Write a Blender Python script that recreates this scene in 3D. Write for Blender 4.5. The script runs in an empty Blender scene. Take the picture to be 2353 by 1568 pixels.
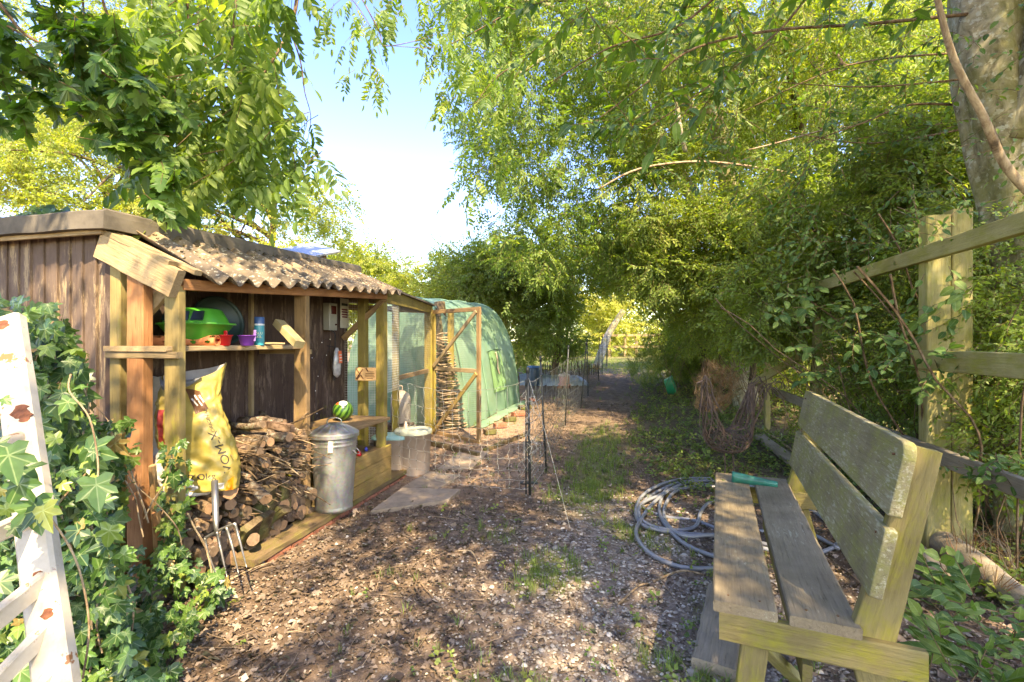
import bpy, bmesh, math, random
import numpy as np
from mathutils import Vector, Matrix
random.seed(11)
rng = np.random.default_rng(11)
R = math.radians
sc = bpy.context.scene
col = sc.collection

# ------------------------------------------------------------------ camera, sky, sun, exposure
CH = 1.35                                   # eye height
cam_d = bpy.data.cameras.new('camera')
cam = bpy.data.objects.new('camera', cam_d)
col.objects.link(cam)
cam.location = (0, 0, CH)
cam.rotation_euler = (R(90), 0, 0)
cam_d.sensor_width = 36
cam_d.lens = 1100 / 2353 * 36
cam_d.shift_y = 6 / 2353
cam_d.clip_start = 0.05
cam_d.clip_end = 2000
sc.camera = cam

SUN = Vector((0.22, -0.60, 0.77)).normalized()      # towards the sun
sun_el = math.asin(SUN.z)
sun_az = math.atan2(SUN.x, SUN.y)
w = bpy.data.worlds.new("World")
sc.world = w
w.use_nodes = True
nt = w.node_tree
nt.nodes.clear()
wo = nt.nodes.new('ShaderNodeOutputWorld')
bg = nt.nodes.new('ShaderNodeBackground')
sky = nt.nodes.new('ShaderNodeTexSky')
sky.sky_type = 'NISHITA'
sky.sun_disc = False
sky.sun_elevation = sun_el
sky.sun_rotation = sun_az
sky.air_density = 1.0
sky.dust_density = 0.8
sky.ozone_density = 2.2
bg.inputs[1].default_value = 0.145
hsv = nt.nodes.new('ShaderNodeHueSaturation')
hsv.inputs['Saturation'].default_value = 1.30
hsv.inputs['Hue'].default_value = 0.524
nt.links.new(sky.outputs[0], hsv.inputs['Color'])
nt.links.new(hsv.outputs[0], bg.inputs[0])
nt.links.new(bg.outputs[0], wo.inputs[0])
sd = bpy.data.lights.new('sun', 'SUN')
so = bpy.data.objects.new('sun', sd)
col.objects.link(so)
sd.energy = 2.0
sd.angle = R(0.53)
sd.color = (1.0, 0.93, 0.81)
so.rotation_euler = SUN.to_track_quat('Z', 'Y').to_euler()
so.location = (0, 0, 30)
sc.view_settings.view_transform = 'Standard'
sc.view_settings.look = 'None'
sc.view_settings.gamma = 1
sc.view_settings.use_curve_mapping = False
sc.view_settings.exposure = 2.95
sc.view_settings.use_white_balance = True
sc.view_settings.white_balance_temperature = 9200
sc.view_settings.white_balance_tint = 10
sc.render.engine = 'CYCLES'
cy = sc.cycles
cy.max_bounces = 9
cy.diffuse_bounces = 7
cy.glossy_bounces = 2
cy.transmission_bounces = 5
cy.transparent_max_bounces = 8
cy.caustics_reflective = False
cy.caustics_refractive = False
cy.use_denoising = True

# ------------------------------------------------------------------ helpers
WM = {}                                       # world matrix of every object


def link(o, parent=None, M=None):
    M = Matrix.Identity(4) if M is None else M
    col.objects.link(o)
    o.matrix_basis = M
    WM[o.name] = M.copy()
    if parent is not None:
        o.parent = parent
        o.matrix_parent_inverse = WM[parent.name].inverted()
    return o


def tag(o, label=None, cat=None, group=None, kind=None):
    if label: o['label'] = label
    if cat: o['category'] = cat
    if group: o['group'] = group
    if kind: o['kind'] = kind
    return o


def thing(name, label, cat, loc=(0, 0, 0), group=None):
    o = bpy.data.objects.new(name, None)
    o.empty_display_size = 0.1
    link(o, None, Matrix.Translation(Vector(loc)))
    return tag(o, label, cat, group)


def P(px, py, d):
    """a point d metres in front of the lens on the line of photo position (px, py), photo taken as 2353 wide"""
    return Vector(((px - 1176.5) / 1100 * d, d, CH - (py - 790) / 1100 * d))


def wav(x, y, z=0.0, s=1.0, seed=0.0):
    """cheap smooth noise, -1..1, numpy friendly"""
    x = x * s + seed * 1.7; y = y * s - seed * 2.3; z = z * s + seed
    return (np.sin(1.7 * x + 1.3 * np.sin(1.1 * y + z)) + np.sin(1.9 * y + 1.7 * np.sin(0.9 * z + 1.3 * x) + 2)
            + np.sin(2.3 * z + 1.1 * np.sin(1.5 * x + y) + 4)) / 3


def gz(x, y):
    """ground height"""
    yy = np.maximum(0, y - 5.0)
    h = 0.9 * (1 - np.exp(-yy / 19))
    bank = np.clip((x - (2.75 + 0.255 * (y - 3.1))) / 1.5, 0, 1)
    h = h + 0.22 * bank * bank * (3 - 2 * bank)
    h = h + 0.012 * wav(x, y, 0, 1.1, 3) + 0.006 * wav(x, y, 0, 4.3, 1) + 0.003 * wav(x, y, 0, 13, 2)
    return h


def G(px, py, up=0.0):
    """ground point seen at photo position (px, py)"""
    d = CH * 1100 / (py - 790)
    for _ in range(8):
        x = (px - 1176.5) / 1100 * d
        d = (CH - float(gz(x, d))) * 1100 / (py - 790)
    x = (px - 1176.5) / 1100 * d
    return Vector((x, d, float(gz(x, d)) + up))


def mesh_obj(name, verts, faces, mat, parent=None, M=None, smooth=False):
    me = bpy.data.meshes.new(name)
    me.from_pydata([tuple(v) for v in verts], [], faces)
    mats = mat if isinstance(mat, (list, tuple)) else [mat]
    for m in mats: me.materials.append(m)
    if smooth:
        me.polygons.foreach_set('use_smooth', [True] * len(me.polygons))
    me.update()
    o = bpy.data.objects.new(name, me)
    return link(o, parent, M)


def frame(A, B, wdir):
    X = (B - A).normalized()
    Y = wdir - X * wdir.dot(X)
    if Y.length < 1e-6: Y = X.orthogonal()
    Y.normalize()
    Z = X.cross(Y)
    M = Matrix((X, Y, Z)).transposed().to_4x4()
    M.translation = (A + B) / 2
    return M


def board_geo(L, w, t, cham=0.003, segs=5, jit=0.0012, wob=0.0, seed=None, w2=None):
    rnd = random.Random(seed if seed is not None else random.random())
    V, F = [], []
    ph = rnd.random() * 6
    w2 = w if w2 is None else w2
    n = 8
    for i in range(segs + 1):
        x = -L / 2 + L * i / segs
        ww = w + (w2 - w) * i / segs
        c = cham
        pr = [(-ww/2 + c, -t/2), (ww/2 - c, -t/2), (ww/2, -t/2 + c), (ww/2, t/2 - c), (ww/2 - c, t/2), (-ww/2 + c, t/2), (-ww/2, t/2 - c), (-ww/2, -t/2 + c)]
        dy = wob * math.sin(ph + 3.1 * i / segs); dz = wob * 0.7 * math.sin(2 * ph + 2.4 * i / segs)
        for (y, z) in pr:
            V.append((x, y + dy + rnd.uniform(-jit, jit), z + dz + rnd.uniform(-jit, jit)))
    for i in range(segs):
        for k in range(n):
            a = i * n + k; b = i * n + (k + 1) % n
            F.append((a, b, b + n, a + n))
    F.append(tuple(range(n - 1, -1, -1)))
    F.append(tuple(segs * n + k for k in range(n)))
    return V, F


def board(name, A, B, w, t, wdir, mat, parent=None, **k):
    A = Vector(A); B = Vector(B)
    V, F = board_geo((B - A).length, w, t, **k)
    return mesh_obj(name, V, F, mat, parent, frame(A, B, Vector(wdir)))


def tube_geo(pts, radii, n=8, caps=True):
    pts = [Vector(p) for p in pts]
    if not isinstance(radii, (list, tuple)): radii = [radii] * len(pts)
    T = []
    for i in range(len(pts)):
        a = pts[max(0, i - 1)]; b = pts[min(len(pts) - 1, i + 1)]
        T.append((b - a).normalized() if (b - a).length > 1e-9 else Vector((0, 0, 1)))
    N = T[0].orthogonal().normalized()
    V, F = [], []
    for i, p in enumerate(pts):
        N = N - T[i] * N.dot(T[i])
        N = N.normalized() if N.length > 1e-6 else T[i].orthogonal().normalized()
        B = T[i].cross(N)
        for k in range(n):
            a = 2 * math.pi * k / n
            V.append(p + (N * math.cos(a) + B * math.sin(a)) * radii[i])
    for i in range(len(pts) - 1):
        for k in range(n):
            a = i * n + k; b = i * n + (k + 1) % n
            F.append((a, b, b + n, a + n))
    if caps:
        F.append(tuple(range(n - 1, -1, -1)))
        F.append(tuple((len(pts) - 1) * n + k for k in range(n)))
    return V, F


def tube(name, pts, radii, mat, parent=None, n=8, smooth=True, rel=True, caps=True):
    pts = [Vector(p) for p in pts]
    M = Matrix.Translation(pts[0]) if rel else Matrix.Identity(4)
    V, F = tube_geo([p - pts[0] for p in pts] if rel else pts, radii, n, caps)
    return mesh_obj(name, V, F, mat, parent, M, smooth)


class Geo:
    """collects several shapes that belong to ONE part"""
    def __init__(s): s.V = []; s.F = []
    def add(s, VF, M=None):
        V, F = VF; o = len(s.V)
        s.V += [M @ Vector(v) for v in V] if M is not None else [Vector(v) for v in V]
        s.F += [tuple(i + o for i in f) for f in F]
        return s
    def board(s, A, B, w, t, wdir, **k):
        A = Vector(A); B = Vector(B)
        return s.add(board_geo((B - A).length, w, t, **k), frame(A, B, Vector(wdir)))
    def tube(s, pts, r, n=8): return s.add(tube_geo(pts, r, n))
    def obj(s, name, mat, parent=None, smooth=False): return mesh_obj(name, s.V, s.F, mat, parent, None, smooth)


def smooth_path(pts, n=6):
    """Catmull-Rom through the points"""
    pts = [Vector(p) for p in pts]
    out = []
    for i in range(len(pts) - 1):
        p0 = pts[max(0, i - 1)]; p1 = pts[i]; p2 = pts[i + 1]; p3 = pts[min(len(pts) - 1, i + 2)]
        for k in range(n):
            t = k / n
            out.append(0.5 * ((2 * p1) + (p2 - p0) * t + (2 * p0 - 5 * p1 + 4 * p2 - p3) * t * t + (3 * p1 - p0 - 3 * p2 + p3) * t ** 3))
    out.append(pts[-1])
    return out


def lathe_geo(prof, n=32, close_top=False, close_bot=False):
    V, F = [], []
    for (r, z) in prof:
        for k in range(n):
            a = 2 * math.pi * k / n
            V.append((r * math.cos(a), r * math.sin(a), z))
    for i in range(len(prof) - 1):
        for k in range(n):
            a = i * n + k; b = i * n + (k + 1) % n
            F.append((a, b, b + n, a + n))
    if close_bot: F.append(tuple(range(n - 1, -1, -1)))
    if close_top: F.append(tuple((len(prof) - 1) * n + k for k in range(n)))
    return V, F


def lathe(name, prof, loc, mat, parent=None, n=32, smooth=True, M=None, **k):
    V, F = lathe_geo(prof, n, **k)
    MM = Matrix.Translation(Vector(loc))
    if M is not None: MM = MM @ M
    return mesh_obj(name, V, F, mat, parent, MM, smooth)


def text_geo(s, size=0.03):
    """flat outline of a word as a mesh, centred, lying in x/y"""
    c = bpy.data.curves.new('txt', 'FONT')
    c.body = s; c.size = size; c.align_x = 'CENTER'; c.align_y = 'CENTER'
    o = bpy.data.objects.new('txt', c)
    col.objects.link(o)
    dg = bpy.context.evaluated_depsgraph_get()
    me = bpy.data.meshes.new_from_object(o.evaluated_get(dg))
    V = [v.co.copy() for v in me.vertices]
    F = [tuple(p.vertices) for p in me.polygons]
    bpy.data.objects.remove(o); bpy.data.curves.remove(c); bpy.data.meshes.remove(me)
    return V, F


# ------------------------------------------------------------------ materials
def nodes(name):
    m = bpy.data.materials.new(name)
    m.use_nodes = True
    t = m.node_tree
    b = t.nodes['Principled BSDF']
    return m, t, b


def N(t, typ, **kw):
    n = t.nodes.new(typ)
    for k, v in kw.items():
        if k == 'inp':
            for kk, vv in v.items(): n.inputs[kk].default_value = vv
        else: setattr(n, k, v)
    return n


def ramp(t, stops, interp='LINEAR'):
    r = t.nodes.new('ShaderNodeValToRGB')
    r.color_ramp.interpolation = interp
    e = r.color_ramp.elements
    while len(e) > 1: e.remove(e[-1])
    e[0].position = stops[0][0]; e[0].color = tuple(stops[0][1]) + (1,)
    for p, c in stops[1:]:
        n = e.new(p); n.color = tuple(c) + (1,)
    return r


def mixc(t, fac, a, b, mode='MIX'):
    m = t.nodes.new('ShaderNodeMix'); m.data_type = 'RGBA'; m.blend_type = mode
    if isinstance(fac, (int, float)): m.inputs[0].default_value = fac
    else: t.links.new(fac, m.inputs[0])
    for i, v in ((6, a), (7, b)):
        if isinstance(v, (tuple, list)): m.inputs[i].default_value = tuple(v) + (1,)
        else: t.links.new(v, m.inputs[i])
    return m.outputs[2]


def math_n(t, op, a, b=0.0, clamp=False):
    m = t.nodes.new('ShaderNodeMath'); m.operation = op; m.use_clamp = clamp
    for i, v in ((0, a), (1, b)):
        if isinstance(v, (int, float)): m.inputs[i].default_value = v
        else: t.links.new(v, m.inputs[i])
    return m.outputs[0]


def plain(name, c, rough=0.6, metal=0.0, var=0.15, scale=8, bump=0.0, spec=0.5):
    m, t, b = nodes(name)
    tc = N(t, 'ShaderNodeTexCoord')
    n = N(t, 'ShaderNodeTexNoise', inp={'Scale': scale, 'Detail': 5.0, 'Roughness': 0.6})
    t.links.new(tc.outputs['Object'], n.inputs['Vector'])
    lo = tuple(x * (1 - var) for x in c); hi = tuple(min(1, x * (1 + var)) for x in c)
    r = ramp(t, [(0.3, lo), (0.7, hi)])
    t.links.new(n.outputs['Fac'], r.inputs[0])
    t.links.new(r.outputs[0], b.inputs['Base Color'])
    b.inputs['Roughness'].default_value = rough
    b.inputs['Metallic'].default_value = metal
    b.inputs['Specular IOR Level'].default_value = spec
    if bump:
        bp = N(t, 'ShaderNodeBump', inp={'Strength': bump, 'Distance': 0.01})
        t.links.new(n.outputs['Fac'], bp.inputs['Height'])
        t.links.new(bp.outputs[0], b.inputs['Normal'])
    return m


def wood(name, c1, c2, algae=0.3, ac=(0.30, 0.29, 0.035), lichen=0.0, low=0.0, grain=1.0, rough=0.8, flake=None):
    """weathered timber; grain runs along local X. algae: share of green growth, low: growth that gathers near the ground"""
    m, t, b = nodes(name)
    tc = N(t, 'ShaderNodeTexCoord'); oi = N(t, 'ShaderNodeObjectInfo'); geo = N(t, 'ShaderNodeNewGeometry')
    off = N(t, 'ShaderNodeVectorMath', operation='MULTIPLY_ADD')
    t.links.new(oi.outputs['Random'], off.inputs[0]); off.inputs[1].default_value = (31, 17, 23)
    t.links.new(tc.outputs['Object'], off.inputs[2])
    mp = N(t, 'ShaderNodeMapping'); mp.inputs['Scale'].default_value = (4.0, 60, 60)
    t.links.new(off.outputs[0], mp.inputs[0])
    g = N(t, 'ShaderNodeTexNoise', inp={'Scale': 1.6, 'Detail': 7.0, 'Roughness': 0.68, 'Distortion': 0.5})
    t.links.new(mp.outputs[0], g.inputs['Vector'])
    big = N(t, 'ShaderNodeTexNoise', inp={'Scale': 4.0, 'Detail': 5.0, 'Roughness': 0.6})
    t.links.new(off.outputs[0], big.inputs['Vector'])
    r = ramp(t, [(0.26, tuple(x * 0.55 for x in c1)), (0.42, tuple((x * 1.6 + y) / 2.6 for x, y in zip(c1, c2))), (0.62, tuple((x + y * 2) / 3 for x, y in zip(c1, c2))), (0.8, c2)])
    t.links.new(g.outputs['Fac'], r.inputs[0])
    c = r.outputs[0]
    # stains of its own
    st = ramp(t, [(0.35, (0.62, 0.6, 0.58)), (0.6, (1, 1, 1))])
    t.links.new(big.outputs['Fac'], st.inputs[0])
    c = mixc(t, 0.8, c, st.outputs[0], 'MULTIPLY')
    if flake:
        fl = N(t, 'ShaderNodeTexNoise', inp={'Scale': 1.1, 'Detail': 8.0, 'Roughness': 0.75})
        mp2 = N(t, 'ShaderNodeMapping'); mp2.inputs['Scale'].default_value = (2.6, 13, 13)
        t.links.new(off.outputs[0], mp2.inputs[0]); t.links.new(mp2.outputs[0], fl.inputs['Vector'])
        fr = ramp(t, [(0.535, (0, 0, 0)), (0.60, (1, 1, 1))])
        t.links.new(fl.outputs['Fac'], fr.inputs[0])
        c = mixc(t, fr.outputs[0], c, flake)
    if algae or low:
        an = N(t, 'ShaderNodeTexNoise', inp={'Scale': 6.5, 'Detail': 9.0, 'Roughness': 0.74})
        mp3 = N(t, 'ShaderNodeMapping'); mp3.inputs['Scale'].default_value = (0.9, 1.9, 1.9)
        t.links.new(off.outputs[0], mp3.inputs[0]); t.links.new(mp3.outputs[0], an.inputs['Vector'])
        v = math_n(t, 'ADD', an.outputs['Fac'], algae - 0.5)
        if low:
            sx = N(t, 'ShaderNodeSeparateXYZ'); t.links.new(geo.outputs['Position'], sx.inputs[0])
            lz = math_n(t, 'MULTIPLY', math_n(t, 'SUBTRACT', 1.0, sx.outputs['Z']), low)
            v = math_n(t, 'ADD', v, lz)
        ar = ramp(t, [(0.38, (0, 0, 0)), (0.58, (1, 1, 1))])
        t.links.new(v, ar.inputs[0])
        av = mixc(t, g.outputs['Fac'], tuple(x * 0.72 for x in ac), tuple(x * 1.25 for x in ac))
        f2 = math_n(t, 'MULTIPLY', ar.outputs[0], 0.85)
        c = mixc(t, f2, c, av)
    if lichen:
        vo = N(t, 'ShaderNodeTexNoise', inp={'Scale': 26.0, 'Detail': 5.0, 'Roughness': 0.65})
        mp4 = N(t, 'ShaderNodeMapping'); mp4.inputs['Scale'].default_value = (0.7, 3.2, 3.2)
        t.links.new(off.outputs[0], mp4.inputs[0]); t.links.new(mp4.outputs[0], vo.inputs['Vector'])
        vv_ = math_n(t, 'ADD', vo.outputs['Fac'], math_n(t, 'MULTIPLY', math_n(t, 'SUBTRACT', big.outputs['Fac'], 0.5), 0.45))
        lr = ramp(t, [(0.66 - lichen, (0, 0, 0)), (0.76 - lichen, (1, 1, 1))])
        t.links.new(vv_, lr.inputs[0])
        c = mixc(t, math_n(t, 'MULTIPLY', lr.outputs[0], 0.75), c, (0.42, 0.40, 0.27))
    t.links.new(c, b.inputs['Base Color'])
    b.inputs['Roughness'].default_value = rough
    b.inputs['Specular IOR Level'].default_value = 0.25
    bp = N(t, 'ShaderNodeBump', inp={'Strength': 0.8 * grain, 'Distance': 0.007})
    t.links.new(g.outputs['Fac'], bp.inputs['Height'])
    t.links.new(bp.outputs[0], b.inputs['Normal'])
    return m


def bark(name, c1, c2, c3=None, scale=9, stretch=0.35, bump=0.7, moss=None):
    m, t, b = nodes(name)
    tc = N(t, 'ShaderNodeTexCoord')
    mp = N(t, 'ShaderNodeMapping'); mp.inputs['Scale'].default_value = (1, 1, stretch)
    t.links.new(tc.outputs['Object'], mp.inputs[0])
    n = N(t, 'ShaderNodeTexNoise', inp={'Scale': scale, 'Detail': 9.0, 'Roughness': 0.7, 'Distortion': 0.6})
    t.links.new(mp.outputs[0], n.inputs['Vector'])
    r = ramp(t, [(0.33, tuple(x * 0.35 for x in c1)), (0.45, c1), (0.6, c2)])
    t.links.new(n.outputs['Fac'], r.inputs[0])
    c = r.outputs[0]
    if c3:
        n2 = N(t, 'ShaderNodeTexNoise', inp={'Scale': scale * 1.6, 'Detail': 4.0, 'Roughness': 0.6})
        t.links.new(tc.outputs['Object'], n2.inputs['Vector'])
        r2 = ramp(t, [(0.56, (0, 0, 0)), (0.6, (1, 1, 1))])
        t.links.new(n2.outputs['Fac'], r2.inputs[0])
        c = mixc(t, math_n(t, 'MULTIPLY', r2.outputs[0], 0.7), c, c3)
    if moss:
        n3 = N(t, 'ShaderNodeTexNoise', inp={'Scale': 2.2, 'Detail': 6.0, 'Roughness': 0.65})
        t.links.new(tc.outputs['Object'], n3.inputs['Vector'])
        r3 = ramp(t, [(0.47, (0, 0, 0)), (0.6, (1, 1, 1))])
        t.links.new(n3.outputs['Fac'], r3.inputs[0])
        c = mixc(t, math_n(t, 'MULTIPLY', r3.outputs[0], 0.75), c, moss)
    t.links.new(c, b.inputs['Base Color'])
    b.inputs['Roughness'].default_value = 0.9
    b.inputs['Specular IOR Level'].default_value = 0.2
    bp = N(t, 'ShaderNodeBump', inp={'Strength': bump, 'Distance': 0.02})
    t.links.new(n.outputs['Fac'], bp.inputs['Height'])
    t.links.new(bp.outputs[0], b.inputs['Normal'])
    return m


def leafmat(name, stops, trans=0.42, rough=0.5, obj=False, spec=0.35, tcol=1.35, veins=None, vcol=(0.30, 0.38, 0.16)):
    """leaf: diffuse + light shining through; tint per leaf from the mesh (attribute) or per object"""
    m, t, b = nodes(name)
    if obj:
        src = N(t, 'ShaderNodeObjectInfo').outputs['Random']
    else:
        a = N(t, 'ShaderNodeAttribute'); a.attribute_name = 'tint'; src = a.outputs['Fac']
    r = ramp(t, stops)
    t.links.new(src, r.inputs[0])
    geo = N(t, 'ShaderNodeNewGeometry')
    base = r.outputs[0]
    if veins:
        la = N(t, 'ShaderNodeAttribute'); la.attribute_name = 'lco'
        sp = N(t, 'ShaderNodeSeparateXYZ'); t.links.new(la.outputs['Vector'], sp.inputs[0])
        if veins == 'palm':
            vx = math_n(t, 'SUBTRACT', sp.outputs[0], 0.12); vy = math_n(t, 'ABSOLUTE', sp.outputs[1]); dmin = None
            for a_ in (0.0, 0.80, 1.75):
                dd_ = math_n(t, 'ABSOLUTE', math_n(t, 'SUBTRACT', math_n(t, 'MULTIPLY', vx, math.sin(a_)), math_n(t, 'MULTIPLY', vy, math.cos(a_))))
                dmin = dd_ if dmin is None else math_n(t, 'MINIMUM', dmin, dd_)
        else:
            vy = math_n(t, 'ABSOLUTE', sp.outputs[1])
            side = math_n(t, 'ABSOLUTE', math_n(t, 'SINE', math_n(t, 'MULTIPLY', math_n(t, 'SUBTRACT', sp.outputs[0], math_n(t, 'MULTIPLY', vy, 0.8)), 24.0)))
            dmin = math_n(t, 'MINIMUM', vy, math_n(t, 'ADD', math_n(t, 'MULTIPLY', side, 0.12), 0.004))
        vr = ramp(t, [(0.006, (1, 1, 1)), (0.026, (0, 0, 0))]); t.links.new(dmin, vr.inputs[0])
        base = mixc(t, math_n(t, 'MULTIPLY', vr.outputs[0], 0.6), base, vcol)
        ns_ = N(t, 'ShaderNodeTexNoise', inp={'Scale': 4.0, 'Detail': 4.0}); t.links.new(geo.outputs['Position'], ns_.inputs['Vector']); ns_.inputs['Scale'].default_value = 60
        nr = ramp(t, [(0.3, (0.75, 0.78, 0.75)), (0.7, (1.2, 1.15, 1.1))]); t.links.new(ns_.outputs['Fac'], nr.inputs[0])
        base = mixc(t, 1.0, base, nr.outputs[0], 'MULTIPLY')
    under = mixc(t, math_n(t, 'MULTIPLY', geo.outputs['Backfacing'], 0.35), base, (0.17, 0.22, 0.10))
    t.links.new(under, b.inputs['Base Color'])
    b.inputs['Roughness'].default_value = rough
    b.inputs['Specular IOR Level'].default_value = spec
    tr = N(t, 'ShaderNodeBsdfTranslucent')
    tint = mixc(t, 1.0, r.outputs[0], (tcol * 1.35, tcol * 1.35, tcol * 0.4), 'MULTIPLY')
    t.links.new(tint, tr.inputs['Color'])
    mx = N(t, 'ShaderNodeMixShader', inp={0: trans})
    t.links.new(b.outputs[0], mx.inputs[1]); t.links.new(tr.outputs[0], mx.inputs[2])
    t.links.new(mx.outputs[0], t.nodes['Material Output'].inputs['Surface'])
    return m


# ------------------------------------------------------------------ leaves and sprays (numpy)
def rhomb(L, W, fold=0.25, curl=0.12):
    V = np.array([(0, 0, 0), (0.42 * L, 0.5 * W, fold * W * 0.5), (L, 0, -curl * L), (0.42 * L, -0.5 * W, fold * W * 0.5)], float)
    return V, np.array([(0, 2, 1), (0, 3, 2)])


def oval(L, W, fold=0.25, curl=0.15):
    xs = [0, 0.22, 0.55, 0.82, 1]; ws = [0, 0.42, 0.5, 0.28, 0]
    V = []; 
    for x, wd in zip(xs, ws):
        z = -curl * L * x * x
        V += [(x * L, 0, z), (x * L, wd * W, z + fold * wd * W), (x * L, -wd * W, z + fold * wd * W)]
    F = []
    for i in range(4):
        a = 3 * i; c = a + 3
        F += [(a, c, a + 1), (a + 1, c, c + 1), (a, a + 2, c), (a + 2, c + 2, c)]
    return np.array(V, float), np.array(F)


def lobed(L, pts, curl=0.12, cup=0.1):
    """palmate leaf from a half outline [(x, y)...] in units of L, fan from the stalk end of the blade"""
    out = [(x, y) for x, y in pts] + [(x, -y) for x, y in reversed(pts[:-1])]
    V = [(0.12 * L, 0, 0)]
    for x, y in out:
        V.append((x * L, y * L, -curl * L * x * abs(x) + cup * L * abs(y) - 0.35 * L * y * y))
    n = len(out)
    F = [(0, i, i + 1) for i in range(1, n)] + [(0, n, 1)]
    V = np.array(V, float); F = np.array(F)[:, [0, 2, 1]]
    return V, F


IVY = [(-0.10, 0.0), (-0.22, 0.28), (-0.12, 0.50), (0.16, 0.34), (0.30, 0.52), (0.52, 0.56), (0.46, 0.26), (0.70, 0.18), (1.0, 0.0)]
MAPLE = [(0.0, 0.0), (-0.16, 0.16), (-0.20, 0.40), (-0.05, 0.36), (0.02, 0.46), (0.14, 0.34), (0.22, 0.52), (0.40, 0.72), (0.44, 0.56), (0.60, 0.58), (0.52, 0.40), (0.48, 0.26), (0.66, 0.30), (0.72, 0.16), (0.86, 0.16), (1.0, 0.0)]


def rotm(ax, ay, az):
    cx, sx, cy_, sy, cz, sz = math.cos(ax), math.sin(ax), math.cos(ay), math.sin(ay), math.cos(az), math.sin(az)
    X = np.array([[1, 0, 0], [0, cx, -sx], [0, sx, cx]]); Y = np.array([[cy_, 0, sy], [0, 1, 0], [-sy, 0, cy_]]); Z = np.array([[cz, -sz, 0], [sz, cz, 0], [0, 0, 1]])
    return Z @ Y @ X


def join(parts):
    """parts: (V, F, matindex, tintoffset) -> one template"""
    V, F, Mi, Ti = [], [], [], []
    o = 0
    for v, f, mi, ti in parts:
        V.append(v); F.append(f + o); Mi.append(np.full(len(f), mi)); Ti.append(np.full(len(v), ti)); o += len(v)
    return np.vstack(V), np.vstack(F), np.concatenate(Mi), np.concatenate(Ti)


def stick(p, q, r0, r1, n=3):
    V, F = tube_geo([p, q], [r0, r1], n, False)
    F = [x for f in F for x in ((f[0], f[1], f[2]), (f[0], f[2], f[3]))]
    return np.array([tuple(v) for v in V]), np.array(F)


def spray(L, n, lL, lW, seed, shape='rhomb', droop=0.5, spread=60, twig=0.0025, sub=2, wood_=True):
    """a twig along +X with alternate leaves, returned as a template"""
    rnd = random.Random(seed)
    parts = []
    def line(p0, d, length, r, depth):
        pts = [np.array(p0, float)]; dd = np.array(d, float)
        k = 3
        for i in range(k):
            dd = dd + np.array([rnd.uniform(-.25, .25), rnd.uniform(-.25, .25), rnd.uniform(-.2, .2) - droop * 0.22])
            dd /= np.linalg.norm(dd)
            pts.append(pts[-1] + dd * length / k)
            if wood_: 
                v, f = stick(pts[-2], pts[-1], r * (1 - i / k * 0.6), r * (1 - (i + 1) / k * 0.6)); parts.append((v, f, 1, 0))
        return pts
    main = line((0, 0, 0), (1, 0, 0), L, twig, 0)
    lines = [(main, n if sub == 0 else n // 2)]
    for s in range(sub):
        t = rnd.uniform(0.2, 0.8); i = int(t * 3); p = main[i] + (main[i + 1] - main[i]) * (t * 3 - i)
        side = 1 if s % 2 else -1
        d = (rnd.uniform(0.5, 0.9), side * rnd.uniform(0.5, 1.0), rnd.uniform(-0.4, 0.4))
        lines.append((line(p, d, L * rnd.uniform(0.35, 0.6), twig * 0.6, 1), max(2, n // (2 * sub))))
    for pts, m in lines:
        for j in range(m):
            t = (j + 0.6) / m; t = min(t, 0.999)
            i = int(t * 3); p = pts[i] + (pts[i + 1] - pts[i]) * (t * 3 - i)
            d = pts[i + 1] - pts[i]; yaw = math.atan2(d[1], d[0])
            s = rnd.uniform(0.7, 1.15)
            v, f = rhomb(lL * s, lW * s, rnd.uniform(0.1, 0.5), rnd.uniform(0, 0.3)) if shape == 'rhomb' else oval(lL * s, lW * s)
            side = (1 if j % 2 else -1) if j < m - 1 else 0
            M = rotm(rnd.uniform(-0.6, 0.6), rnd.uniform(-0.1, 0.6) + droop * 0.3, yaw + side * R(spread) * rnd.uniform(0.7, 1.2))
            parts.append((v @ M.T + p, f, 0, rnd.uniform(-0.18, 0.18)))
    return join(parts)


def compound(L, pairs, lL, lW, seed, droop=0.5):
    """an ash leaf: stalk with pairs of leaflets and one at the tip"""
    rnd = random.Random(seed)
    parts = []
    pts = []
    for i in range(5):
        t = i / 4
        pts.append(np.array([L * t, 0.05 * L * math.sin(t * 3 + seed), -droop * L * t * t * 0.6]))
    for i in range(4):
        v, f = stick(pts[i], pts[i + 1], 0.0013, 0.001); parts.append((v, f, 0, 0.1))
    for k in range(pairs):
        t = 0.25 + 0.68 * k / pairs
        i = min(3, int(t * 4)); p = pts[i] + (pts[i + 1] - pts[i]) * (t * 4 - i)
        for side in (1, -1):
            s = rnd.uniform(0.85, 1.1) * (0.8 + 0.35 * math.sin(math.pi * (k + 1) / (pairs + 1)))
            v, f = oval(lL * s, lW * s, 0.3, rnd.uniform(0.05, 0.35))
            M = rotm(rnd.uniform(-.5, .5), rnd.uniform(0.0, 0.6) + 0.2 * droop, side * R(rnd.uniform(48, 72)))
            parts.append((v @ M.T + p, f, 0, rnd.uniform(-0.1, 0.1)))
    v, f = oval(lL * 1.1, lW * 1.1, 0.3, 0.2)
    parts.append((v @ rotm(0, 0.5 * droop, 0).T + pts[4], f, 0, 0))
    return join(parts)


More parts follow.
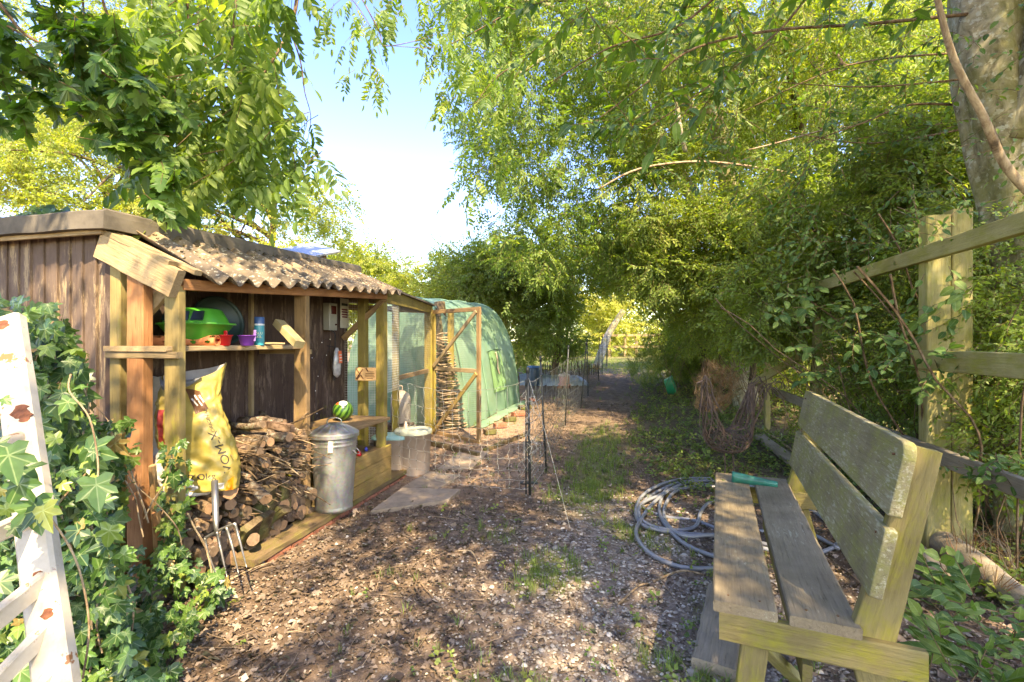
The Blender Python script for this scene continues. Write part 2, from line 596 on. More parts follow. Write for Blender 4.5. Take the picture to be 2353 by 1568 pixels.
def orient(D, U=None, roll=None):
    """matrices (N,3,3) whose X axis is D and whose Z axis leans to U (default up)"""
    D = D / np.linalg.norm(D, axis=1, keepdims=True)
    n = len(D)
    if U is None: U = np.tile(np.array([0, 0, 1.0]), (n, 1))
    U = U + 1e-3 * rng.normal(size=(n, 3))
    Y = np.cross(U, D); Y /= np.linalg.norm(Y, axis=1, keepdims=True) + 1e-9
    Z = np.cross(D, Y)
    if roll is not None:
        c = np.cos(roll)[:, None]; s = np.sin(roll)[:, None]
        Y, Z = Y * c + Z * s, Z * c - Y * s
    return np.stack([D, Y, Z], axis=2)


def fuse(name, temps, idx, M, T, S, tint, mats, parent=None, origin=None, lco=False):
    """many copies of the templates as one mesh (for what nobody could count)"""
    Vs, Fs, Ms, Ts = [], [], [], []
    o = 0
    for k, (tv, tf, tm, tt) in enumerate(temps):
        sel = np.nonzero(idx == k)[0]
        if not len(sel): continue
        m = M[sel] * S[sel][:, None, None]
        v = np.einsum('nij,vj->nvi', m, tv) + T[sel][:, None, :]
        nv = len(tv)
        f = tf[None] + (np.arange(len(sel)) * nv)[:, None, None] + o
        Vs.append(v.reshape(-1, 3)); Fs.append(f.reshape(-1, 3)); Ms.append(np.tile(tm, len(sel)))
        Ts.append((tint[sel][:, None] + tt[None]).reshape(-1)); o += len(sel) * nv
    V = np.concatenate(Vs).astype(np.float32); F = np.concatenate(Fs).astype(np.int32)
    MI = np.concatenate(Ms).astype(np.int32); TI = np.clip(np.concatenate(Ts), 0, 1).astype(np.float32)
    org = np.zeros(3) if origin is None else np.array(origin)
    V = V - org.astype(np.float32)
    me = bpy.data.meshes.new(name)
    me.vertices.add(len(V)); me.vertices.foreach_set('co', V.ravel())
    me.loops.add(F.size); me.loops.foreach_set('vertex_index', F.ravel())
    me.polygons.add(len(F))
    me.polygons.foreach_set('loop_start', np.arange(0, F.size, 3, dtype=np.int32))
    me.polygons.foreach_set('loop_total', np.full(len(F), 3, np.int32))
    me.polygons.foreach_set('material_index', MI)
    for m in mats: me.materials.append(m)
    a = me.attributes.new('tint', 'FLOAT', 'POINT'); a.data.foreach_set('value', TI)
    if lco:
        L_ = np.concatenate([np.tile(temps[k][0], (int((idx == k).sum()), 1)) for k in range(len(temps))]).astype(np.float32)
        a = me.attributes.new('lco', 'FLOAT_VECTOR', 'POINT'); a.data.foreach_set('vector', L_.ravel())
    me.update(calc_edges=True)
    ob = bpy.data.objects.new(name, me)
    return link(ob, parent, Matrix.Translation(Vector(org)))


def temp_mesh(name, temp, mats):
    v, f, mi, ti = temp
    me = bpy.data.meshes.new(name)
    me.from_pydata([tuple(x) for x in v], [], [tuple(int(i) for i in x) for x in f])
    for m in mats: me.materials.append(m)
    me.polygons.foreach_set('material_index', mi.astype(np.int32))
    a = me.attributes.new('lco', 'FLOAT_VECTOR', 'POINT'); a.data.foreach_set('vector', np.asarray(v, np.float32).ravel())
    me.update()
    return me


def singles(name, meshes, idx, M, T, S, parent):
    """each copy an object of its own that shares mesh data"""
    out = []
    Pi = WM[parent.name].inverted()
    for i in range(len(T)):
        m = Matrix([[M[i][a][b] * S[i] for b in range(3)] + [T[i][a]] for a in range(3)] + [[0, 0, 0, 1]])
        o = bpy.data.objects.new(name, meshes[int(idx[i]) % len(meshes)])
        col.objects.link(o)
        o.parent = parent; o.matrix_parent_inverse = Pi; o.matrix_basis = m
        out.append(o)
    return out


def in_poly(px, py, poly):
    ins = np.zeros(len(px), bool); j = len(poly) - 1
    for i in range(len(poly)):
        xi, yi = poly[i]; xj, yj = poly[j]
        c = ((yi > py) != (yj > py)) & (px < (xj - xi) * (py - yi) / (yj - yi + 1e-9) + xi)
        ins ^= c; j = i
    return ins


def Pn(px, py, d):
    return np.stack([(px - 1176.5) / 1100 * d, d, CH - (py - 790) / 1100 * d], axis=1)


def blobs_in(c, r, k, rs, seed, flat=0.75):
    g = np.random.default_rng(seed)
    u = g.normal(size=(k, 3)); u /= np.linalg.norm(u, axis=1, keepdims=True)
    rad = g.uniform(0.25, 1.0, (k, 1)) ** 0.5
    p = np.array(c) + u * rad * (np.array(r) - rs * 0.6)
    s = rs * g.uniform(0.6, 1.3, k)
    return p, s


def crown(name, bp, bs, per, temps, mats, parent, seed, tint0=0.5, tvar=0.25, scale=1.0, droop=0.35, flat=0.7, kind='stuff', shell=0.5, weep=0.0):
    """sprays spread through a set of small leaf masses, so that the crown has clumps and gaps"""
    g = np.random.default_rng(seed)
    nb = len(bp)
    cnt = np.maximum(3, (per * (bs / bs.mean()) ** 2).astype(int))
    b = np.repeat(np.arange(nb), cnt); n = len(b)
    u = g.normal(size=(n, 3)); u /= np.linalg.norm(u, axis=1, keepdims=True)
    rr = (shell + (1 - shell) * g.uniform(0, 1, (n, 1))) * g.uniform(0.7, 1.1, (n, 1))
    off = u * rr * bs[b][:, None]; off[:, 2] *= flat
    T = bp[b] + off
    D = u * 0.8 + g.normal(size=(n, 3)) * 0.45; D[:, 2] -= droop
    if weep: T[:, 2] -= g.exponential(weep, n) * (g.random(n) < 0.4)
    M = orient(D, None, g.uniform(-0.7, 0.7, n))
    bt = g.uniform(-tvar, tvar, nb)
    tint = tint0 + bt[b] + g.normal(size=n) * 0.10
    S = scale * g.uniform(0.7, 1.25, n)
    o = fuse(name, temps, g.integers(0, len(temps), n), M, T, S, tint, mats, parent, origin=bp.mean(axis=0))
    if kind: o['kind'] = kind
    return o
# ------------------------------------------------------------------ materials in use
m_weather = wood('weathered_pale_timber', (0.24, 0.17, 0.085), (0.42, 0.31, 0.17), algae=0.30, ac=(0.27, 0.26, 0.06), low=0.05)
m_post_green = wood('green_stained_post', (0.26, 0.19, 0.07), (0.38, 0.29, 0.12), algae=0.36, ac=(0.27, 0.26, 0.035), low=0.12)
m_post_yellow = wood('yellow_green_post', (0.22, 0.165, 0.05), (0.33, 0.25, 0.07), algae=0.38, ac=(0.29, 0.265, 0.02), low=0.05)
m_orange = wood('orange_post', (0.36, 0.15, 0.06), (0.50, 0.25, 0.11), algae=0.20, ac=(0.35, 0.27, 0.08), low=0.02)
m_raw = wood('split_raw_wood', (0.42, 0.22, 0.09), (0.62, 0.40, 0.20), algae=0.05)
m_offcut = wood('greenish_offcut', (0.36, 0.27, 0.12), (0.52, 0.42, 0.22), algae=0.35, ac=(0.30, 0.31, 0.09))
m_dark = wood('dark_stained_board', (0.055, 0.033, 0.024), (0.125, 0.08, 0.058), algae=0.12, ac=(0.30, 0.29, 0.02), low=0.80, flake=(0.17, 0.12, 0.085))
m_gable = wood('flaking_brown_board', (0.11, 0.072, 0.052), (0.23, 0.16, 0.115), algae=0.28, ac=(0.33, 0.29, 0.05), low=0.14, flake=(0.36, 0.26, 0.15))
m_beam = wood('gable_beam', (0.36, 0.24, 0.12), (0.56, 0.41, 0.23), algae=0.12, ac=(0.34, 0.30, 0.12))
m_brownpost = wood('brown_grey_post', (0.22, 0.13, 0.06), (0.38, 0.25, 0.12), algae=0.30, ac=(0.30, 0.25, 0.05), low=0.05)
m_plinth = wood('mossy_plinth_plank', (0.13, 0.085, 0.045), (0.25, 0.17, 0.09), algae=0.42, ac=(0.17, 0.15, 0.035))
m_crate = wood('crate_plank', (0.24, 0.15, 0.05), (0.38, 0.26, 0.10), algae=0.36, ac=(0.32, 0.28, 0.04))
m_seat = wood('bench_seat_board', (0.18, 0.14, 0.085), (0.34, 0.275, 0.175), algae=0.28, ac=(0.16, 0.165, 0.07), lichen=0.03)
m_back = wood('bench_back_board', (0.20, 0.165, 0.085), (0.33, 0.285, 0.16), algae=0.44, ac=(0.24, 0.235, 0.06), lichen=0.10)
m_benchpost = wood('bench_frame_timber', (0.17, 0.135, 0.055), (0.28, 0.225, 0.09), algae=0.42, ac=(0.23, 0.215, 0.022))
m_rail = wood('fence_rail_timber', (0.28, 0.24, 0.09), (0.44, 0.38, 0.17), algae=0.42, ac=(0.25, 0.24, 0.04))
m_greyboard = wood('grey_rough_board', (0.20, 0.16, 0.11), (0.38, 0.32, 0.23), algae=0.12)
m_brick = plain('red_brick', (0.30, 0.11, 0.06), 0.9, var=0.4, scale=30, bump=0.4)
m_twig = bark('twig_bark', (0.12, 0.075, 0.04), (0.25, 0.17, 0.10), scale=20)
m_twig_pale = bark('pale_twig', (0.28, 0.19, 0.11), (0.48, 0.36, 0.22), scale=20)
m_log = bark('log_bark', (0.09, 0.062, 0.042), (0.22, 0.16, 0.11), (0.30, 0.28, 0.22), scale=22, stretch=1, moss=(0.16, 0.16, 0.04))
m_trunk = bark('pale_trunk_bark', (0.24, 0.205, 0.12), (0.40, 0.35, 0.22), (0.50, 0.49, 0.38), scale=13, stretch=.6, bump=1.0, moss=(0.20, 0.19, 0.055))
m_trunk_dark = bark('dark_trunk_bark', (0.08, 0.055, 0.03), (0.18, 0.13, 0.075), scale=12, moss=(0.10, 0.11, 0.03))

LG = [(0.0, (0.11, 0.17, 0.040)), (0.35, (0.165, 0.24, 0.052)), (0.7, (0.21, 0.285, 0.055)), (1.0, (0.36, 0.38, 0.07))]
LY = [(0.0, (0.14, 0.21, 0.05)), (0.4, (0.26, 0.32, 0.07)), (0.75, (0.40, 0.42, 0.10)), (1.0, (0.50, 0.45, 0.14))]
LA = [(0.0, (0.085, 0.16, 0.038)), (0.5, (0.155, 0.245, 0.06)), (1.0, (0.27, 0.34, 0.085))]
LI = [(0.0, (0.022, 0.060, 0.018)), (0.45, (0.05, 0.12, 0.028)), (0.8, (0.10, 0.20, 0.04)), (0.95, (0.20, 0.27, 0.05)), (1.0, (0.30, 0.20, 0.07))]
LM = [(0.0, (0.03, 0.085, 0.018)), (0.5, (0.065, 0.15, 0.03)), (1.0, (0.15, 0.25, 0.05))]
l_green = leafmat('leaf_green', LG)
l_yellow = leafmat('leaf_sunny_yellow_green', LY, trans=0.5)  # yellow leaf colour, brightened to carry the sun on the back trees
l_ash = leafmat('leaf_ash', LA, trans=0.5)
l_ash_o = leafmat('leaf_ash_single', LA, trans=0.5, obj=True)
l_ivy = leafmat('leaf_ivy', LI, veins='palm', trans=0.22, rough=0.38, spec=0.5)
l_ivy_o = leafmat('leaf_ivy_single', LI, veins='palm', trans=0.22, rough=0.38, obj=True, spec=0.5)
l_maple = leafmat('leaf_maple', LM, trans=0.42, rough=0.42)
l_maple_o = leafmat('leaf_maple_single', LM, veins='palm', trans=0.42, rough=0.42, obj=True)
l_plum = leafmat('leaf_plum', [(0.0, (0.035, 0.085, 0.016)), (0.5, (0.065, 0.14, 0.024)), (1.0, (0.13, 0.22, 0.035))], trans=0.45)
l_plum_o = leafmat('leaf_plum_single', [(0.0, (0.035, 0.085, 0.016)), (0.5, (0.065, 0.14, 0.024)), (1.0, (0.13, 0.22, 0.035))], trans=0.45, obj=True, veins='mid')
l_bramble = leafmat('leaf_bramble_single', [(0.0, (0.04, 0.095, 0.022)), (0.5, (0.075, 0.15, 0.032)), (1.0, (0.15, 0.22, 0.055))], trans=0.35, rough=0.55, obj=True, spec=0.25, veins='mid')
l_litter = leafmat('dead_leaf', [(0.0, (0.070, 0.048, 0.034)), (0.4, (0.165, 0.118, 0.083)), (0.75, (0.31, 0.235, 0.17)), (1.0, (0.50, 0.41, 0.30))], trans=0.08, rough=0.8, tcol=0.8)
l_grass = leafmat('grass_blade', [(0.0, (0.08, 0.14, 0.02)), (0.6, (0.17, 0.26, 0.04)), (1.0, (0.38, 0.36, 0.10))], trans=0.35)
l_dead = leafmat('brown_dead_stem', [(0.0, (0.20, 0.09, 0.04)), (1.0, (0.42, 0.22, 0.11))], trans=0.15)

# ------------------------------------------------------------------ the ground
def span(a, b, step): return list(np.arange(a, b, step))
gx = np.array([-900, -400, -180, -90, -50, -30, -20, -14, -10, -8, -6.5, -5.2] + span(-4.4, -2.6, 0.12) + span(-2.6, 3.6, 0.035) + span(3.6, 6.4, 0.12) + [6.6, 7.4, 8.5, 10, 13, 17, 23, 32, 50, 90, 180, 400, 900])
gy = np.array([-900, -300, -100, -40, -20, -10, -6, -4, -2.5, -1.5, -0.7, 0] + span(0.4, 6.5, 0.035) + span(6.5, 14, 0.1) + span(14, 32, 0.5) + [32, 34, 37, 42, 50, 65, 90, 140, 220, 400, 900])
X, Y = np.meshgrid(gx, gy)
Z = gz(X, Y)
near = np.clip(1 - np.abs(Y - 3) / 5, 0, 1)
Z = Z + near * (0.008 * wav(X, Y, 0, 21, 5) + 0.004 * wav(X, Y, 0, 47, 8))
nx, ny = len(gx), len(gy)
V = np.stack([X.ravel(), Y.ravel(), Z.ravel()], 1).astype(np.float32)
ii = (np.arange(ny - 1)[:, None] * nx + np.arange(nx - 1)[None]).ravel()
F = np.stack([ii, ii + 1, ii + nx + 1, ii + nx], 1).astype(np.int32)
me = bpy.data.meshes.new('ground')
me.vertices.add(len(V)); me.vertices.foreach_set('co', V.ravel())
me.loops.add(F.size); me.loops.foreach_set('vertex_index', F.ravel())
me.polygons.add(len(F)); me.polygons.foreach_set('loop_start', np.arange(0, F.size, 4, dtype=np.int32)); me.polygons.foreach_set('loop_total', np.full(len(F), 4, np.int32))
me.polygons.foreach_set('use_smooth', np.ones(len(F), bool))
me.update(calc_edges=True)


def stone_mask(x, y):
    """1 where stones lie thick"""
    c = 0.42 + 0.10 * y
    a = np.exp(-((x - c) / 0.78) ** 2) * np.clip((4.6 - y) / 1.2, 0, 1)
    b = np.clip((x - 0.25) / 0.3, 0, 1) * np.clip((3.3 - y) / 0.6, 0, 1) * np.clip((1.9 - x) / 0.5, 0, 1)
    m = np.maximum(a, b)
    return np.clip(m + 0.30 * wav(x, y, 0, 2.6, 4) * (m > 0.05), 0, 1)


def grass_mask(x, y):
    c = 0.62 + 0.25 * (y - 4.0)
    strip = np.exp(-((x - c) / (0.20 + 0.012 * y)) ** 2) * np.clip((y - 3.6) / 0.6, 0, 1) * np.clip((7.6 - y) / 1.5, 0, 1)
    tufts = np.clip(wav(x, y, 0, 3.9, 9) - 0.08, 0, 1) * 3.0 * np.exp(-((x - 0.25 - 0.08 * y) / 0.62) ** 2) * np.clip((4.0 - y), 0, 1)
    far = np.clip((y - 15) / 3, 0, 1) * 0.9
    return np.clip(strip * 1.1 + tufts + far, 0, 1)


def weed_mask(x, y):
    e = 1.30 + 0.08 * (y - 5) + 0.20 * np.maximum(0, y - 6.2)                 # edge of the trodden path on its right
    m = np.clip((x - e - 0.12 * wav(x, y, 0, 1.7, 2)) / 0.35, 0, 1) * np.clip((y - 3.9) / 0.7, 0, 1)
    bank = np.clip((x - (2.15 + 0.25 * (y - 1.5))) / 0.3, 0, 1)
    return np.clip(np.maximum(m, bank * 0.8), 0, 1)


ca = me.attributes.new('masks', 'FLOAT_COLOR', 'POINT')
cc = np.ones((len(V), 4), np.float32)
cc[:, 0] = stone_mask(V[:, 0], V[:, 1]); cc[:, 1] = grass_mask(V[:, 0], V[:, 1]); cc[:, 2] = weed_mask(V[:, 0], V[:, 1])
ca.data.foreach_set('color', cc.ravel())

m, t, b = nodes('ground_soil')
at = N(t, 'ShaderNodeAttribute'); at.attribute_name = 'masks'
se = N(t, 'ShaderNodeSeparateColor'); t.links.new(at.outputs['Color'], se.inputs[0])
tc = N(t, 'ShaderNodeTexCoord')
n1 = N(t, 'ShaderNodeTexNoise', inp={'Scale': 9.0, 'Detail': 10.0, 'Roughness': 0.75}); t.links.new(tc.outputs['Object'], n1.inputs['Vector'])
n2 = N(t, 'ShaderNodeTexNoise', inp={'Scale': 60.0, 'Detail': 6.0, 'Roughness': 0.7}); t.links.new(tc.outputs['Object'], n2.inputs['Vector'])
vo = N(t, 'ShaderNodeTexVoronoi', inp={'Scale': 42.0}); t.links.new(tc.outputs['Object'], vo.inputs['Vector'])
r1 = ramp(t, [(0.3, (0.075, 0.050, 0.035)), (0.5, (0.17, 0.118, 0.080)), (0.68, (0.30, 0.22, 0.155))]); t.links.new(n1.outputs['Fac'], r1.inputs[0])
r2 = ramp(t, [(0.3, (0.5, 0.5, 0.5)), (0.7, (1.3, 1.25, 1.2))]); t.links.new(n2.outputs['Fac'], r2.inputs[0])
c = mixc(t, 0.8, r1.outputs[0], r2.outputs[0], 'MULTIPLY')
rs = ramp(t, [(0.0, (0.12, 0.09, 0.065)), (0.5, (0.33, 0.26, 0.2)), (1.0, (0.5, 0.42, 0.34))]); t.links.new(vo.outputs['Color'], rs.inputs[0])
c = mixc(t, math_n(t, 'MULTIPLY', se.outputs[0], 0.6), c, rs.outputs[0])
rg = ramp(t, [(0.35, (0.10, 0.12, 0.03)), (0.65, (0.21, 0.24, 0.06))]); t.links.new(n2.outputs['Fac'], rg.inputs[0])
c = mixc(t, math_n(t, 'MULTIPLY', se.outputs[1], 0.6), c, rg.outputs[0])
c = mixc(t, math_n(t, 'MULTIPLY', se.outputs[2], 0.4), c, (0.075, 0.085, 0.03))
# paler soil in the pen
sx = N(t, 'ShaderNodeSeparateXYZ'); t.links.new(tc.outputs['Object'], sx.inputs[0])
pen = math_n(t, 'MULTIPLY', math_n(t, 'MULTIPLY', math_n(t, 'SUBTRACT', 0.55, sx.outputs[0], True), 3.0, True), math_n(t, 'MULTIPLY', math_n(t, 'SUBTRACT', sx.outputs[1], 4.1, True), 1.6, True))
rp = ramp(t, [(0.3, (0.20, 0.125, 0.08)), (0.7, (0.42, 0.29, 0.19))]); t.links.new(n1.outputs['Fac'], rp.inputs[0])
c = mixc(t, math_n(t, 'MULTIPLY', pen, 0.75), c, rp.outputs[0])
t.links.new(c, b.inputs['Base Color'])
b.inputs['Roughness'].default_value = 0.95; b.inputs['Specular IOR Level'].default_value = 0.15
bp = N(t, 'ShaderNodeBump', inp={'Strength': 0.7, 'Distance': 0.02})
hs = math_n(t, 'ADD', n1.outputs['Fac'], math_n(t, 'MULTIPLY', n2.outputs['Fac'], 0.4))
t.links.new(hs, bp.inputs['Height']); t.links.new(bp.outputs[0], b.inputs['Normal'])
me.materials.append(m)
o = bpy.data.objects.new('ground', me); link(o); tag(o, kind='structure')

# stones, dead leaves, grass, creeping weeds, chips: each one a mass nobody could count
def sample_mask(n, x0, x1, y0, y1, fn, g, floor=0.0):
    """points, thicker near the lens, kept by a mask"""
    y = y0 * (y1 / y0) ** g.uniform(0, 1, n)
    x = g.uniform(x0, x1, n)
    k = g.random(n) < np.maximum(fn(x, y), floor)
    return x[k], y[k]

g = np.random.default_rng(3)
def stone_temp(seed):
    r = np.random.default_rng(seed)
    V = [(0, 0, 0.45)]; 
    for k in range(6):
        a = k * math.pi / 3 + r.uniform(-.25, .25); V.append((math.cos(a) * r.uniform(.7, 1.05), math.sin(a) * r.uniform(.5, .85), r.uniform(-.05, .2)))
    for k in range(6):
        V.append((V[k + 1][0] * .6, V[k + 1][1] * .6, r.uniform(.32, .42)))
    V = np.array(V)
    F = []
    for k in range(6):
        a = 1 + k; b_ = 1 + (k + 1) % 6; F += [(a, b_, b_ + 6), (a, b_ + 6, a + 6), (a + 6, b_ + 6, 0)]
    F = np.array(F)
    return V, F, np.zeros(len(F), int), np.zeros(len(V))
mst, t, b = nodes('gravel_stone')
a = N(t, 'ShaderNodeAttribute'); a.attribute_name = 'tint'
r = ramp(t, [(0, (0.13, 0.10, 0.075)), (0.4, (0.27, 0.22, 0.165)), (0.75, (0.40, 0.34, 0.265)), (1, (0.56, 0.51, 0.43))]); t.links.new(a.outputs['Fac'], r.inputs[0]); t.links.new(r.outputs[0], b.inputs['Base Color'])
b.inputs['Roughness'].default_value = 0.8
st = [stone_temp(i) for i in range(6)]
x, y = sample_mask(60000, -1.9, 2.2, 0.95, 6.5, stone_mask, g, 0.07)
n = len(x); yaw = g.uniform(0, 6.28, n)
D = np.stack([np.cos(yaw), np.sin(yaw), g.normal(0, .12, n)], 1)
S = g.lognormal(-4.82, 0.42, n)
T = np.stack([x, y, gz(x, y) - 0.1 * S + 0.006], 1)
o = fuse('gravel', st, g.integers(0, 6, n), orient(D), T, S, g.normal(0.5, 0.24, n), [mst]); tag(o, 'small pale gravel stones scattered over the trodden soil', 'gravel', kind='stuff')

def litter_temp(seed):
    r = random.Random(seed)
    L, W = 1.0, r.uniform(.35, .8)
    c = r.uniform(.1, .5)
    V = np.array([(-.5, 0, r.uniform(0, .2)), (-.1, W / 2, c * r.uniform(-.3, 1)), (0, 0, 0), (-.1, -W / 2, c), (.3, W * .35, c * .6), (.55, 0, r.uniform(0, .35)), (.3, -W * .35, c * r.uniform(-.3, .6))])
    F = np.array([(0, 2, 1), (0, 3, 2), (1, 2, 4), (2, 5, 4), (2, 6, 5), (3, 6, 2)])
    return V, F, np.zeros(6, int), np.zeros(7)
lt = [litter_temp(i) for i in range(8)]
def litter_w(x, y):
    return np.clip(1.0 - 0.75 * stone_mask(x, y) - 0.4 * grass_mask(x, y) - 0.35 * (y > 7) - 0.5 * ((x < 0.35) & (y > 4.2) & (x > -1.5)), 0.1, 1) * (0.55 + 0.45 * (wav(x, y, 0, 1.9, 7) > -0.3))
x, y = sample_mask(76000, -2.4, 2.6, 0.85, 9.5, litter_w, g)
n = len(x); yaw = g.uniform(0, 6.28, n)
D = np.stack([np.cos(yaw), np.sin(yaw), g.normal(0, .25, n)], 1)
S = g.lognormal(-4.05, 0.45, n) * np.where(y > 4, 0.85, 1.0)
T = np.stack([x, y, gz(x, y) + g.uniform(0.002, 0.014, n)], 1)
o = fuse('leaf_litter', lt, g.integers(0, 8, n), orient(D, None, g.normal(0, .35, n)), T, S, g.normal(0.38, 0.22, n), [l_litter]); tag(o, 'brown dead leaves and bark crumbs covering the path', 'leaf litter', kind='stuff')

def twig_temp(seed):
    r = random.Random(seed); parts = []; p = np.array([-.5, 0, 0.0])
    for i in range(4):
        q = p + np.array([.25, r.uniform(-.06, .06), r.uniform(-.02, .03)]); v, f = stick(p, q, .013 - .002 * i, .011 - .002 * i, 4); parts.append((v, f, 0, 0)); p = q
    return join(parts)
tt = [twig_temp(i) for i in range(5)]
x, y = sample_mask(3200, -2.2, 2.6, 0.95, 8, litter_w, g)
n = len(x); yaw = g.uniform(0, 6.28, n)
D = np.stack([np.cos(yaw), np.sin(yaw), g.normal(0, .08, n)], 1)
mtw = leafmat('ground_twig', [(0, (0.10, 0.06, 0.035)), (1, (0.40, 0.28, 0.17))], trans=0.0)
o = fuse('fallen_twigs', tt, g.integers(0, 5, n), orient(D), np.stack([x, y, gz(x, y) + .014], 1), g.lognormal(-2.2, .5, n), g.normal(.5, .25, n), [mtw]); tag(o, 'thin fallen twigs strewn among the dead leaves', 'twigs', kind='stuff')

def tuft_temp(seed, nb=9, h=0.07):
    r = random.Random(seed); parts = []
    for i in range(nb):
        a = r.uniform(0, 6.28); l = h * r.uniform(.5, 1.2); le = r.uniform(.2, .9); w_ = .0016
        b0 = np.array([math.cos(a + 1.57) * w_, math.sin(a + 1.57) * w_, 0]); d = np.array([math.cos(a), math.sin(a), 0])
        o_ = np.array([r.uniform(-.02, .02), r.uniform(-.02, .02), 0])
        m1 = o_ + d * l * le * .35 + np.array([0, 0, l * .6]); tip = o_ + d * l * le + np.array([0, 0, l * (1 - .35 * le)])
        v = np.array([o_ - b0, o_ + b0, m1 - b0 * .8, m1 + b0 * .8, tip]); f = np.array([(0, 1, 3), (0, 3, 2), (2, 3, 4)])
        parts.append((v, f, 0, r.uniform(-.15, .15)))
    return join(parts)
gt = [tuft_temp(i) for i in range(8)]
x, y = sample_mask(30000, -1.0, 5.5, 0.95, 24, grass_mask, g, 0.016)
n = len(x); yaw = g.uniform(0, 6.28, n); D = np.stack([np.cos(yaw), np.sin(yaw), 0 * yaw], 1)
o = fuse('grass', gt, g.integers(0, 8, n), orient(D), np.stack([x, y, gz(x, y)], 1), g.uniform(.6, 1.4, n) * np.where(y < 4, 0.85, 1.1), g.normal(.5, .2, n), [l_grass]); tag(o, 'short green grass growing in tufts along the path', 'grass', kind='stuff')

wt = [spray(0.09, 7, 0.030, 0.024, i, 'rhomb', droop=-0.3, sub=1, twig=0.0012) for i in range(6)]
def weed_w(x, y): return weed_mask(x, y) * (0.35 + 0.65 * (wav(x, y, 0, 2.3, 11) > -0.25))
x, y = sample_mask(26000, 0.9, 7.5, 1.2, 15, weed_w, g)
n = len(x); yaw = g.uniform(0, 6.28, n); D = np.stack([np.cos(yaw), np.sin(yaw), g.uniform(.2, 1.6, n)], 1)
l_weed = leafmat('weed_leaf', [(0, (0.07, 0.12, 0.03)), (.5, (0.14, 0.22, 0.05)), (1, (0.33, 0.35, 0.08))], trans=.3)
o = fuse('ground_weeds', wt, g.integers(0, 6, n), orient(D), np.stack([x, y, gz(x, y)], 1), g.uniform(.6, 1.5, n), g.normal(.5, .22, n), [l_weed, m_twig]); tag(o, 'low green weeds creeping beside the path below the hedge', 'weeds', kind='stuff')

# paving slabs by the pen
m_slab = plain('concrete_slab', (0.30, 0.23, 0.16), 0.9, var=0.25, scale=14, bump=0.3)
def slab(cs, name, lab, th=0.035):
    p = [G(*c) for c in cs]
    top = [q + Vector((0, 0, th)) for q in p]; V = p + top; n = len(p)
    F = [tuple(range(n, 2 * n))] + [tuple(range(n - 1, -1, -1))] + [(i, (i + 1) % n, n + (i + 1) % n, n + i) for i in range(n)]
    o = mesh_obj(name, [v - p[0] for v in V], F, m_slab, None, Matrix.Translation(p[0]))
    tag(o, lab, 'paving slab', 'paving slabs'); return o
slab([(852, 1184), (1030, 1158), (1058, 1133), (925, 1129)], 'paving_slab', 'pale paving slab nearest the plank edging')
slab([(925, 1124), (1010, 1126), (1060, 1096), (985, 1088)], 'paving_slab', 'second paving slab, partly under soil behind the nearest one', 0.02)
slab([(1005, 1082), (1085, 1080), (1125, 1040), (1060, 1038)], 'paving_slab', 'farthest paving slab, beneath the open netting gate', 0.02)
# ------------------------------------------------------------------ shed frame: u runs away along the front, v back to the left
U = Vector((0.229, 0.973, 0)).normalized(); W_ = Vector((-0.973, 0.229, 0)).normalized(); UP = Vector((0, 0, 1))
O = Vector((-1.83, 2.60, 0))
def S(u, v, z): return O + U * u + W_ * v + UP * z

shed = thing('garden_shed', 'dark brown timber shed with felted flat roof and flaking boards', 'shed', S(1.2, 1.2, 0))
# gable boards, each lapped over the next
k = 0; v = 0.44
rb = random.Random(5)
while v < 2.5:
    bw = 0.098 + rb.uniform(-.006, .006)
    A = S(0.0 + rb.uniform(-.003, .003), v + bw / 2, 0.02); B = S(0.0, v + bw / 2, 1.965)
    wd = (W_ + U * 0.13)
    board('wall_board', A, B, bw + 0.012, 0.016, wd, m_gable, shed, segs=8, wob=0.002)
    v += bw
# front boards (behind the log store and the bin)
u = 0.02
while u < 2.36:
    bw = 0.14 + rb.uniform(-.01, .01)
    board('wall_board', S(u + bw / 2, 0.452 + rb.uniform(-.004, .004), 0.02), S(u + bw / 2, 0.452, 1.99 + 0.04 * u), bw - 0.004, 0.02, U, m_dark, shed, segs=6)
    u += bw
# far end and back (closes the shed)
board('end_wall', S(2.37, 1.45, 0.0), S(2.37, 1.45, 2.04), 2.0, 0.02, W_, m_dark, shed)
board('back_wall', S(1.18, 2.47, 0.0), S(1.18, 2.47, 1.98), 2.34, 0.02, U, m_dark, shed)
board('corner_board', S(-0.012, 0.425, 0.02), S(-0.012, 0.425, 1.93), 0.07, 0.022, W_, m_dark, shed)
# roof deck wrapped in felt
m_felt = plain('roof_felt', (0.125, 0.105, 0.078), 0.95, var=0.45, scale=6, bump=0.3)
gm = Geo()
def slab3(pts, th):
    p = [Vector(q) for q in pts]; n = len(p)
    V = p + [q - UP * th for q in p]
    return V, [tuple(range(n)), tuple(range(2 * n - 1, n - 1, -1))] + [(i, i + n, (i + 1) % n + n, (i + 1) % n) for i in range(n)]
rz = lambda u: 2.055 + 0.042 * u
gm.add(slab3([S(-0.07, 0.36, rz(0)), S(-0.07, 2.6, 2.06), S(2.5, 2.6, 2.12), S(2.5, 0.36, rz(2.5))], 0.055))
gm.obj('felt_roof', m_felt, shed)
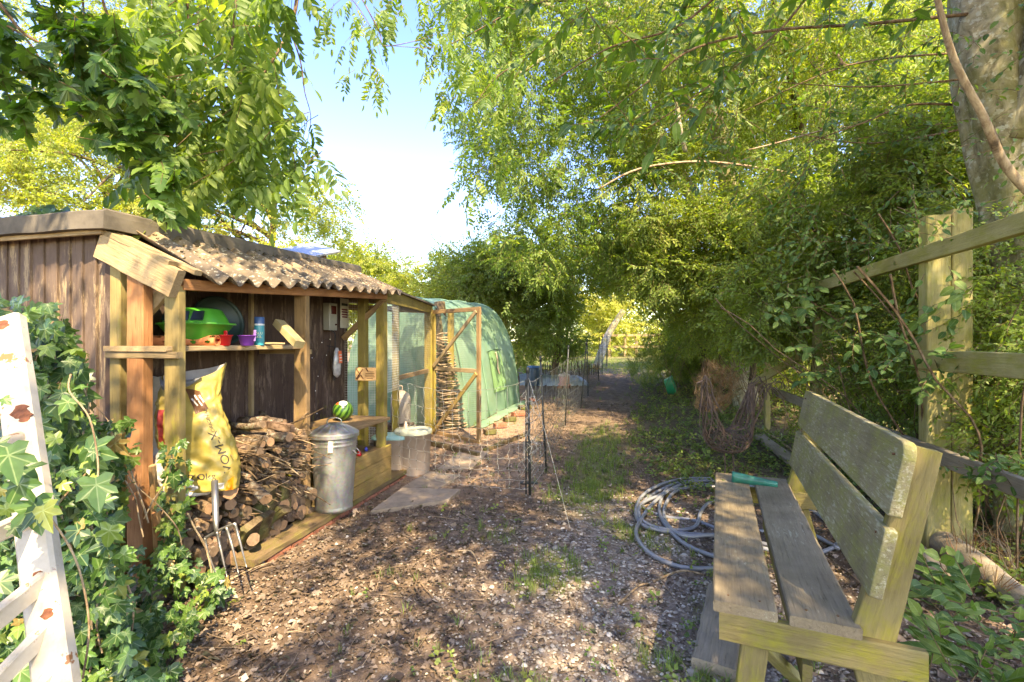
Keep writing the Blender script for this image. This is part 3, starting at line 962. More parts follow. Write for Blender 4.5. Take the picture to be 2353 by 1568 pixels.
# rolled felt edges
def wavy(A, B, n, amp, seed):
    r = random.Random(seed); return [A + (B - A) * (i / n) + Vector((r.uniform(-amp, amp), r.uniform(-amp, amp), r.uniform(-amp, amp))) for i in range(n + 1)]
def edge_strip(A, B, h, t, name, mat, seed, parent=shed, n=14, amp=.004, wd=UP):
    pts = wavy(Vector(A), Vector(B), n, amp, seed)
    V, F = [], []
    for p in pts:
        for (a, b_) in ((-.5, -.5), (-.42, .5), (0, .62), (.42, .5), (.5, .2), (.5, -.5)):
            tt_ = (B - A).normalized().cross(UP).normalized()
            V.append(p + tt_ * a * t + UP * b_ * h)
    m_ = 6
    for i in range(len(pts) - 1):
        for k in range(m_):
            a = i * m_ + k; b2 = i * m_ + (k + 1) % m_; F.append((a, b2, b2 + m_, a + m_))
    F.append(tuple(range(m_ - 1, -1, -1))); F.append(tuple((len(pts) - 1) * m_ + k for k in range(m_)))
    return mesh_obj(name, V, F, mat, parent)
edge_strip(S(-0.10, 0.36, rz(0) - 0.035), S(2.46, 0.36, rz(2.46) - 0.045), 0.10, 0.045, 'felt_edge', m_felt, 1)
edge_strip(S(-0.10, 0.345, rz(0) - 0.035), S(-0.10, 2.6, 2.02), 0.095, 0.045, 'felt_edge', m_felt, 2)
board('fascia_strip', S(-0.075, 0.40, 1.962), S(-0.075, 2.55, 1.955), 0.028, 0.02, UP, m_beam, shed)

# ------------------------------------------------------------------ the lean-to over the log store
lean = thing('lean_to_shelter', 'open timber lean-to with corrugated roof against the dark shed', 'shelter', S(1.1, 0.1, 0))
m_eter = plain('corrugated_cement', (0.125, 0.095, 0.065), 0.95, var=0.4, scale=9, bump=0.3)
t = m_eter.node_tree; b = t.nodes['Principled BSDF']
prev = b.inputs['Base Color'].links[0].from_socket
nz = N(t, 'ShaderNodeTexNoise', inp={'Scale': 52.0, 'Detail': 2.0, 'Roughness': 0.5}); tcn = N(t, 'ShaderNodeTexCoord'); t.links.new(tcn.outputs['Object'], nz.inputs['Vector'])
rr_ = ramp(t, [(0.60, (0, 0, 0)), (0.645, (1, 1, 1))]); t.links.new(nz.outputs['Fac'], rr_.inputs[0])
c = mixc(t, math_n(t, 'MULTIPLY', rr_.outputs[0], 0.85), prev, (0.40, 0.36, 0.27))
nz2 = N(t, 'ShaderNodeTexNoise', inp={'Scale': 3.1, 'Detail': 5.0}); t.links.new(tcn.outputs['Object'], nz2.inputs['Vector'])
rr2 = ramp(t, [(0.5, (0, 0, 0)), (0.62, (1, 1, 1))]); t.links.new(nz2.outputs['Fac'], rr2.inputs[0])
c = mixc(t, math_n(t, 'MULTIPLY', rr2.outputs[0], 0.4), c, (0.50, 0.34, 0.19))
t.links.new(c, b.inputs['Base Color'])
def corrugated(u0, u1, lift, seed):
    r = random.Random(seed)
    V, F = [], []
    nu = int((u1 - u0) / 0.0125); nv = 9; pitch = 0.146; amp = 0.025; th = 0.007
    for side in (0, 1):
        for i in range(nu + 1):
            u = u0 + (u1 - u0) * i / nu
            for j in range(nv + 1):
                f = j / nv
                v = 0.345 + (-0.175 - 0.345) * f
                if j == nv: v += r.uniform(-.006, .004) - 0.008 * math.sin(u * 9)
                zt = (1.985 + 0.045 * u) * (1 - f) + (1.700 + 0.070 * u) * f
                z = zt + amp * math.sin(2 * math.pi * u / pitch) + lift - side * th + 0.004 * math.sin(u * 5 + f * 3)
                V.append(S(u, v, z))
    n1_ = (nu + 1) * (nv + 1)
    q = lambda i, j, s: s * n1_ + i * (nv + 1) + j
    for i in range(nu):
        for j in range(nv):
            F.append((q(i, j, 0), q(i + 1, j, 0), q(i + 1, j + 1, 0), q(i, j + 1, 0)))
            F.append((q(i, j, 1), q(i, j + 1, 1), q(i + 1, j + 1, 1), q(i + 1, j, 1)))
        F.append((q(i, nv, 0), q(i + 1, nv, 0), q(i + 1, nv, 1), q(i, nv, 1)))
        F.append((q(i, 0, 0), q(i, 0, 1), q(i + 1, 0, 1), q(i + 1, 0, 0)))
    for j in range(nv):
        F.append((q(0, j, 0), q(0, j + 1, 0), q(0, j + 1, 1), q(0, j, 1)))
        F.append((q(nu, j, 0), q(nu, j, 1), q(nu, j + 1, 1), q(nu, j + 1, 0)))
    return mesh_obj('corrugated_sheet', V, F, m_eter, lean, None, True)
corrugated(0.06, 0.93, 0.0, 1); corrugated(0.84, 1.72, 0.010, 2); corrugated(1.63, 2.36, 0.0, 3)
# timber battens beside the sheets
board('batten', S(0.015, 0.42, 1.975), S(0.03, -0.12, 1.735), 0.05, 0.028, U, m_beam, lean, segs=8, wob=.003)
board('gable_beam', S(-0.045, 0.455, 1.90), S(-0.045, -0.065, 1.665), 0.155, 0.045, UP, m_beam, lean, segs=8, cham=.005, jit=.003)
board('batten', S(-0.045, 0.45, 1.988), S(-0.045, -0.03, 1.770), 0.03, 0.05, UP, m_weather, lean, segs=8, wob=.004)
board('eaves_beam', S(0.0, -0.035, 1.670), S(2.28, -0.035, 1.825), 0.06, 0.045, UP, m_orange, lean, segs=10)
# posts
board('post', S(-0.0, 0.0, -0.05), S(-0.0, 0.0, 1.66), 0.098, 0.045, W_, m_post_green, lean, segs=14, cham=.004)
board('post', S(-0.02, 0.215, -0.05), S(-0.02, 0.215, 1.76), 0.112, 0.060, W_, m_orange, lean, segs=14, cham=.004)
board('post', S(0.0, 0.385, -0.05), S(0.0, 0.385, 1.85), 0.075, 0.05, W_, m_post_green, lean, segs=10, cham=.004)
board('post', S(1.05, 0.0, -0.02), S(1.05, 0.0, 1.745), 0.125, 0.05, W_, m_brownpost, lean, segs=12, cham=.005, w2=.10)
board('post', S(2.28, 0.005, -0.02), S(2.28, 0.005, 1.83), 0.09, 0.075, W_, m_post_yellow, lean, segs=10)
board('post', S(2.26, 0.20, -0.02), S(2.26, 0.20, 1.86), 0.08, 0.075, W_, m_post_yellow, lean, segs=10)
board('wall_batten', S(1.02, 0.425, 0.0), S(1.02, 0.425, 1.9), 0.03, 0.03, W_, m_weather, lean, segs=8)
board('brace', S(0.03, 0.42, 1.37), S(0.03, 0.03, 1.70), 0.07, 0.03, UP, m_weather, lean)
board('brace', S(2.24, 0.41, 1.40), S(2.25, -0.05, 1.80), 0.05, 0.04, UP, m_brownpost, lean)
# shelf
board('shelf', S(-0.06, 0.205, 1.322), S(1.10, 0.205, 1.326), 0.43, 0.030, W_, m_beam, lean, segs=12, cham=.004)
board('shelf_bearer', S(-0.035, 0.42, 1.288), S(-0.035, -0.07, 1.288), 0.035, 0.035, UP, m_weather, lean)
board('shelf_bearer', S(1.09, 0.40, 1.288), S(1.09, -0.045, 1.288), 0.035, 0.035, UP, m_weather, lean)

# plank edging on bricks
edg = thing('plank_edging', 'long mossy plank on red bricks along the shed foot', 'edging', S(1.3, -0.2, 0))
board('plank', S(0.30, -0.15, 0.045), S(2.52, -0.14, 0.055), 0.185, 0.045, W_, m_plinth, edg, segs=16, jit=.003, cham=.006)
for i in range(9):
    u0 = 0.42 + i * 0.225
    board('brick', S(u0, -0.185, -0.005), S(u0 + 0.212, -0.185, -0.005), 0.1, 0.055, W_, m_brick, edg, segs=2, jit=.003, cham=.006)
board('plank', S(2.50, 0.02, 0.055), S(2.52, -0.28, 0.055), 0.14, 0.04, U, m_plinth, edg, segs=4)
# raised floor behind it
fl = board('shed_step', S(0.98, 0.17, 0.03), S(2.5, 0.17, 0.03), 0.46, 0.06, W_, m_plinth, None, segs=6); tag(fl, 'low boarded step that the metal bin stands on', 'step')

# ------------------------------------------------------------------ on the shelf
def boat():
    L, T0 = 0.42, S(0.30, 0.175, 1.337)
    r = thing('toy_boat', 'big green plastic toy with dark cabin windows on the shelf', 'toy boat', T0)
    m_g = plain('green_plastic', (0.05, 0.30, 0.03), 0.35, var=.12, scale=3)
    m_d = plain('dark_window', (0.01, 0.02, 0.02), 0.3)
    ax = (W_ * -1.0 + U * 0.1).normalized(); ay = ax.cross(UP) * -1
    V, F = [], []
    rows = [(0.115, 0.08, 0.0), (0.13, 0.095, 0.02), (0.165, 0.115, 0.085), (0.20, 0.13, 0.125), (0.215, 0.14, 0.128), (0.213, 0.138, 0.137), (0.185, 0.12, 0.139)]
    for (a, b_, z) in rows:
        for k in range(28):
            th = 2 * math.pi * k / 28; c_, s_ = math.cos(th), math.sin(th)
            e = 0.6
            V.append(T0 + ax * (a * math.copysign(abs(c_) ** e, c_)) + ay * (b_ * math.copysign(abs(s_) ** e, s_)) + UP * z)
    for i in range(len(rows) - 1):
        for k in range(28):
            a = i * 28 + k; b_ = i * 28 + (k + 1) % 28; F.append((a, b_, b_ + 28, a + 28))
    F.append(tuple(range(27, -1, -1))); F.append(tuple((len(rows) - 1) * 28 + k for k in range(28)))
    mesh_obj('hull', V, F, m_g, r, None, True)
    V, F = [], []
    rows = [(0.175, 0.11, 0.137), (0.165, 0.105, 0.16), (0.135, 0.085, 0.215), (0.115, 0.07, 0.226), (0.05, 0.03, 0.232)]
    for (a, b_, z) in rows:
        for k in range(28):
            th = 2 * math.pi * k / 28; c_, s_ = math.cos(th), math.sin(th)
            V.append(T0 + ax * (a * math.copysign(abs(c_) ** .5, c_)) + ay * (b_ * math.copysign(abs(s_) ** .5, s_)) + UP * z)
    for i in range(len(rows) - 1):
        for k in range(28):
            a = i * 28 + k; b_ = i * 28 + (k + 1) % 28; F.append((a, b_, b_ + 28, a + 28))
    F.append(tuple((len(rows) - 1) * 28 + k for k in range(28)))
    mesh_obj('cabin', V, F, m_g, r, None, True)
    for cx in (-0.10, -0.0, 0.092):
        # windows on the face towards the lens
        q = []
        for (dx, z) in ((-.038, .152), (.038, .152), (.032, .207), (-.032, .207)):
            f = (z - .137) / .078; hb = 0.11 - 0.027 * f; n_ = -1
            q.append(T0 + ax * (cx + dx) + ay * (hb + .008) * n_ + UP * z)
        q2 = [p + ay * 0.012 for p in q]
        mesh_obj('window', q + q2, [(0, 1, 2, 3), (7, 6, 5, 4), (0, 4, 5, 1), (1, 5, 6, 2), (2, 6, 7, 3), (3, 7, 4, 0)], m_d, r)
boat()
# orange tube with holes
def ptube(A, B, r0, mat, lab):
    A, B = Vector(A), Vector(B); n = 32; seg = 60; th = 0.006
    V, F = [], []
    fr = frame(A, B, UP); L = (B - A).length
    def hole(i, k):
        x = i / seg; y = k / n
        for (hx, hy) in [(a, b_) for a in (.12, .34, .56, .78, .95) for b_ in (.1, .43, .76)] + [(a, b_) for a in (.23, .45, .67, .88) for b_ in (.27, .6, .93)]:
            dy = min(abs(y - hy), 1 - abs(y - hy)); 
            if ((x - hx) / .040) ** 2 + (dy / .052) ** 2 < 1: return True
        return False
    for rr in (r0, r0 - th):
        for i in range(seg + 1):
            for k in range(n):
                a = 2 * math.pi * k / n; V.append((-L / 2 + L * i / seg, rr * math.cos(a), rr * math.sin(a)))
    q = lambda i, k, s: s * (seg + 1) * n + i * n + k % n
    for i in range(seg):
        for k in range(n):
            if hole(i, k): continue
            F.append((q(i, k, 0), q(i, k + 1, 0), q(i + 1, k + 1, 0), q(i + 1, k, 0))); F.append((q(i, k, 1), q(i + 1, k, 1), q(i + 1, k + 1, 1), q(i, k + 1, 1)))
    for i in (0, seg):
        for k in range(n): F.append((q(i, k, 0), q(i, k, 1), q(i, k + 1, 1), q(i, k + 1, 0)))
    return tag(mesh_obj('perforated_tube', V, F, mat, None, fr, True), lab, 'tube')
m_or = plain('orange_clay', (0.75, 0.26, 0.10), 0.7, var=.1)
pt = ptube(P(352, 784, 2.86), P(500, 783, 2.86), 0.033, m_or, 'orange perforated pipe lying along the front of the shelf')
# red toy, purple cup, canister
def cup(name, lab, loc, r0, r1, h, mat, hmat=None, cat='cup'):
    t_ = thing(name, lab, cat, loc)
    lathe('bowl', [(r0 * .9, 0), (r0, .003), (r1, h), (r1 + .005, h), (r1 + .005, h + .004), (r1 - .003, h + .003), (r0 - .004, .008), (0.001, .008)], loc, mat, t_, 20)
    return t_
m_red = plain('red_plastic', (0.62, 0.015, 0.02), 0.35, var=.08); m_pur = plain('purple_plastic', (0.22, 0.05, 0.36), 0.4, var=.1)
l = P(514, 795, 2.93); l.z = 1.337
rc = cup('toy_bucket', 'small red plastic toy pot with two square lugs', l, .034, .046, .062, m_red, cat='toy')
for dx in (-.024, .018): board('lug', l + Vector((dx, -.01, .055)), l + Vector((dx, -.01, .092)), .02, .012, (1, 0, 0), m_red, rc)
l = P(568, 795, 3.05); l.z = 1.337
rc = cup('measuring_cup', 'purple plastic scoop with upright handle on the shelf', l, .036, .052, .062, m_pur, cat='scoop')
board('handle', l + Vector((.045, 0, .03)), l + Vector((.05, 0, .10)), .016, .006, (1, 0, 0), plain('lilac_plastic', (.45, .22, .55), .4), rc)
l = P(596, 778, 3.22); l.z = 1.337
ct = thing('canister', 'tall teal canister with blue cap and white ring', 'canister', l)
m_teal = plain('teal_print', (0.02, 0.28, 0.33), .35, var=.15, scale=12); m_blue = plain('blue_cap', (0.03, 0.09, 0.22), .4)
lathe('body', [(.030, 0), (.031, .004), (.031, .135)], l, m_teal, ct, 24, close_bot=True)
lathe('ring', [(.0315, .135), (.0318, .137), (.0318, .144), (.0315, .146)], l, plain('white_ring', (.7, .7, .65), .5), ct, 24)
lathe('cap', [(.031, .146), (.031, .188), (.028, .192)], l, m_blue, ct, 24, close_top=True)
def wrap_text(s, size, rad, zc, ang, base, mat, parent, name='lettering'):
    V, F = text_geo(s, size)
    W2 = [base + Vector((math.cos(ang + v.x / rad) * (rad + .0008), math.sin(ang + v.x / rad) * (rad + .0008), zc + v.y)) for v in V]
    return mesh_obj(name, W2, F, mat, parent)
m_ink_y = plain('pale_yellow_print', (.72, .72, .35), .6, var=.02)
wrap_text('SLU', .024, .031, .082, R(-62), l, m_ink_y, ct); wrap_text('KIL', .024, .031, .058, R(-62), l, m_ink_y, ct)
# pale offcut block leaning, stick, dark tub lid, netting, chips
o = board('timber_offcut', P(640, 742, 3.42), P(688, 792, 3.28), 0.075, 0.05, (0.3, .9, 0), m_offcut); tag(o, 'short greenish timber block leaning at the shelf end', 'timber offcut')
o = board('stick', S(.55, .40, 1.56), S(.80, .25, 1.342), 0.018, 0.012, UP, m_weather); tag(o, 'slim wooden batten leaning behind the green toy', 'stick')
o = board('timber_offcut', P(608, 789, 3.25), P(655, 790, 3.3), 0.04, 0.012, (0, 1, 0), m_beam); tag(o, 'thin flat wood strip lying behind the purple scoop', 'timber offcut')
m_tub = plain('dark_green_plastic', (0.008, 0.03, 0.022), .5)
lid = S(.62, .34, 1.50); Ml = frame(lid, lid + (W_ * -1 + UP * .25 - U * .25).normalized(), UP); Ml.translation = lid
V, F = lathe_geo([(0.001, 0), (.155, 0), (.16, .012), (.172, .02), (.176, .02), (.176, .026), (.166, .026), (.156, .016), (.15, .006), (.001, .006)], 40)
Rm = Matrix.Rotation(R(90), 4, 'Y')
o = mesh_obj('shallow_dish', [Rm @ Vector(v) for v in V], F, m_tub, None, Ml, True); tag(o, 'big dark round dish leaning against the back wall of the shelf', 'dish')

# ------------------------------------------------------------------ meter box and little things on the dark wall
mb = S(2.0, .40, 1.61)
bx = thing('meter_box', 'grey electric box with dark window on the dark boards', 'meter box', mb)
m_box = plain('grey_plastic_box', (.30, .29, .23), .5, var=.08); m_scr = plain('dark_red_window', (.07, .012, .012), .2)
fd = W_ * -1
board('case', mb + UP * -.13, mb + UP * .13, .125, .075, U, m_box, bx, segs=2, cham=.006)
board('window', mb + fd * .039 + UP * .025 + U * -.0, mb + fd * .039 + UP * .105, .085, .006, U, m_scr, bx, segs=1)
lathe('dial', [(.022, 0), (.022, .006), (.018, .009)], mb + fd * .038 + UP * -.045 - U * .015, plain('dial_face', (.55, .52, .40), .5), bx, 20, M=Matrix.Rotation(R(90), 4, fd.cross(UP)), close_top=True)
board('knob', mb + fd * .038 + UP * -.075 + U * .03, mb + fd * .048 + UP * -.075 + U * .03, .016, .016, U, m_scr, bx, segs=1)
m_cable = plain('black_cable', (.012, .012, .012), .5)
o = tube('cable', smooth_path([mb + UP * -.13 + fd * .01, mb + UP * -.16 + fd * .03 + U * .03, mb + UP * -.26 + U * .05 + fd * .02, mb + UP * -.45 + U * .045 + fd * .02, mb + UP * -.62 + fd * .03 + U * .02]), .006, m_cable); tag(o, 'black cable hanging below the grey electric box', 'cable')
# string of tiny lights
sl = thing('fairy_lights', 'thin wire with tiny white bulbs down the dark boards', 'fairy lights', S(1.3, .42, 1.2))
pp = [S(1.52, .43, 1.5), S(1.6, .42, 1.34), S(1.73, .42, 1.22), S(1.9, .42, 1.38), S(2.02, .42, 1.36), S(1.85, .42, 1.1), S(1.78, .42, .95), S(1.80, .42, .7), S(1.76, .42, .5)]
sp_ = smooth_path([p + fd * .012 for p in pp])
tube('wire', sp_, .0018, m_cable, sl, n=4)
m_bulb = plain('bulb', (.8, .8, .75), .2)
for i in range(2, len(sp_), 5): lathe('bulb', [(.0005, -.005), (.004, -.002), (.004, .003), (.0005, .006)], sp_[i] + fd * .004, m_bulb, sl, 8)
# hanging bag with orange sticker
hb = thing('hanging_bag', 'crumpled clear bag with orange sticker hung on the dark wall', 'bag', S(1.75, .36, 1.1))
m_bag = plain('clear_bag', (.42, .40, .38), .18, var=.3, scale=20, spec=.8)
def crumple(name, c, ex, ey, ez, mat, parent, seed, prof):
    V, F = [], []
    n = 16
    for i, (z, a, b_) in enumerate(prof):
        for k in range(n):
            th = 2 * math.pi * k / n
            j = 1 + .16 * float(wav(math.cos(th) * 2, math.sin(th) * 2, z * 22, 1.6, seed))
            V.append(c + ex * (a * math.cos(th) * j) + ey * (b_ * math.sin(th) * j) + ez * z)
    for i in range(len(prof) - 1):
        for k in range(n):
            a = i * n + k; b_ = i * n + (k + 1) % n; F.append((a, b_, b_ + n, a + n))
    F.append(tuple(range(n - 1, -1, -1))); F.append(tuple((len(prof) - 1) * n + k for k in range(n)))
    return mesh_obj(name, V, F, mat, parent, None, True)
hc = S(2.05, .36, 1.08)
crumple('bag', hc, U, W_, UP, m_bag, hb, 3, [(-.06, .01, .008), (-.03, .05, .025), (.04, .055, .03), (.12, .05, .03), (.19, .04, .02), (.23, .012, .01)])
board('sticker', hc + fd * .042 + UP * .08, hc + fd * .034 + UP * .20, .05, .003, U, plain('orange_sticker', (.85, .16, .05), .5, var=.05), hb, segs=2)
for k in range(3): board('sticker_stripe', hc + fd * (.0445 - .002 * k) + UP * (.10 + .028 * k), hc + fd * (.0445 - .002 * k) + UP * (.108 + .028 * k), .036, .002, U, m_bulb, hb, segs=1)
tube('hook_wire', [hc + UP * .22, hc + UP * .24 + W_ * .04, hc + UP * .25 + W_ * .07 - U * .06], .003, m_cable, hb, n=5)
# notice behind the brace
nb = S(2.27, .43, 1.66)
o = thing('notice', 'pale paper notice with lines of print, half behind the brace', 'notice', nb)
m_pap = plain('pale_paper', (.46, .42, .32), .7)
board('paper', nb + fd * .013 - UP * .15, nb + fd * .013 + UP * .15, .15, .003, U, m_pap, o, segs=2)
m_prt = plain('dark_red_print', (.16, .03, .03), .7)
for i, (a, b_, w__) in enumerate(((.075, .10, .11), (.03, .045, .11), (.005, .02, .11), (-.02, -.005, .11), (-.045, -.03, .09))): board('print_line', nb + fd * .0155 + UP * a, nb + fd * .0155 + UP * b_, w__, .001, U, m_prt if i else m_cable, o, segs=1)

# ------------------------------------------------------------------ galvanised bin
bl = S(1.20, -.175, .069)
bn = thing('metal_bin', 'galvanised metal dustbin with ribbed lid beside the log store', 'bin', bl)
mz, t, b = nodes('galvanised')
tc = N(t, 'ShaderNodeTexCoord'); n_ = N(t, 'ShaderNodeTexNoise', inp={'Scale': 6., 'Detail': 8., 'Roughness': .7}); mp = N(t, 'ShaderNodeMapping'); mp.inputs['Scale'].default_value = (1, 1, .35); t.links.new(tc.outputs['Object'], mp.inputs[0]); t.links.new(mp.outputs[0], n_.inputs['Vector'])
vz = N(t, 'ShaderNodeTexVoronoi', inp={'Scale': 60.}); t.links.new(tc.outputs['Object'], vz.inputs['Vector'])
r_ = ramp(t, [(.3, (.26, .26, .23)), (.7, (.50, .49, .45))]); t.links.new(n_.outputs['Fac'], r_.inputs[0])
c = mixc(t, .12, r_.outputs[0], vz.outputs['Color'], 'OVERLAY'); t.links.new(c, b.inputs['Base Color'])
b.inputs['Metallic'].default_value = .75
r2_ = ramp(t, [(.3, (.33,) * 3), (.7, (.6,) * 3)]); t.links.new(n_.outputs['Fac'], r2_.inputs[0]); t.links.new(r2_.outputs[0], b.inputs['Roughness'])
prof = [(.001, .012), (.128, .012), (.133, 0), (.138, 0), (.139, .02), (.137, .03)]
for i in range(17): z = .04 + i * .028; prof.append((.137 + .028 * i / 16 + (.0012 if i % 2 else 0), z))
prof += [(.167, .50), (.170, .505), (.167, .512), (.167, .53), (.171, .536), (.168, .543), (.170, .57), (.174, .575), (.174, .582)]
lathe('drum', prof, bl, mz, bn, 56)
V, F = [], []
nn = 72
rows = [(.184, .562), (.186, .566), (.186, .592), (.176, .600), (.160, .606), (.115, .632), (.060, .655), (.03, .664), (.001, .667)]
for (r0, z) in rows:
    for k in range(nn):
        th = 2 * math.pi * k / nn
        rib = .0035 * (1 if (k % 6) in (0, 1) else 0) * (1 if .05 < r0 < .165 else 0)
        V.append((r0 * math.cos(th), r0 * math.sin(th), z + rib))
for i in range(len(rows) - 1):
    for k in range(nn):
        a = i * nn + k; b_ = i * nn + (k + 1) % nn; F.append((a, b_, b_ + nn, a + nn))
mesh_obj('lid', V, F, mz, bn, Matrix.Translation(bl), False)
tube('lid_handle', smooth_path([bl + Vector((-.055, 0, .655)), bl + Vector((-.05, 0, .69)), bl + Vector((0, 0, .705)), bl + Vector((.05, 0, .69)), bl + Vector((.055, 0, .655))]), .005, mz, bn)
board('tag', bl + Vector((.035, -.176, .47)), bl + Vector((.04, -.174, .555)), .035, .002, (1, .1, 0), plain('worn_label', (.62, .58, .42), .7), bn, segs=3, cham=.0005)
tube('side_handle', smooth_path([bl + Vector((.160, -.04, .46)), bl + Vector((.19, -.03, .43)), bl + Vector((.19, .03, .43)), bl + Vector((.160, .04, .46))]), .004, mz, bn)

# ------------------------------------------------------------------ plank table with crate
tb = thing('plank_table', 'rough wooden table with open shelf and planked box front', 'table', S(1.7, .0, .066))
board('tabletop', S(1.36, .05, .645), S(2.03, .05, .645), .54, .03, W_, m_brownpost, tb, segs=8)
for (u, v_) in ((1.42, -.16), (1.97, -.16), (1.42, .28), (1.97, .28)): board('leg', S(u, v_, .066), S(u, v_, .63), .08, .045, W_, m_post_green if u > 1.9 else m_brownpost, tb)
board('apron', S(1.995, -.20, .60), S(1.995, .30, .60), .07, .03, UP, m_crate, tb)
board('shelf', S(1.40, .04, .365), S(2.0, .04, .365), .45, .025, W_, m_brownpost, tb)
for i in range(3): board('front_plank', S(1.37, -.225, .125 + i * .112), S(2.02, -.225, .125 + i * .112), .108, .022, UP, m_crate, tb, segs=6, jit=.002)
for i in range(3): board('side_plank', S(1.365, -.21, .125 + i * .112), S(1.365, .25, .125 + i * .112), .108, .02, UP, m_crate, tb, segs=4, jit=.002)
for (u_, v_, mm, lab, r0) in ((1.62, -.14, m_red, 'small red toy on the table shelf above the box', .022), (1.80, -.10, plain('blue_toy', (.05, .06, .4), .4), 'small blue toy on the table shelf above the box', .018), (1.46, -.17, plain('orange_toy', (.8, .3, .03), .4), 'small orange toy at the shelf edge beside the bin', .022)):
    l = S(u_, v_, .378)
    o = lathe('toy', [(r0 * .8, 0), (r0, r0 * .7), (r0 * .75, r0), (r0 * .75, r0 * 1.3), (r0 * .4, r0 * 2), (.001, r0 * 2.1)], l, mm, None, 10, close_bot=True); tag(o, lab, 'toy')
# ball and wooden disc
mw, t, b = nodes('melon_stripes')
tc = N(t, 'ShaderNodeTexCoord'); wv = N(t, 'ShaderNodeTexWave', inp={'Scale': 3.2, 'Distortion': 7.0, 'Detail': 3.0}); wv.wave_type = 'BANDS'; wv.bands_direction = 'X'
gr = N(t, 'ShaderNodeMapping'); gr.inputs['Scale'].default_value = (2.4, 2.4, 1); t.links.new(tc.outputs['Object'], gr.inputs[0])
sxx = N(t, 'ShaderNodeSeparateXYZ'); t.links.new(tc.outputs['Object'], sxx.inputs[0])
at2 = math_n(t, 'ARCTAN2', sxx.outputs[1], sxx.outputs[0]); nn1 = N(t, 'ShaderNodeTexNoise', inp={'Scale': 30., 'Detail': 4.}); t.links.new(tc.outputs['Object'], nn1.inputs['Vector'])
st_ = math_n(t, 'SINE', math_n(t, 'ADD', math_n(t, 'MULTIPLY', at2, 12.0), math_n(t, 'MULTIPLY', nn1.outputs['Fac'], 5.0)))
r_ = ramp(t, [(.35, (.015, .06, .012)), (.6, (.10, .22, .03))]); t.links.new(math_n(t, 'MULTIPLY', math_n(t, 'ADD', st_, 1.0), .5), r_.inputs[0]); t.links.new(r_.outputs[0], b.inputs['Base Color']); b.inputs['Roughness'].default_value = .3
l = P(788, 942, 4.30); l.z = .661 + .088
ball = thing('melon_ball', 'green striped ball like a watermelon on the table', 'ball', l - UP * .088)
pr = [(.088 * math.sin(math.pi * i / 16) + .0005, -.088 * math.cos(math.pi * i / 16)) for i in range(17)]
lathe('ball', pr, l, mw, ball, 32, M=Matrix.Rotation(R(35), 4, 'Y'))
V, F = lathe_geo([(.001, .0892), (.02, .0872), (.036, .0815)], 16)
mesh_obj('patch', V, F, plain('white_patch', (.75, .7, .65), .4), ball, Matrix.Translation(l) @ Matrix.Rotation(R(12), 4, 'Y') @ Matrix.Rotation(R(28), 4, 'X'))
V, F = lathe_geo([(.001, .0892), (.016, .088)], 14)
mesh_obj('patch', V, F, plain('red_patch', (.7, .08, .03), .4), ball, Matrix.Translation(l) @ Matrix.Rotation(R(-24), 4, 'Y') @ Matrix.Rotation(R(32), 4, 'X'))
l = P(775, 976, 4.02); l.z = .661
o = lathe('wooden_disc', [(.085, 0), (.088, .004), (.085, .012)], l, m_beam, None, 28, close_top=True, close_bot=True); tag(o, 'thin round wooden disc lying on the table by the ball', 'disc')

# solar panel on the roof
l = P(718, 578, 5.0)
sp2 = thing('solar_panel', 'small tilted panel raised on a block above the shed roof', 'solar panel', l)
board('panel', P(678, 583, 4.8), P(752, 570, 5.25), .34, .02, (-.55, .75, .42), plain('panel_glass', (.30, .33, .36), .15, spec=.8), sp2, segs=2)
board('bracket', P(742, 600, 5.1), P(742, 578, 5.1), .06, .05, (1, 0, 0), m_brownpost, sp2)
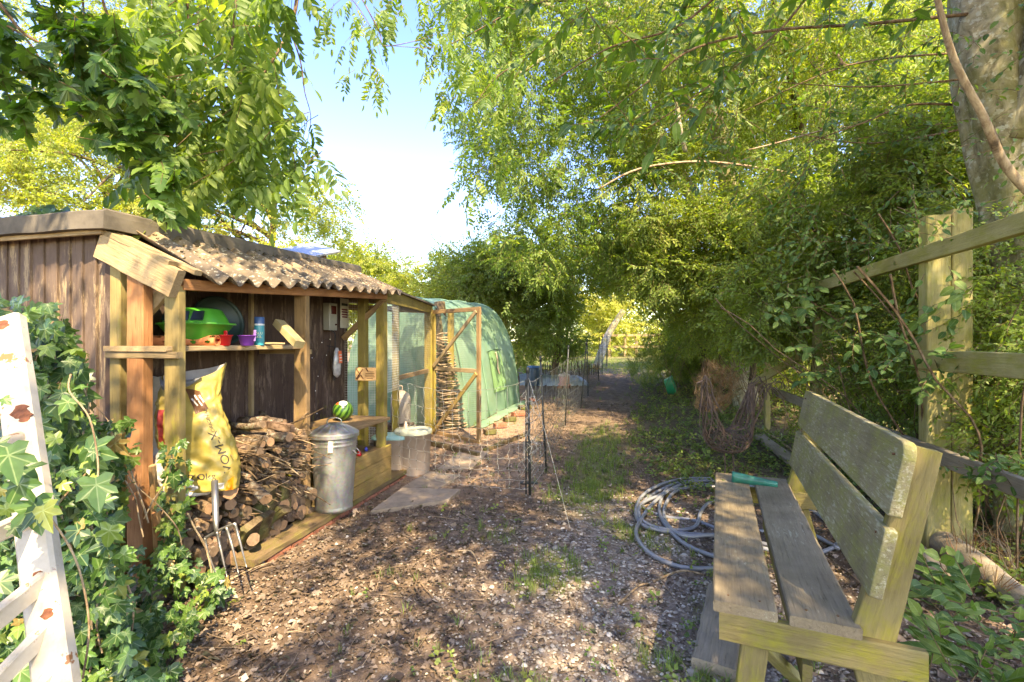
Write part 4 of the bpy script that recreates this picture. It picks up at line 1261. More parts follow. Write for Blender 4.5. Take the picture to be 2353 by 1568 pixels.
# ------------------------------------------------------------------ firewood
m_cut = plain('sawn_end', (.36, .21, .11), .8, var=.2, scale=40)
t = m_cut.node_tree; b = t.nodes['Principled BSDF']
tc = N(t, 'ShaderNodeTexCoord'); wv = N(t, 'ShaderNodeTexWave', inp={'Scale': 45., 'Distortion': 1.2}); wv.wave_type = 'RINGS'; wv.rings_direction = 'X'; t.links.new(tc.outputs['Object'], wv.inputs['Vector'])
prev = b.inputs['Base Color'].links[0].from_socket
c = mixc(t, .4, prev, mixc(t, wv.outputs['Fac'], (.6, .55, .5), (1, 1, 1)), 'MULTIPLY'); t.links.new(c, b.inputs['Base Color'])
m_cut_dark = plain('old_sawn_end', (.17, .11, .065), .9, var=.4, scale=40)
m_log2 = bark('red_brown_log_bark', (.14, .085, .055), (.26, .17, .115), scale=18, stretch=1)
def log(A, B, r0, label, barkm=None, cutm=None, r1=None, name='log', group='logs and sticks in the firewood stack', seed=0, n=12):
    A = Vector(A); B = Vector(B); rr = random.Random(seed); fr = frame(A, B, UP); L = (B - A).length; r1 = r1 or r0
    seg = 5; V, F, MI = [], [], []
    bx_, by_ = rr.uniform(-.02, .02) * L * 3, rr.uniform(-.02, .02) * L * 3
    for i in range(seg + 1):
        f = i / seg; x = -L / 2 + L * f
        for k in range(n):
            a = 2 * math.pi * k / n; q = (r0 + (r1 - r0) * f) * (1 + .07 * math.sin(a * 2 + seed) + .05 * math.sin(a * 5 + seed * 3 + f * 4)) * (1 + rr.uniform(-.03, .03))
            V.append((x, q * math.cos(a) + bx_ * math.sin(f * math.pi), q * math.sin(a) + by_ * math.sin(f * math.pi)))
    for i in range(seg):
        for k in range(n):
            a = i * n + k; b_ = i * n + (k + 1) % n; F.append((a, b_, b_ + n, a + n)); MI.append(0)
    F.append(tuple(range(n - 1, -1, -1))); F.append(tuple(seg * n + k for k in range(n))); MI += [1, 1]
    o = mesh_obj(name, V, F, [barkm or m_log, cutm or m_cut], None, fr)
    o.data.polygons.foreach_set('material_index', MI)
    for p in o.data.polygons:
        if len(p.vertices) == 4: p.use_smooth = True
    tag(o, label, 'log' if name == 'log' else 'stick', group); return o
rl = random.Random(21)
lab_log = 'bark covered round log stacked in the open log store'
# big fresh logs under the sack
log(P(415, 1128, 2.98), P(472, 1142, 2.83), .052, 'thick fresh-cut log on the left under the yellow sack', m_log2, seed=1)
log(P(470, 1122, 2.95), P(530, 1128, 2.78), .046, 'thick fresh-cut log on the right under the yellow sack', m_log2, seed=2)
log(P(420, 1150, 3.0), P(458, 1160, 2.86), .032, 'fresh-cut log just below the pair under the sack', m_log2, seed=3)
log(P(500, 1160, 2.98), P(530, 1160, 2.86), .032, 'short pale-ended log right of the fork handle', m_log, seed=4)
log(P(560, 1095, 3.1), P(612, 1148, 2.92), .035, 'mossy pale log sloping down behind the sack foot', m_log, seed=5)
log(P(583, 1015, 3.2), P(610, 1070, 3.0), .020, 'thin pale branch leaning down across the stack front', m_log, seed=6)
log(P(530, 990, 3.45), P(622, 1016, 3.15), .028, 'long mottled log near the top left of the stack', m_log, seed=7)
log(P(555, 985, 3.5), P(665, 1005, 3.25), .030, 'long mottled log lying along the stack top', m_log, seed=8)
log(P(580, 1245, 3.05), P(582, 1240, 2.90), .036, 'grey old round log end at the stack foot', m_log, m_cut_dark, seed=9)
o = board('split_log', P(555, 965, 3.5), P(672, 985, 3.3), .05, .035, UP, m_log2, None, jit=.004); tag(o, 'flat sawn reddish board lying on the stack top', 'timber offcut', 'logs and sticks in the firewood stack')
log(P(600, 950, 3.6), P(625, 968, 3.4), .018, 'short dark stub poking up above the stack', m_log, seed=11)
log(P(430, 1205, 2.95), P(460, 1235, 2.75), .022, 'bent pale stick low down left of the fork', m_log, seed=12)
# body of the stack
cnt = 0
for iu in range(17):
    u = .06 + iu * .058
    top = .40 + .36 * min(1, max(0, (u - .2) / .5)) + rl.uniform(-.05, .05) - .12 * max(0, u - .8) * 4
    z = .04
    while z < top:
        thin = rl.random() < .45
        r0 = rl.uniform(.010, .019) if thin else rl.uniform(.020, .038)
        if z < .22: r0 = rl.uniform(.03, .05)
        v0 = rl.uniform(-.13, .02); v1 = rl.uniform(.28, .41)
        dz = rl.uniform(-.05, .04); cnt += 1
        q_ = rl.random(); bm_, bn_ = (m_log, 'mottled grey') if q_ < .6 else ((m_log2, 'reddish brown') if q_ < .8 else (m_twig, 'dark brown')); fresh = rl.random() < .3
        lb_ = '%s %s log with %s sawn end, %s %s of the stack' % ('thin' if thin else 'thick', bn_, 'bright' if fresh else 'dark', 'bottom' if z < .25 else ('middle' if z < .5 else 'top'), 'left' if u < .35 else ('centre' if u < .7 else 'right'))
        log(S(u + rl.uniform(-.02, .16), v1, z + r0 + dz * .3), S(u - rl.uniform(-.10, .12), v0, z + r0 + dz), r0, lb_, bm_, m_cut if fresh else m_cut_dark, r1=r0 * rl.uniform(.75, 1.1), seed=cnt + 30, n=10)
        z += r0 * rl.uniform(1.5, 2.1)
# dark split lumps at the foot
for i in range(8):
    u = rl.uniform(.35, 1.0); z = rl.uniform(.06, .36)
    c0 = S(u, -.06 - rl.uniform(0, .05), z)
    o = board('split_log', c0 + Vector((rl.uniform(-.1, 0), rl.uniform(-.08, .08), -.08)), c0 + Vector((rl.uniform(0, .1), rl.uniform(-.08, .08), .09)), rl.uniform(.08, .14), rl.uniform(.03, .06), U, m_trunk_dark, None, segs=4, jit=.008, cham=.01)
    tag(o, 'dark rough split piece %s at the %s of the stack foot' % ('standing higher' if z > .2 else 'lying low', 'left' if u < .57 else ('middle' if u < .78 else 'right')), 'log', 'dark split pieces at the stack foot')
# thin branches sticking out to the right
for i in range(130):
    u = rl.uniform(.35, 1.02); z = rl.uniform(.34, .74); lb_ = 'thin crooked branch poking out of the %s %s part of the firewood stack' % ('upper' if z > .6 else ('middle' if z > .46 else 'lower'), 'right' if u > .82 else ('centre' if u > .58 else 'left'))
    A = S(u, rl.uniform(.15, .35), z + rl.uniform(-.02, .04)); L = rl.uniform(.28, .52)
    d = (W_ * -1 + U * rl.uniform(-.25, .45) + UP * rl.uniform(-.35, .12)).normalized()
    pts = [A]
    for k in range(5):
        d = (d + Vector((rl.uniform(-.2, .2), rl.uniform(-.2, .2), rl.uniform(-.18, .18)))).normalized(); pts.append(pts[-1] + d * L / 5)
    rr = rl.uniform(.004, .010)
    g_ = Geo().tube(smooth_path(pts, 2), [rr * (1 - .06 * k) for k in range(11)], 6)
    if rl.random() < .6:
        q = pts[3]; g_.tube([q, q + (d + Vector((rl.uniform(-.6, .6), rl.uniform(-.6, .6), rl.uniform(-.3, .6)))).normalized() * .1], [rr * .6, rr * .3], 5)
    o = g_.obj('branch_stick', m_twig if rl.random() < .6 else m_twig_pale, None, True)
    tag(o, lb_, 'stick', 'thin branches on the firewood stack')

# ------------------------------------------------------------------ sacks
m_sack = plain('yellow_sack', (.36, .27, .06), .42, var=.16, scale=9, bump=.5)
m_sackin = plain('grey_sack_lining', (.36, .34, .32), .35, var=.2, scale=10)
m_white = plain('white_sack', (.60, .57, .52), .4, var=.2, scale=9, bump=.2)
m_brown = plain('brown_print', (.13, .055, .02), .5, var=.1); m_ink = plain('black_print', (.05, .04, .02), .6)
m_maroon = plain('maroon_print', (.20, .02, .02), .5, var=.5, scale=30); m_orclear = plain('orange_corner', (.72, .26, .02), .25, var=.3, scale=20)
class Sack:
    def __init__(s, bot, top, wd, hw, hd, seed, bulge=1.0, rim=.05, back_drop=.0):
        s.b, s.t, s.seed = Vector(bot), Vector(top), seed
        s.ax = (s.t - s.b); s.X = Vector(wd).normalized(); s.Yv = s.ax.normalized().cross(s.X).normalized(); s.hw, s.hd = hw, hd
    def at(s, th, f, off=0.0):
        sd = s.seed
        prof = .86 + .20 * math.sin(math.pi * min(1, f * 1.15 + .12))
        a, b_ = s.hw * prof, s.hd * (prof * (1 - .35 * f))
        sway = s.X * (.035 * math.sin(f * 5.0 + 1.2)) 
        fade = max(.15, min(1, (1.02 - f) * 5)); cr = .007 * float(wav(math.cos(th) * 3, math.sin(th) * 3, f * 9, 1.7, sd)) + .006 * float(wav(math.cos(th) * 5, f * 24, math.sin(th) * 5, 1.5, sd + 2)) + .0035 * float(wav(th * 6, f * 46, 0, 1.2, sd + 5))
        c_, s_ = math.cos(th), math.sin(th)
        x = a * math.copysign(abs(c_) ** .75, c_); y = b_ * math.copysign(abs(s_) ** .85, s_)
        nrm = (s.X * c_ * b_ + s.Yv * s_ * a).normalized()
        return s.b + s.ax * f + sway + s.X * x + s.Yv * y + nrm * (cr * fade + off)
    def mesh(s, mat, parent, rimfn, n=72, rows=70):
        V, F = [], []
        for i in range(rows + 1):
            for k in range(n):
                th = 2 * math.pi * k / n
                V.append(s.at(th, i / rows * rimfn(th)))
        for i in range(rows):
            for k in range(n):
                a = i * n + k; b_ = i * n + (k + 1) % n; F.append((a, b_, b_ + n, a + n))
        F.append(tuple(range(n - 1, -1, -1)))
        return mesh_obj('outer_skin', V, F, mat, parent, None, True)
bot = S(.16, .02, .50); top = bot + Vector((-.075, .10, .70))
sk = Sack(bot, top, Vector((.97, .24, 0)), .185, .105, 4)
sroot = thing('feed_sack', 'open yellow feed sack leaning on the logs inside the log store', 'sack', bot)
rim = lambda th: 1.0 + .05 * math.cos(th) - .10 * max(0, -math.sin(th))
sk.mesh(m_sack, sroot, rim)
# lining seen in the mouth
V, F = [], []; n = 72
for i in range(9):
    for k in range(n):
        th = 2 * math.pi * k / n; V.append(sk.at(th, rim(th) * (1.0 - .04 * i) + .002, -.006 - .001 * i))
for i in range(8):
    for k in range(n):
        a = i * n + k; b_ = i * n + (k + 1) % n; F.append((a, a + n, b_ + n, b_))
F.append(tuple(8 * n + k for k in range(n)))
mesh_obj('inner_lining', V, F, m_sackin, sroot, None, True)
# folded-down flap
V, F = [], []
for j in range(8):
    for k in range(17):
        th = R(190 + 6.2 * k); f = j / 7
        p = sk.at(th, rim(th), .004); down = .065 * math.sin(math.pi * min(1, k / 16 * .95 + .02)) * f
        V.append(p - UP * down + sk.Yv * -(.018 * math.sin(f * math.pi * .8)))
for j in range(7):
    for k in range(16): a = j * 17 + k; F.append((a, a + 1, a + 18, a + 17))
mesh_obj('folded_flap', V, F, plain('dark_flap', (.16, .17, .18), .3, var=.2), sroot, None, True)
# print on the sack: mapped onto its crumpled skin
front = R(270)
def on_sack(VF, cx, cy, rot, mat, name, off=.0025):
    V, F = VF; c_, s_ = math.cos(rot), math.sin(rot); W2 = []
    for v in V:
        x, y = v[0] * c_ - v[1] * s_ + cx, v[0] * s_ + v[1] * c_ + cy     # metres over the front, y up
        f = y / sk.ax.length; th = front + x / .165
        W2.append(sk.at(th, f, off))
    return mesh_obj(name, W2, F, mat, sroot)
def grid(pts, n=8):
    (a, b_, c_, d) = [Vector((p[0], p[1], 0)) for p in pts]; V, F = [], []
    for j in range(n + 1):
        for i in range(n + 1):
            u_, v_ = i / n, j / n; V.append((a * (1 - u_) + b_ * u_) * (1 - v_) + (d * (1 - u_) + c_ * u_) * v_)
    for j in range(n):
        for i in range(n): q = j * (n + 1) + i; F.append((q, q + 1, q + n + 2, q + n + 1))
    return V, F
on_sack(grid([(.035, .44), (.105, .47), (.06, .57), (-.005, .59)]), 0, 0, 0, m_brown, 'brown_label')
for i, wd_ in enumerate((.05, .075, .05)):
    on_sack(grid([(-wd_ / 2, -.004), (wd_ / 2, -.004), (wd_ / 2, .004), (-wd_ / 2, .004)], 3), .052 - .018 * (i - 1), .518 + .01 * (1 - i), R(-58), m_white, 'label_line', .004)
on_sack(text_geo('ORIGINAL', .030), .093, .40, R(97), m_ink, 'lettering')
on_sack(text_geo('VOM-X', .075), .118, .22, R(100), m_ink, 'lettering')
on_sack(text_geo('20kg', .048), .02, .085, R(3), m_ink, 'lettering')
on_sack(grid([(.05, .012), (.115, .014), (.115, .045), (.05, .043)]), 0, 0, 0, m_white, 'barcode_patch')
for i in range(9): on_sack(grid([(.056 + .006 * i, .017), (.056 + .006 * i + .0028, .017), (.056 + .006 * i + .0028, .038), (.056 + .006 * i, .038)], 2), 0, 0, 0, m_ink, 'barcode_bar', .004)
on_sack(grid([(-.15, .26), (-.105, .26), (-.09, .47), (-.15, .47)], 10), 0, 0, 0, m_maroon, 'maroon_picture')
on_sack(grid([(.125, .0), (.20, .0), (.18, .075), (.135, .055)], 8), 0, 0, 0, m_orclear, 'orange_corner')
# white sack beside
wk = Sack(S(.20, .24, .42), S(.22, .28, 1.14), Vector((.97, .1, 0)), .15, .09, 9)
sk2 = wk; r2 = thing('white_sack', 'crumpled white sack standing behind the left posts', 'sack', wk.b)
wk.mesh(m_white, r2, lambda th: 1 + .02 * math.sin(th * 3), 40, 40)
bk = Sack(S(.10, .06, .49), S(.12, .10, .74), Vector((.95, .2, 0)), .12, .07, 12)
r3 = thing('grey_sack', 'low crumpled grey white bag tucked beneath the yellow sack', 'sack', bk.b)
bk.mesh(m_white, r3, lambda th: 1 + .15 * math.sin(th * 2), 40, 30)

# split stake leaning at the post foot, blocks
o = board('split_stake', G(372, 1352), P(350, 1070, 2.42), .05, .03, (1, 0, 0), m_raw, None, segs=8, jit=.003, w2=.02); tag(o, 'raw split stake leaning against the orange post', 'stake')
o = board('split_stake', G(385, 1352) + Vector((.01, 0, 0)), P(352, 1180, 2.45), .03, .02, (1, 0, 0), m_orange, None, segs=6, jit=.003, w2=.01); tag(o, 'thin reddish split stake at the orange post foot', 'stake')
A = G(282, 1385, .05); B = G(388, 1368, .05)
o = board('timber_block', A, B, .17, .07, (0, 1, .0), m_greyboard, None, segs=5, jit=.006, cham=.012); tag(o, 'short weathered timber block lying in the ivy', 'timber block')
A = G(468, 1350, .03); B = G(510, 1342, .03)
o = board('timber_block', A, B, .10, .06, (0, 1, .0), m_plinth, None, segs=3, jit=.005, cham=.01); tag(o, 'small mossy wood block under the fork tines', 'timber block')

# ------------------------------------------------------------------ garden fork, tines down, leaning on the logs
m_steel = plain('fork_steel', (.36, .34, .30), .42, metal=.85, var=.25, scale=12)
fk = thing('garden_fork', 'garden fork leaning on the log stack with its tines down', 'garden fork', G(520, 1320))
d0 = 2.55
neck = P(497, 1222, d0)
for (a, b_, c_) in (((471, 1236), (476, 1265), (497, 1320)), ((498, 1222), (507, 1262), (522, 1328)), ((520, 1212), (532, 1250), (548, 1318)), ((540, 1203), (550, 1240), (567, 1305))):
    tip = P(*c_, d0 - .14)
    tube('tine', smooth_path([P(*a, d0), P(*b_, d0 - .01), tip], 5), [.0075] * 6 + [.006, .005, .004, .003, .0022], m_steel, fk, 6)
tube('crosspiece', smooth_path([P(470, 1237, d0), P(497, 1222, d0 + .005), P(520, 1211, d0 + .005), P(541, 1203, d0)], 3), .0075, m_steel, fk, 6)
tube('socket', [neck, P(496, 1196, d0 + .03), P(493, 1105, d0 + .10)], [.010, .016, .018], m_steel, fk, 10)

# ------------------------------------------------------------------ aviary
av = thing('aviary', 'timber framed wire aviary with green yellow posts and open door', 'aviary', P(940, 1010, 6.2))
AV0 = S(2.36, 0.02, 0); D1 = P(985, 1002, 6.8); D1.z = .08
ad = (D1 - AV0); ad.z = 0; Lr = ad.length; ad.normalize(); an = Vector((-ad.y, ad.x, 0))
def A_(u, v, z): return AV0 + ad * u + an * v + UP * z
board('post', A_(.38, .0, .04), A_(.38, .0, 1.83), .075, .06, ad, m_post_yellow, av, segs=8)
board('post', A_(Lr, .0, .06), A_(Lr, .0, 1.84), .11, .075, (1, 0, 0), m_post_yellow, av, segs=8)
board('post', A_(Lr + .35, -.25, .06), A_(Lr + .35, -.25, 1.82), .09, .07, (1, 0, 0), m_post_yellow, av, segs=8)
board('post', A_(.05, 1.3, .04), A_(.05, 1.3, 1.9), .06, .06, ad, m_post_green, av, segs=8)
board('post', A_(Lr, 1.6, .06), A_(Lr, 1.6, 1.95), .06, .06, ad, m_post_green, av, segs=8)
board('top_beam', A_(-.07, -.02, 1.835), A_(Lr + .05, -.02, 1.835), .14, .05, UP, m_post_yellow, av, segs=10, w2=.10)
board('top_beam', A_(-.05, 1.3, 1.86), A_(Lr, 1.6, 1.90), .09, .04, UP, m_post_green, av)
board('rafter', A_(Lr - .03, 0, 1.82), A_(Lr - .03, 1.6, 1.89), .08, .05, UP, m_brownpost, av)
board('rafter', A_(.9, 0, 1.86), A_(.9, 1.5, 1.91), .06, .04, UP, m_brownpost, av)
board('mid_rail', A_(.4, .01, .96), A_(Lr, .01, .97), .055, .035, UP, m_brownpost, av)
board('bottom_rail', A_(.38, .01, .10), A_(Lr, .01, .10), .08, .035, UP, m_crate, av)
board('back_board', A_(.5, 1.55, .45), A_(Lr + .2, 1.62, .45), .9, .02, UP, m_log2, av)
m_roofd = plain('dark_roof_edge', (.09, .075, .06), .9)
gq = Geo(); gq.add(slab3([A_(-.1, -.08, 1.925), A_(Lr + .1, -.08, 1.91), A_(Lr + .1, 1.7, 1.98), A_(-.1, 1.4, 1.98)], .02)); gq.obj('roof_sheet', m_roofd, av)
# wire mesh, real wires
m_wire = plain('galvanised_wire', (.20, .20, .17), .5, metal=.5, var=.2)
m_wire_pale = plain('pale_wire', (.55, .55, .50), .5, metal=.3, var=.2)
def wire_panel(A, ex, ey, lx, ly, step, r, mat, parent, name='wire_mesh'):
    V, F = [], []
    ex = Vector(ex).normalized(); ey = Vector(ey).normalized(); nrm = ex.cross(ey)
    def strip(p, q, side):
        o_ = len(V); a = side * r; c_ = nrm * r
        V.extend([p - a, p + c_, p + a, q - a, q + c_, q + a]); F.extend([(o_, o_ + 3, o_ + 4, o_ + 1), (o_ + 1, o_ + 4, o_ + 5, o_ + 2), (o_ + 2, o_ + 5, o_ + 3, o_)])
    k = 0
    while k * step <= lx: strip(A + ex * k * step, A + ex * k * step + ey * ly, ex); k += 1
    k = 0
    while k * step <= ly: strip(A + ey * k * step, A + ey * k * step + ex * lx, ey); k += 1
    o = mesh_obj(name, V, F, mat, parent); o['kind'] = 'stuff'; return o
wire_panel(A_(.4, -.035, .14), ad, UP, Lr - .42, 1.66, .026, .0009, m_wire, av)
wire_panel(A_(.0, -.035, .85), ad, UP, .38, .95, .026, .0016, m_wire_pale, av)
wire_panel(A_(.02, .03, .1), an, UP, 1.3, 1.7, .026, .0012, m_wire_pale, av)
wire_panel(A_(Lr, .03, .1), an, UP, 1.6, 1.7, .026, .0009, m_wire, av)
# door standing open
dr = thing('aviary_door', 'open timber door frame with two diagonal braces and wire mesh', 'door', D1)
Ha = A_(Lr + .02, -.055, 0); Hb = P(1104, 1028, 6.2); Hb.z = 0
dd = (Hb - Ha); dd.z = 0; DW = dd.length; dd.normalize(); dn = Vector((-dd.y, dd.x, 0))
def D_(x, z, o_=0): return Ha + dd * x + UP * z + dn * o_
board('stile', D_(.03, .08), D_(.03, 1.80), .05, .03, dd, m_post_yellow, dr); board('stile', D_(DW - .03, .03), D_(DW - .03, 1.80), .06, .035, dd, m_brownpost, dr, segs=8)
board('rail', D_(0, 1.80, -.002), D_(DW, 1.80, -.002), .055, .032, UP, m_brownpost, dr); board('rail', D_(.05, 1.0, -.002), D_(DW - .05, .99, -.002), .055, .030, UP, m_weather, dr); board('rail', D_(.0, .09, .0), D_(DW, .06, .0), .06, .034, UP, m_brownpost, dr)
board('brace', D_(.05, 1.03, -.03), D_(DW - .05, 1.77, -.03), .05, .02, UP, m_weather, dr); board('brace', D_(.07, .12, -.03), D_(DW - .05, .96, -.03), .055, .02, UP, m_crate, dr)
wire_panel(D_(.05, .08, .02), dd, UP, DW - .08, 1.72, .026, .0009, m_wire, dr)

# sign on the yellow post
sg = S(2.235, -.055, 1.155)
sn = thing('carved_sign', 'pale wooden sign with a burnt feather emblem and lines of writing', 'sign', sg)
m_ply = plain('plywood', (.62, .36, .15), .6, var=.12, scale=10); m_burn = plain('burnt_line', (.10, .035, .012), .8)
a = P(817, 860, 4.62); b_ = P(864, 860, 4.62)
board('panel', a, b_, .125, .008, UP, m_ply, sn, segs=2)
cc_ = (a + b_) / 2; ex_ = (b_ - a).normalized(); en_ = ex_.cross(UP)
if en_.y > 0: en_ = -en_
def sgp(x, z, o_=.006): return cc_ + ex_ * x + UP * z + en_ * o_
for (x0, z0, x1, z1, w_) in ((-.085, .045, -.035, -.03, .005), (-.03, .045, -.062, -.008, .006), (-.06, -.01, -.088, -.05, .02), (-.045, -.01, -.022, -.045, .007)): board('emblem_stroke', sgp(x0, z0), sgp(x1, z1), w_, .003, ex_, m_burn, sn, segs=2, cham=.0005)
for i, (x0, x1) in enumerate(((.02, .08), (.0, .085), (-.005, .08), (.0, .088), (.01, .07))): board('writing_line', sgp(x0, .022 - .016 * i), sgp(x1, .022 - .016 * i), .0045, .002, UP, m_burn, sn, segs=3, jit=.0006, cham=.0003)
board('notch_mark', sgp(.004, .060), sgp(.02, .028), .012, .003, ex_, m_burn, sn, segs=1)

# tubs by the aviary
m_tubw = plain('dirty_white_tub', (.50, .38, .29), .55, var=.2, scale=5); m_tubl = plain('mossy_lid', (.52, .52, .36), .6, var=.25, scale=8); m_teallid = plain('pale_teal_lid', (.22, .40, .36), .5, var=.2)
l = G(936, 1090); l = Vector((-1.03, 5.0, .005))
tb1 = thing('round_tub', 'large round pinkish tub with mossy lid in front of the aviary', 'tub', l)
lathe('drum', [(.16, 0), (.165, .01), (.185, .41), (.188, .41), (.188, .43)], l, m_tubw, tb1, 36, close_bot=True)
lathe('lid', [(.192, .415), (.194, .445), (.185, .455), (.09, .462), (.001, .464)], l, m_tubl, tb1, 36)
lathe('lid_knob', [(.02, .46), (.022, .50), (.012, .51), (.012, .53), (.001, .532)], l + Vector((-.08, 0, 0)), m_tubw, tb1, 12)
l = Vector((-1.25, 4.93, .005))
tb2 = thing('square_tub', 'square pale tub with pale teal lid beside the round tub', 'tub', l)
V, F = [], []
for (r0, z) in ((.105, 0), (.11, .01), (.125, .37), (.135, .372), (.135, .385)):
    for k in range(24):
        th = 2 * math.pi * k / 24 + .2; c_, s_ = math.cos(th), math.sin(th); V.append((r0 * 1.25 * math.copysign(abs(c_) ** .35, c_), r0 * math.copysign(abs(s_) ** .35, s_), z))
for i in range(4):
    for k in range(24): a = i * 24 + k; b_ = i * 24 + (k + 1) % 24; F.append((a, b_, b_ + 24, a + 24))
mesh_obj('drum', V, F, m_tubw, tb2, Matrix.Translation(l), True)
V, F = [], []
for (r0, z) in ((.141, .375), (.141, .40), (.125, .412), (.001, .413)):
    for k in range(24):
        th = 2 * math.pi * k / 24 + .2; c_, s_ = math.cos(th), math.sin(th); V.append((r0 * 1.25 * math.copysign(abs(c_) ** .35, c_), r0 * math.copysign(abs(s_) ** .35, s_), z))
for i in range(3):
    for k in range(24): a = i * 24 + k; b_ = i * 24 + (k + 1) % 24; F.append((a, b_, b_ + 24, a + 24))
mesh_obj('lid', V, F, m_teallid, tb2, Matrix.Translation(l), True)
l = Vector((-1.42, 6.1, float(gz(-1.42, 6.1)) + .3))
jg = thing('drinker', 'tall whitish poultry drinker with rounded top inside the aviary', 'drinker', l)
lathe('jar', [(.12, 0), (.125, .01), (.125, .30), (.11, .36), (.05, .40), (.02, .41), (.001, .412)], l, plain('jar_grey', (.45, .38, .30), .5), jg, 24, close_bot=True)
tube('handle', smooth_path([l + Vector((-.02, 0, .40)), l + Vector((-.02, 0, .46)), l + Vector((.02, 0, .46)), l + Vector((.02, 0, .40))]), .006, m_tubw, jg, 6)
o = board('timber_block', l - UP * .3 + Vector((-.15, 0, .14)), l - UP * .3 + Vector((.15, 0, .14)), .28, .28, (0, 1, 0), m_log2, None, segs=2, cham=.01); tag(o, 'rough block inside the aviary with the drinker standing on it', 'block')

# tapering ringed trunk behind the door
tp = thing('ringed_trunk', 'tapering old tree trunk wrapped in loose twisted rings behind the door', 'trunk', P(1036, 1005, 7.3))
tb_ = P(1036, 1000, 7.2); tb_.z = float(gz(tb_.x, tb_.y))
pts = [tb_ + Vector((-.02 * i, .02 * i, .19 * i)) for i in range(11)]
tube('trunk', pts, [.20, .17, .15, .135, .125, .115, .105, .10, .095, .09, .085], m_trunk_dark, tp, 14)
gq = Geo()
for i in range(34):
    z = .03 + 1.42 * (i / 34) ** 1.05; r0 = .27 - .125 * (z / 1.45) ** .7; ph = rl.uniform(0, 6.28)
    ring = [tb_ + Vector((-.1 * z + (r0 + .012 * math.sin(3 * a + ph)) * math.cos(a), .02 + r0 * math.sin(a), z + .02 * math.sin(a * 2 + ph) + .010 * math.sin(a * 5 + ph))) for a in [2 * math.pi * k / 18 for k in range(19)]]
    gq.tube(ring, [rl.uniform(.006, .014)] * 19, 5)
o = gq.obj('twisted_rings', m_twig_pale, tp, True); o['kind'] = 'stuff'

# ------------------------------------------------------------------ green netted tunnel
tn = thing('polytunnel', 'pale green netting tunnel with rounded roof behind the aviary', 'tunnel', Vector((-1.4, 8.4, .15)))
m_net, t, b = nodes('green_tunnel_net')
tc = N(t, 'ShaderNodeTexCoord'); n_ = N(t, 'ShaderNodeTexNoise', inp={'Scale': 1.6, 'Detail': 6., 'Roughness': .6}); t.links.new(tc.outputs['Object'], n_.inputs['Vector'])
r_ = ramp(t, [(.35, (.22, .40, .27)), (.65, (.36, .54, .38))]); t.links.new(n_.outputs['Fac'], r_.inputs[0]); 
vx = N(t, 'ShaderNodeTexNoise', inp={'Scale': 3., 'Detail': 7., 'Roughness': .7}); t.links.new(tc.outputs['Object'], vx.inputs['Vector'])
r3_ = ramp(t, [(.5, (0, 0, 0)), (.72, (1, 1, 1))]); t.links.new(vx.outputs['Fac'], r3_.inputs[0])
c = mixc(t, math_n(t, 'MULTIPLY', r3_.outputs[0], .35), r_.outputs[0], (.30, .36, .12))
t.links.new(c, b.inputs['Base Color']); b.inputs['Roughness'].default_value = .4
tr = N(t, 'ShaderNodeBsdfTranslucent'); t.links.new(c, tr.inputs[0]); mx = N(t, 'ShaderNodeMixShader', inp={0: .45}); t.links.new(b.outputs[0], mx.inputs[1]); t.links.new(tr.outputs[0], mx.inputs[2])
tp_ = N(t, 'ShaderNodeBsdfTransparent'); mx2 = N(t, 'ShaderNodeMixShader', inp={0: .05}); t.links.new(mx.outputs[0], mx2.inputs[1]); t.links.new(tp_.outputs[0], mx2.inputs[2]); t.links.new(mx2.outputs[0], t.nodes['Material Output'].inputs['Surface'])
Ra = Vector((-.70, 7.15, 0)); Rb = Vector((.10, 9.5, 0)); ta = (Rb - Ra); TL = ta.length; ta.normalize(); tnv = Vector((-ta.y, ta.x, 0)); TW = 2.15
def T_(s, a, k=1.0, out=0.0):
    """s along, a angle 0 (right foot) .. pi (left foot)"""
    ca, sa = math.cos(a), math.sin(a)
    hx = math.copysign(abs(ca) ** .74, ca); hz = abs(sa) ** .86
    base = Ra + ta * s + tnv * (TW / 2)
    g0 = float(gz(base.x, base.y))
    H_ = 1.98 
    wr = .6 * (.018 * float(wav(s * 2.2, a * 3.5, 0, 1.5, 3)) + .012 * float(wav(s * 6, a * 2, 1, 1.6, 6)) + .020 * abs(math.sin(s * 1.3 + .5)) * math.cos(a * 5 + s * 2) * .6)
    foot = 1 + .05 * max(0, 1 - sa * 3)
    return base - tnv * (hx * foot * (TW / 2 * k + wr + out)) + UP * (g0 + hz * (H_ * k + wr * .6 + out))
V, F = [], []; ns, na = 46, 64
for i in range(ns + 1):
    for j in range(na + 1): V.append(T_(TL * i / ns, math.pi * j / na))
for i in range(ns):
    for j in range(na): a = i * (na + 1) + j; F.append((a, a + 1, a + na + 2, a + na + 1))
mesh_obj('cover', V, F, m_net, tn, None, True)
for s_, nm in ((-.01, 'end_panel'), (TL + .01, 'end_panel')):
    V, F = [], []
    for i in range(13):
        k = 1 - i / 12.5
        for j in range(na + 1):
            p = T_(s_, math.pi * j / na, 1); c0 = Ra + ta * s_ + tnv * TW / 2; c0.z = p.z if False else float(gz(c0.x, c0.y))
            q = c0 + (p - c0) * k; q += ta * (.02 * math.sin(q.x * 9) + .012 * math.sin(q.z * 7 + q.x * 4)); V.append(q)
    for i in range(12):
        for j in range(na): a = i * (na + 1) + j; F.append((a, a + 1, a + na + 2, a + na + 1))
    mesh_obj(nm, V, F, m_net, tn, None, True)
for s_ in (.02, TL / 3, 2 * TL / 3, TL - .02): tube('hoop', [T_(s_, math.pi * j / 30, 1, .012 if s_ > .1 and s_ < TL - .1 else .004) - ta * 0 for j in range(31)], .012, m_net, tn, 6)
